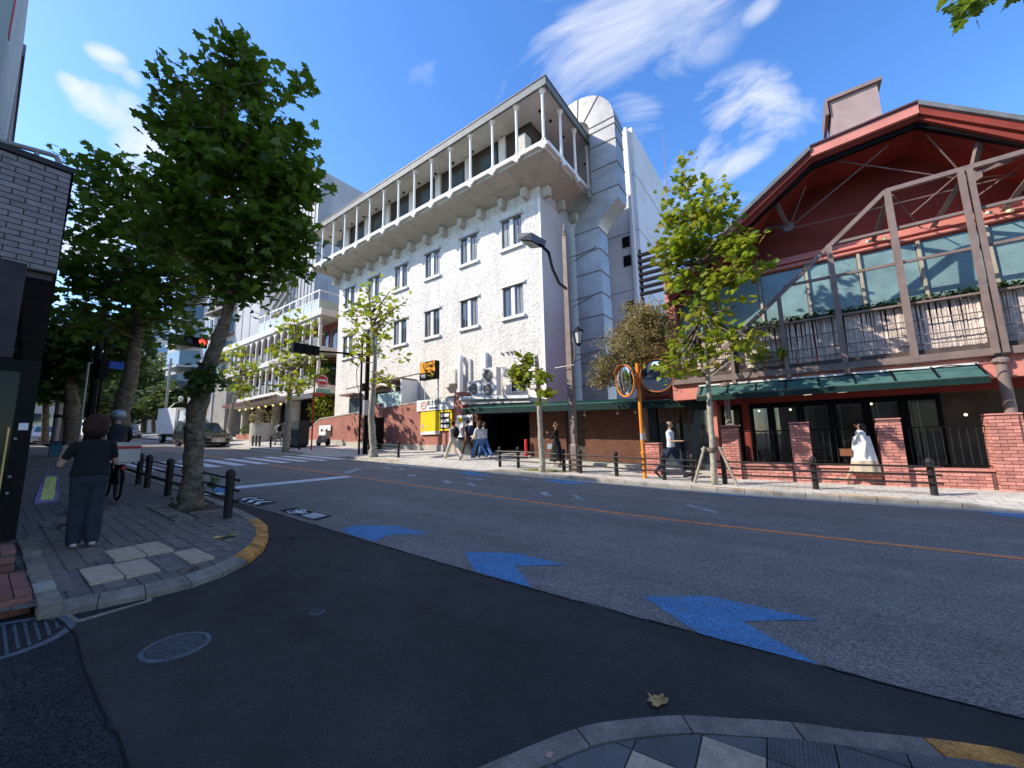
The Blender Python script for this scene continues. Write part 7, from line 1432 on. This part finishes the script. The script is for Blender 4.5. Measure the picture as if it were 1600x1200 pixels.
# ------------------------------------------------------------------ people
SKIN = mat('skin', (.42, .25, .17), .6, .05, 4)
CL = {k: mat('cloth_'+k, c, .85, .10, 6, .55, 9) for k, c in dict(black=(.015, .015, .017), dark=(.03, .03, .034), jeans=(.028, .036, .05), blue=(.09, .20, .42), white=(.72, .72, .70), cream=(.58, .53, .45), grey=(.20, .20, .22), beige=(.45, .38, .28), shirt=(.60, .62, .66), navy=(.02, .03, .07), brown=(.10, .05, .03), hair=(.012, .009, .008), redhair=(.04, .014, .010), shoe=(.62, .58, .56), blackshoe=(.015, .015, .015)).items()}
def figure(name_label, loc, rz, h=1.68, legs=(0, 0, 0, 0), arms=(0, 0, 0, 0), top='white', bottom='dark', shoe='blackshoe', hair='hair', haircut='short', skirt=None, sleeves='short', wide=1.0, voxel=.018, lean=0., group=None, arm_out=.08, bust=1.0, sit=None, bald=False, longtop=None):
    """legs = (thighL, shinL, thighR, shinR) swing in degrees (+ forward); arms = (upperL, foreL, upperR, foreR). Faces +x, turned by rz."""
    k = h/1.68; T = thing('person', name_label, 'person', (0, 0, 0), group); segs = []
    mats = [SKIN, CL[top], CL[bottom], CL[shoe], CL[hair]]
    def add(p0, p1, r0, r1, m, lat=1.0): segs.append((np.array(p0)*k, np.array(p1)*k, r0*k, r1*k, m, lat))
    hip = .88 if sit is None else sit; ln = math.sin(R(lean))
    zs_ = hip+.52
    add((0, 0, hip-.02), (ln*.04, 0, hip+.04), .112*wide, .112*wide, 2, 1.32); add((ln*.06, 0, hip+.07), (ln*.2, 0, hip+.20), .114*wide, .10*wide, 1, 1.38); add((ln*.2, 0, hip+.20), (ln*.45, 0, hip+.44), .095*wide, .115, 1, 1.45); add((ln*.45, 0, hip+.44), (ln*.5, 0, hip+.50), .10, .06, 1, 1.6)
    add((ln*.5, 0, hip+.5), (ln*.55, 0, hip+.60), .05, .048, 0)
    hx = ln*.6+.015; hz = hip+.70
    add((hx-.01, 0, hz+.03), (hx+.01, 0, hz-.03), .088, .070, 0, .95); add((hx+.09, 0, hz-.01), (hx+.10, 0, hz-.025), .014, .017, 0); add((hx, -.082, hz), (hx, -.085, hz-.03), .016, .012, 0); add((hx, .082, hz), (hx, .085, hz-.03), .016, .012, 0)
    for s, (a, b) in ((1, legs[:2]), (-1, legs[2:])):
        th, sh = R(a), R(b); y = s*(.085 if wide < 1.28 else .078); K_ = np.array([.42*math.sin(th), y*1.05, hip-.02-.42*math.cos(th)]); A_ = K_+np.array([.41*math.sin(th-sh), 0, -.41*math.cos(th-sh)])
        if skirt is None:
            add((0, y, hip-.02), K_, .088*wide, .062*wide, 2); add(K_, A_+np.array([0, 0, .03]), .062*wide*(1 if wide < 1.25 else 1.15), .048*wide if wide < 1.2 else .078, 2)
        else: add((0, y, hip-.02), K_, .075, .052, 0); add(K_, A_, .05, .034, 0)
        f = np.array([math.cos(th-sh), 0, math.sin(th-sh)]); add(A_+np.array([0, 0, -.01])-f*.03, A_+f*.15+np.array([0, 0, -.045]), .043, .032, 3, 1.05); segs[-1] = (*segs[-1][:4], 3, 1.0)
    for s, (a, b) in ((1, arms[:2]), (-1, arms[2:])):
        ua, fa = R(a), R(b); S_ = np.array([ln*.48, s*.175, hip+.455]); E_ = S_+np.array([.27*math.sin(ua), s*(arm_out if s > 0 else min(arm_out, .07)), -.265*math.cos(ua)]); ev = ua+fa; W_ = E_+np.array([.23*math.sin(ev), -s*.03*(1 if fa > .5 else 0), -.23*math.cos(ev)])
        add(S_, E_ if sleeves == 'long' else S_+(E_-S_)*.62, .055, .047, 1)
        if sleeves != 'long': add(S_+(E_-S_)*.6, E_, .040, .036, 0)
        add(E_, W_, .038 if sleeves != 'long' else .042, .026 if sleeves != 'long' else .032, 0 if sleeves != 'long' else 1)
        d = (W_-E_)/np.linalg.norm(W_-E_); sd = np.array([0, 1., 0]); add(W_, W_+d*.075, .024, .022, 0, 1.0)
        for q in range(4): o_ = sd*(-.024+.016*q); add(W_+d*.07+o_, W_+d*(.13+.012*(1-abs(q-1.5)))+o_+np.array([.0, 0, 0]), .0095, .0075, 0)
        add(W_+d*.03+np.cross(sd, d)*.018, W_+d*.085+np.cross(sd, d)*.045, .011, .008, 0)
    if skirt is not None:
        zt_, zb_, rt, rb_, mi = skirt
        n_ = 26; rg = []
        for q in range(7):
            t = q/6; rr = rt+(rb_-rt)*t**1.1; z = zt_+(zb_-zt_)*t; rg.append([((rr*(1+.07*math.sin(7*a+t)))*math.cos(a)*k*1.15+ln*.2, (rr*(1+.07*math.sin(7*a)))*math.sin(a)*k, z*k) for a in np.linspace(0, 2*math.pi, n_+1)[:-1]])
    mb = MB()
    for (p0, p1, r0, r1, m_, lat) in segs:
        d = p1-p0; L_ = max(np.linalg.norm(d), 1e-5); d = d/L_; pts = []; rad = []
        for t in (-.95, -.7, -.3): pts.append(p0+d*r0*t); rad.append(r0*math.sqrt(max(.02, 1-t*t)))
        pts += [p0, p1]; rad += [r0, r1]
        for t in (.3, .7, .95): pts.append(p1+d*r1*t); rad.append(r1*math.sqrt(max(.02, 1-t*t)))
        mb.path(pts, rad, 12, sx=lat, ref=(0, 1, 0) if abs(d[1]) < .9 else (1, 0, 0))
    if skirt is not None: mb.rings(rg)
    me = mesh('body_raw', mb, None); tmp = bpy.data.objects.new('tmp', me); COL.objects.link(tmp)
    rm = tmp.modifiers.new('r', 'REMESH'); rm.mode = 'VOXEL'; rm.voxel_size = voxel; sm_ = tmp.modifiers.new('s', 'SMOOTH'); sm_.factor = .5; sm_.iterations = 3
    dg = bpy.context.evaluated_depsgraph_get(); me2 = bpy.data.meshes.new_from_object(tmp.evaluated_get(dg)); bpy.data.objects.remove(tmp); me2.name = 'body'
    for mm in mats: me2.materials.append(mm)
    n = len(me2.polygons); cen = np.zeros(n*3); me2.polygons.foreach_get('center', cen); cen = cen.reshape(-1, 3); best = np.full(n, 1e9); idx = np.zeros(n, int)
    for (p0, p1, r0, r1, m_, lat) in segs:
        d = p1-p0; L2 = max(d@d, 1e-9); t = np.clip(((cen-p0)@d)/L2, 0, 1); q = p0+t[:, None]*d; df = cen-q; df[:, 1] /= max(lat, 1) if lat > 1 else 1; dist = np.linalg.norm(df, axis=1)-(r0+(r1-r0)*t); u = dist < best; best[u] = dist[u]; idx[u] = m_
    if skirt is not None:
        z = cen[:, 2]/k; inn = (z < zt_+.02) & (z > zb_-.01); t = (zt_-z)/(zt_-zb_); rr = rt+(rb_-rt)*np.clip(t, 0, 1)**1.1; rad_ = np.sqrt((cen[:, 0]/k/1.15)**2+(cen[:, 1]/k)**2); idx[inn & (rad_ > rr*.80)] = mi; idx[inn & (rad_ > rr*.80) & (t > .66) & (bottom == 'white')] = 3
    me2.polygons.foreach_set('material_index', idx.astype(np.int32)); me2.polygons.foreach_set('use_smooth', [True]*n); me2.update()
    o = bpy.data.objects.new('body', me2); COL.objects.link(o); o.parent = T
    # hair
    hm = MB(); c0 = (hx*k, 0, hz*k)
    if not bald: hm.ball((c0[0]-.018*k, 0, c0[2]+.035*k), .104*k, 16, 10, (1.0, .95, .95))
    if bald: hm.ball((c0[0]-.035*k, 0, c0[2]+.0*k), .095*k, 14, 8, (.95, 1.0, .75))
    if haircut == 'bob':
        hm = MB(); rg = []
        for q in range(11):
            t = q/10; ph = math.pi*(.02+.9*t); r0 = .134*k*math.sin(ph)**.62*(1+.05*math.sin(q*2.1)); rg.append([(c0[0]-.03*k+r0*math.cos(a)*1.0*(1+.05*math.sin(9*a+q)+.05*math.sin(4*a)), r0*math.sin(a)*1.0*(1+.05*math.cos(7*a+q*.6)+.07*math.sin(3*a+q*.4)), c0[2]+.015*k+.172*k*math.cos(ph)) for a in np.linspace(0, 2*math.pi, 25)[:-1]])
        hm.rings(rg)
    if haircut == 'long': hm.path([(c0[0]-.05*k, 0, c0[2]+.05*k), (c0[0]-.075*k, 0, c0[2]-.08*k), (c0[0]-.08*k, 0, c0[2]-.22*k), (c0[0]-.07*k, 0, c0[2]-.32*k)], [.08*k, .085*k, .07*k, .03*k], 12, sx=1.2, ref=(0, 1, 0))
    part(T, 'hair', hm, CL[hair], smooth=True)
    if voxel < .02:
        for s in (-1, 1): part(T, 'eye', MB().ball(((hx+.085)*k, s*.032*k, (hz+.008)*k), .009*k, 6, 4), P_['black'])
        part(T, 'mouth', MB().box((hx+.078)*k, (hx+.09)*k, -.02*k, .02*k, (hz-.055)*k, (hz-.049)*k), P_['red'])
    low = cen[:, 2].min() if sit is None else 0
    T.location = (loc[0], loc[1], loc[2]-low); T.rotation_euler = (0, 0, rz); return T, k
def hold(name, label, cat, mb, m, T, smooth=False):
    """something carried: its shape is given in the carrier's own frame, but it stays a thing of its own"""
    c, s = math.cos(T.rotation_euler[2]), math.sin(T.rotation_euler[2]); L = T.location
    mb2 = MB(); mb2.f = mb.f; mb2.v = [(L[0]+p[0]*c-p[1]*s, L[1]+p[0]*s+p[1]*c, L[2]+p[2]) for p in mb.v]; return solo(name, mb2, m, label, cat, smooth=smooth)
def hold_part(po, name, mb, m, T):
    c, s = math.cos(T.rotation_euler[2]), math.sin(T.rotation_euler[2]); L = T.location; Q = po.location
    mb2 = MB(); mb2.f = mb.f; mb2.v = [(L[0]+p[0]*c-p[1]*s-Q[0], L[1]+p[0]*s+p[1]*c-Q[1], L[2]+p[2]-Q[2]) for p in mb.v]; o = bpy.data.objects.new(name, mesh(name, mb2, m)); COL.objects.link(o); o.parent = po; return o
# 1 shopper seen from behind on the left
w1 = G(128, 858, NL); w1[0] -= .05
T, k = figure('woman with a red brown bob, black T-shirt, wide jeans and white trainers, seen from behind', w1, R(180), 1.49, (2, 2, -2, 2), (10, 128, 14, 100), 'black', 'jeans', 'shoe', 'redhair', 'bob', wide=1.30, voxel=.0105, arm_out=.11)
bag_o = hold('tote_bag', 'purple and lime green tote bag hanging from the arm of the red haired woman', 'bag', MB().rings([[(.16+a*w_, .30+b*d_*.68+.05*(.9-z), z) for (a, b) in ((-1, -1), (1, -1), (1, 1), (-1, 1))] for z, w_, d_ in ((.50, .075, .10), (.53, .10, .135), (.62, .095, .13), (.74, .05, .105), (.83, .03, .085))]), mat('bag_purple', (.16, .13, .26), .7, .2, 8, .8, 7), T, smooth='auto')
hold_part(bag_o, 'side_panel', MB().rings([[(.16+a*w_, .30+b*d_*.68+.05*(.9-z), z) for (a, b) in ((-1, -1), (1, -1), (1, 1), (-1, 1))] for z, w_, d_ in ((.56, .101, .07), (.62, .099, .075), (.74, .054, .065), (.82, .036, .06))]), mat('bag_lime', (.40, .48, .16), .7, .2, 8, .6, 8), T)
hold_part(bag_o, 'handle', MB().path([(.16, .27, .82), (.17, .28, .93), (.17, .30, 1.0), (.17, .325, .93), (.16, .34, .82)], .009, 6), bpy.data.materials['bag_purple'], T)
# 2 delivery cyclist
c2 = G(173, 780, NL); cT, k = figure('cyclist in a dark jacket and silver helmet riding away on the left pavement', (c2[0], c2[1], c2[2]), R(180), 1.70, (75, 85, 35, 55), (48, 22, 48, 22), 'dark', 'dark', 'blackshoe', 'hair', 'short', sleeves='long', sit=.93, lean=22, voxel=.016)
hold('helmet', 'silver grey rounded cycle helmet on the head of the riding cyclist', 'helmet', MB().ball((.24, 0, 1.70), .135, 16, 10, (1.1, .95, .8)), mat('helmet_silver', (.35, .38, .42), .3, metal=.3), cT, smooth=True)
bk_ = thing('bicycle', 'dark bicycle ridden by the cyclist on the left pavement', 'bicycle', (0, 0, 0))
for x in (-.52, .55):
    wh = part(bk_, 'wheel', MB().path([(x+.31*math.cos(t), 0, .33+.31*math.sin(t)) for t in np.linspace(0, 2*math.pi, 25)], .022, 6, caps=False), M['tyre'], smooth=True)
    sp = MB()
    for q in range(10): sp.tube((x, 0, .33), (x+.3*math.cos(q*.628), 0, .33+.3*math.sin(q*.628)), .003, n=4)
    part(bk_, 'spokes', sp, M['grey_metal'], under=wh)
part(bk_, 'frame', MB().tube((-.52, 0, .33), (-.05, 0, .3), .02).tube((-.05, 0, .3), (-.12, 0, .85), .02).tube((-.52, 0, .33), (-.1, 0, .72), .016).tube((-.05, 0, .3), (.42, 0, .75), .024).tube((.55, 0, .33), (.38, 0, .98), .02), M['black']); part(bk_, 'saddle', MB().ball((-.12, 0, .88), .12, 10, 6, (1.1, .7, .35)), M['black'], smooth=True); part(bk_, 'handlebar', MB().tube((.36, -.28, 1.0), (.36, .28, 1.0), .015), M['black']); part(bk_, 'rear_mudguard', MB().path([(-.52+.36*math.cos(t), 0, .33+.36*math.sin(t)) for t in np.linspace(.4, 3.0, 10)], .03, 6), M['black']); part(bk_, 'rack', MB().box(-.82, -.22, -.1, .1, .70, .73), M['grey_metal']); part(bk_, 'reflector', MB().box(-.84, -.82, -.03, .03, .6, .66), P_['red'])
bk_.location = (c2[0], c2[1], c2[2]); bk_.rotation_euler = (0, 0, R(180))
box_o = hold('delivery_box', 'pale grey delivery box with a red stripe on the rack of the bicycle', 'box', MB().box(-.80, -.36, -.22, .22, .74, 1.12), M['white_plastic'], cT)
hold_part(box_o, 'red_stripe', MB().box(-.806, -.354, -.226, .226, .99, 1.04), P_['red'], cT)
def strands(mname):
    m = CL[mname]; N = m.node_tree.nodes; L = m.node_tree.links; b = N['Principled BSDF']; b.inputs['Roughness'].default_value = .5
    geo = N.new('ShaderNodeNewGeometry'); mp = N.new('ShaderNodeMapping'); mp.inputs['Scale'].default_value = (1, 1, .12); L.new(geo.outputs['Position'], mp.inputs[0]); nz = N.new('ShaderNodeTexNoise'); nz.inputs['Scale'].default_value = 120; nz.inputs['Detail'].default_value = 3; L.new(mp.outputs[0], nz.inputs['Vector']); bp = N.new('ShaderNodeBump'); bp.inputs['Strength'].default_value = .9; bp.inputs['Distance'].default_value = .02; L.new(nz.outputs[0], bp.inputs['Height']); L.new(bp.outputs[0], b.inputs['Normal'])
for _n in ('hair', 'redhair', 'brown'): strands(_n)
# far pavement walkers
def fp_(px, py): return GS(px, py)
T, k = figure('distant walker in white with a dark backpack near the drum planter', fp_(434, 697), R(180), 1.70, (18, 4, -14, 14), (10, 10, -10, 10), 'white', 'grey', voxel=.03); hold('backpack', 'dark backpack on the distant walker near the drum planter', 'backpack', MB().ball((-.18, 0, 1.2), .2, 10, 8, (.6, .85, 1.15)), CL['black'], T, True)
T, k = figure('walker in loose cream clothes striding left past the yellow board', fp_(708, 719), R(178), 1.70, (30, 4, -26, 12), (-22, 10, 20, 15), 'cream', 'cream', sleeves='long', voxel=.018, wide=1.2); hold('backpack', 'black backpack on the walker in cream clothes', 'backpack', MB().ball((-.19, 0, 1.22), .21, 12, 8, (.62, .8, 1.2)), CL['black'], T, True)
T, k = figure('walker in dark top and beige shorts half hidden behind the one in cream', fp_(731, 716), R(185), 1.72, (22, 6, -24, 10), (-15, 10, 15, 20), 'dark', 'brown', voxel=.018); hold('backpack', 'dark backpack on the half hidden walker in shorts', 'backpack', MB().ball((-.19, 0, 1.24), .21, 12, 8, (.6, .85, 1.2)), CL['navy'], T, True)
T, k = figure('woman in a pale top and blue jeans with a hand raised to her hair', fp_(748, 718), R(182), 1.64, (24, 4, -24, 10), (10, 25, 120, 95), 'white', 'blue', 'shoe', 'brown', 'long', wide=1.25, voxel=.018, sleeves='long'); hold('shoulder_bag', 'small pale shoulder bag on the woman raising her hand', 'bag', MB().ball((.02, .25, .98), .12, 10, 7, (1, .5, 1)), CL['beige'], T, True)
T, k = figure('second woman in blue jeans walking just behind the hand raising one', fp_(757, 716), R(184), 1.62, (20, 4, -22, 10), (-12, 12, 14, 15), 'shirt', 'blue', 'shoe', 'hair', 'long', wide=1.25, voxel=.02, sleeves='long')
T, k = figure('woman in a long black dress looking at her phone before the brown brick wall', fp_(871, 730), R(200), 1.62, (8, 3, -8, 3), (25, 110, 20, 60), 'black', 'black', 'shoe', 'brown', 'long', skirt=(.95, .18, .13, .26, 1), sleeves='long', voxel=.018); hold('handbag', 'pale grey handbag carried by the woman in the black dress', 'bag', MB().box(.15, .40, -.32, -.2, .62, .82), mat('bag_pale', (.5, .55, .6), .5), T)
T, k = figure('balding man in a pale blue shirt and dark trousers walking right past the low pillar', fp_(1052, 747), R(-4), 1.72, (26, 6, -30, 8), (-14, 14, 22, 70), 'shirt', 'navy', 'blackshoe', 'hair', 'short', voxel=.015, bald=True); hold('briefcase', 'dark grey document bag under the arm of the balding man', 'bag', MB().box(-.22, .16, .22, .30, .62, .86), CL['dark'], T)
T, k = figure('woman in a white dress with a beige underlayer striding left before the brick pillars', fp_(1356, 758), R(180), 1.62, (32, 6, -26, 12), (-8, 18, 12, 24), 'white', 'white', 'beige', 'hair', 'long', skirt=(1.26, .30, .15, .27, 1), sleeves='long', voxel=.015); hold('handbag', 'brown handbag held in front by the woman in the white dress', 'bag', MB().box(.22, .45, -.12, .12, .72, .90), mat('bag_brown', (.22, .09, .05), .5), T)
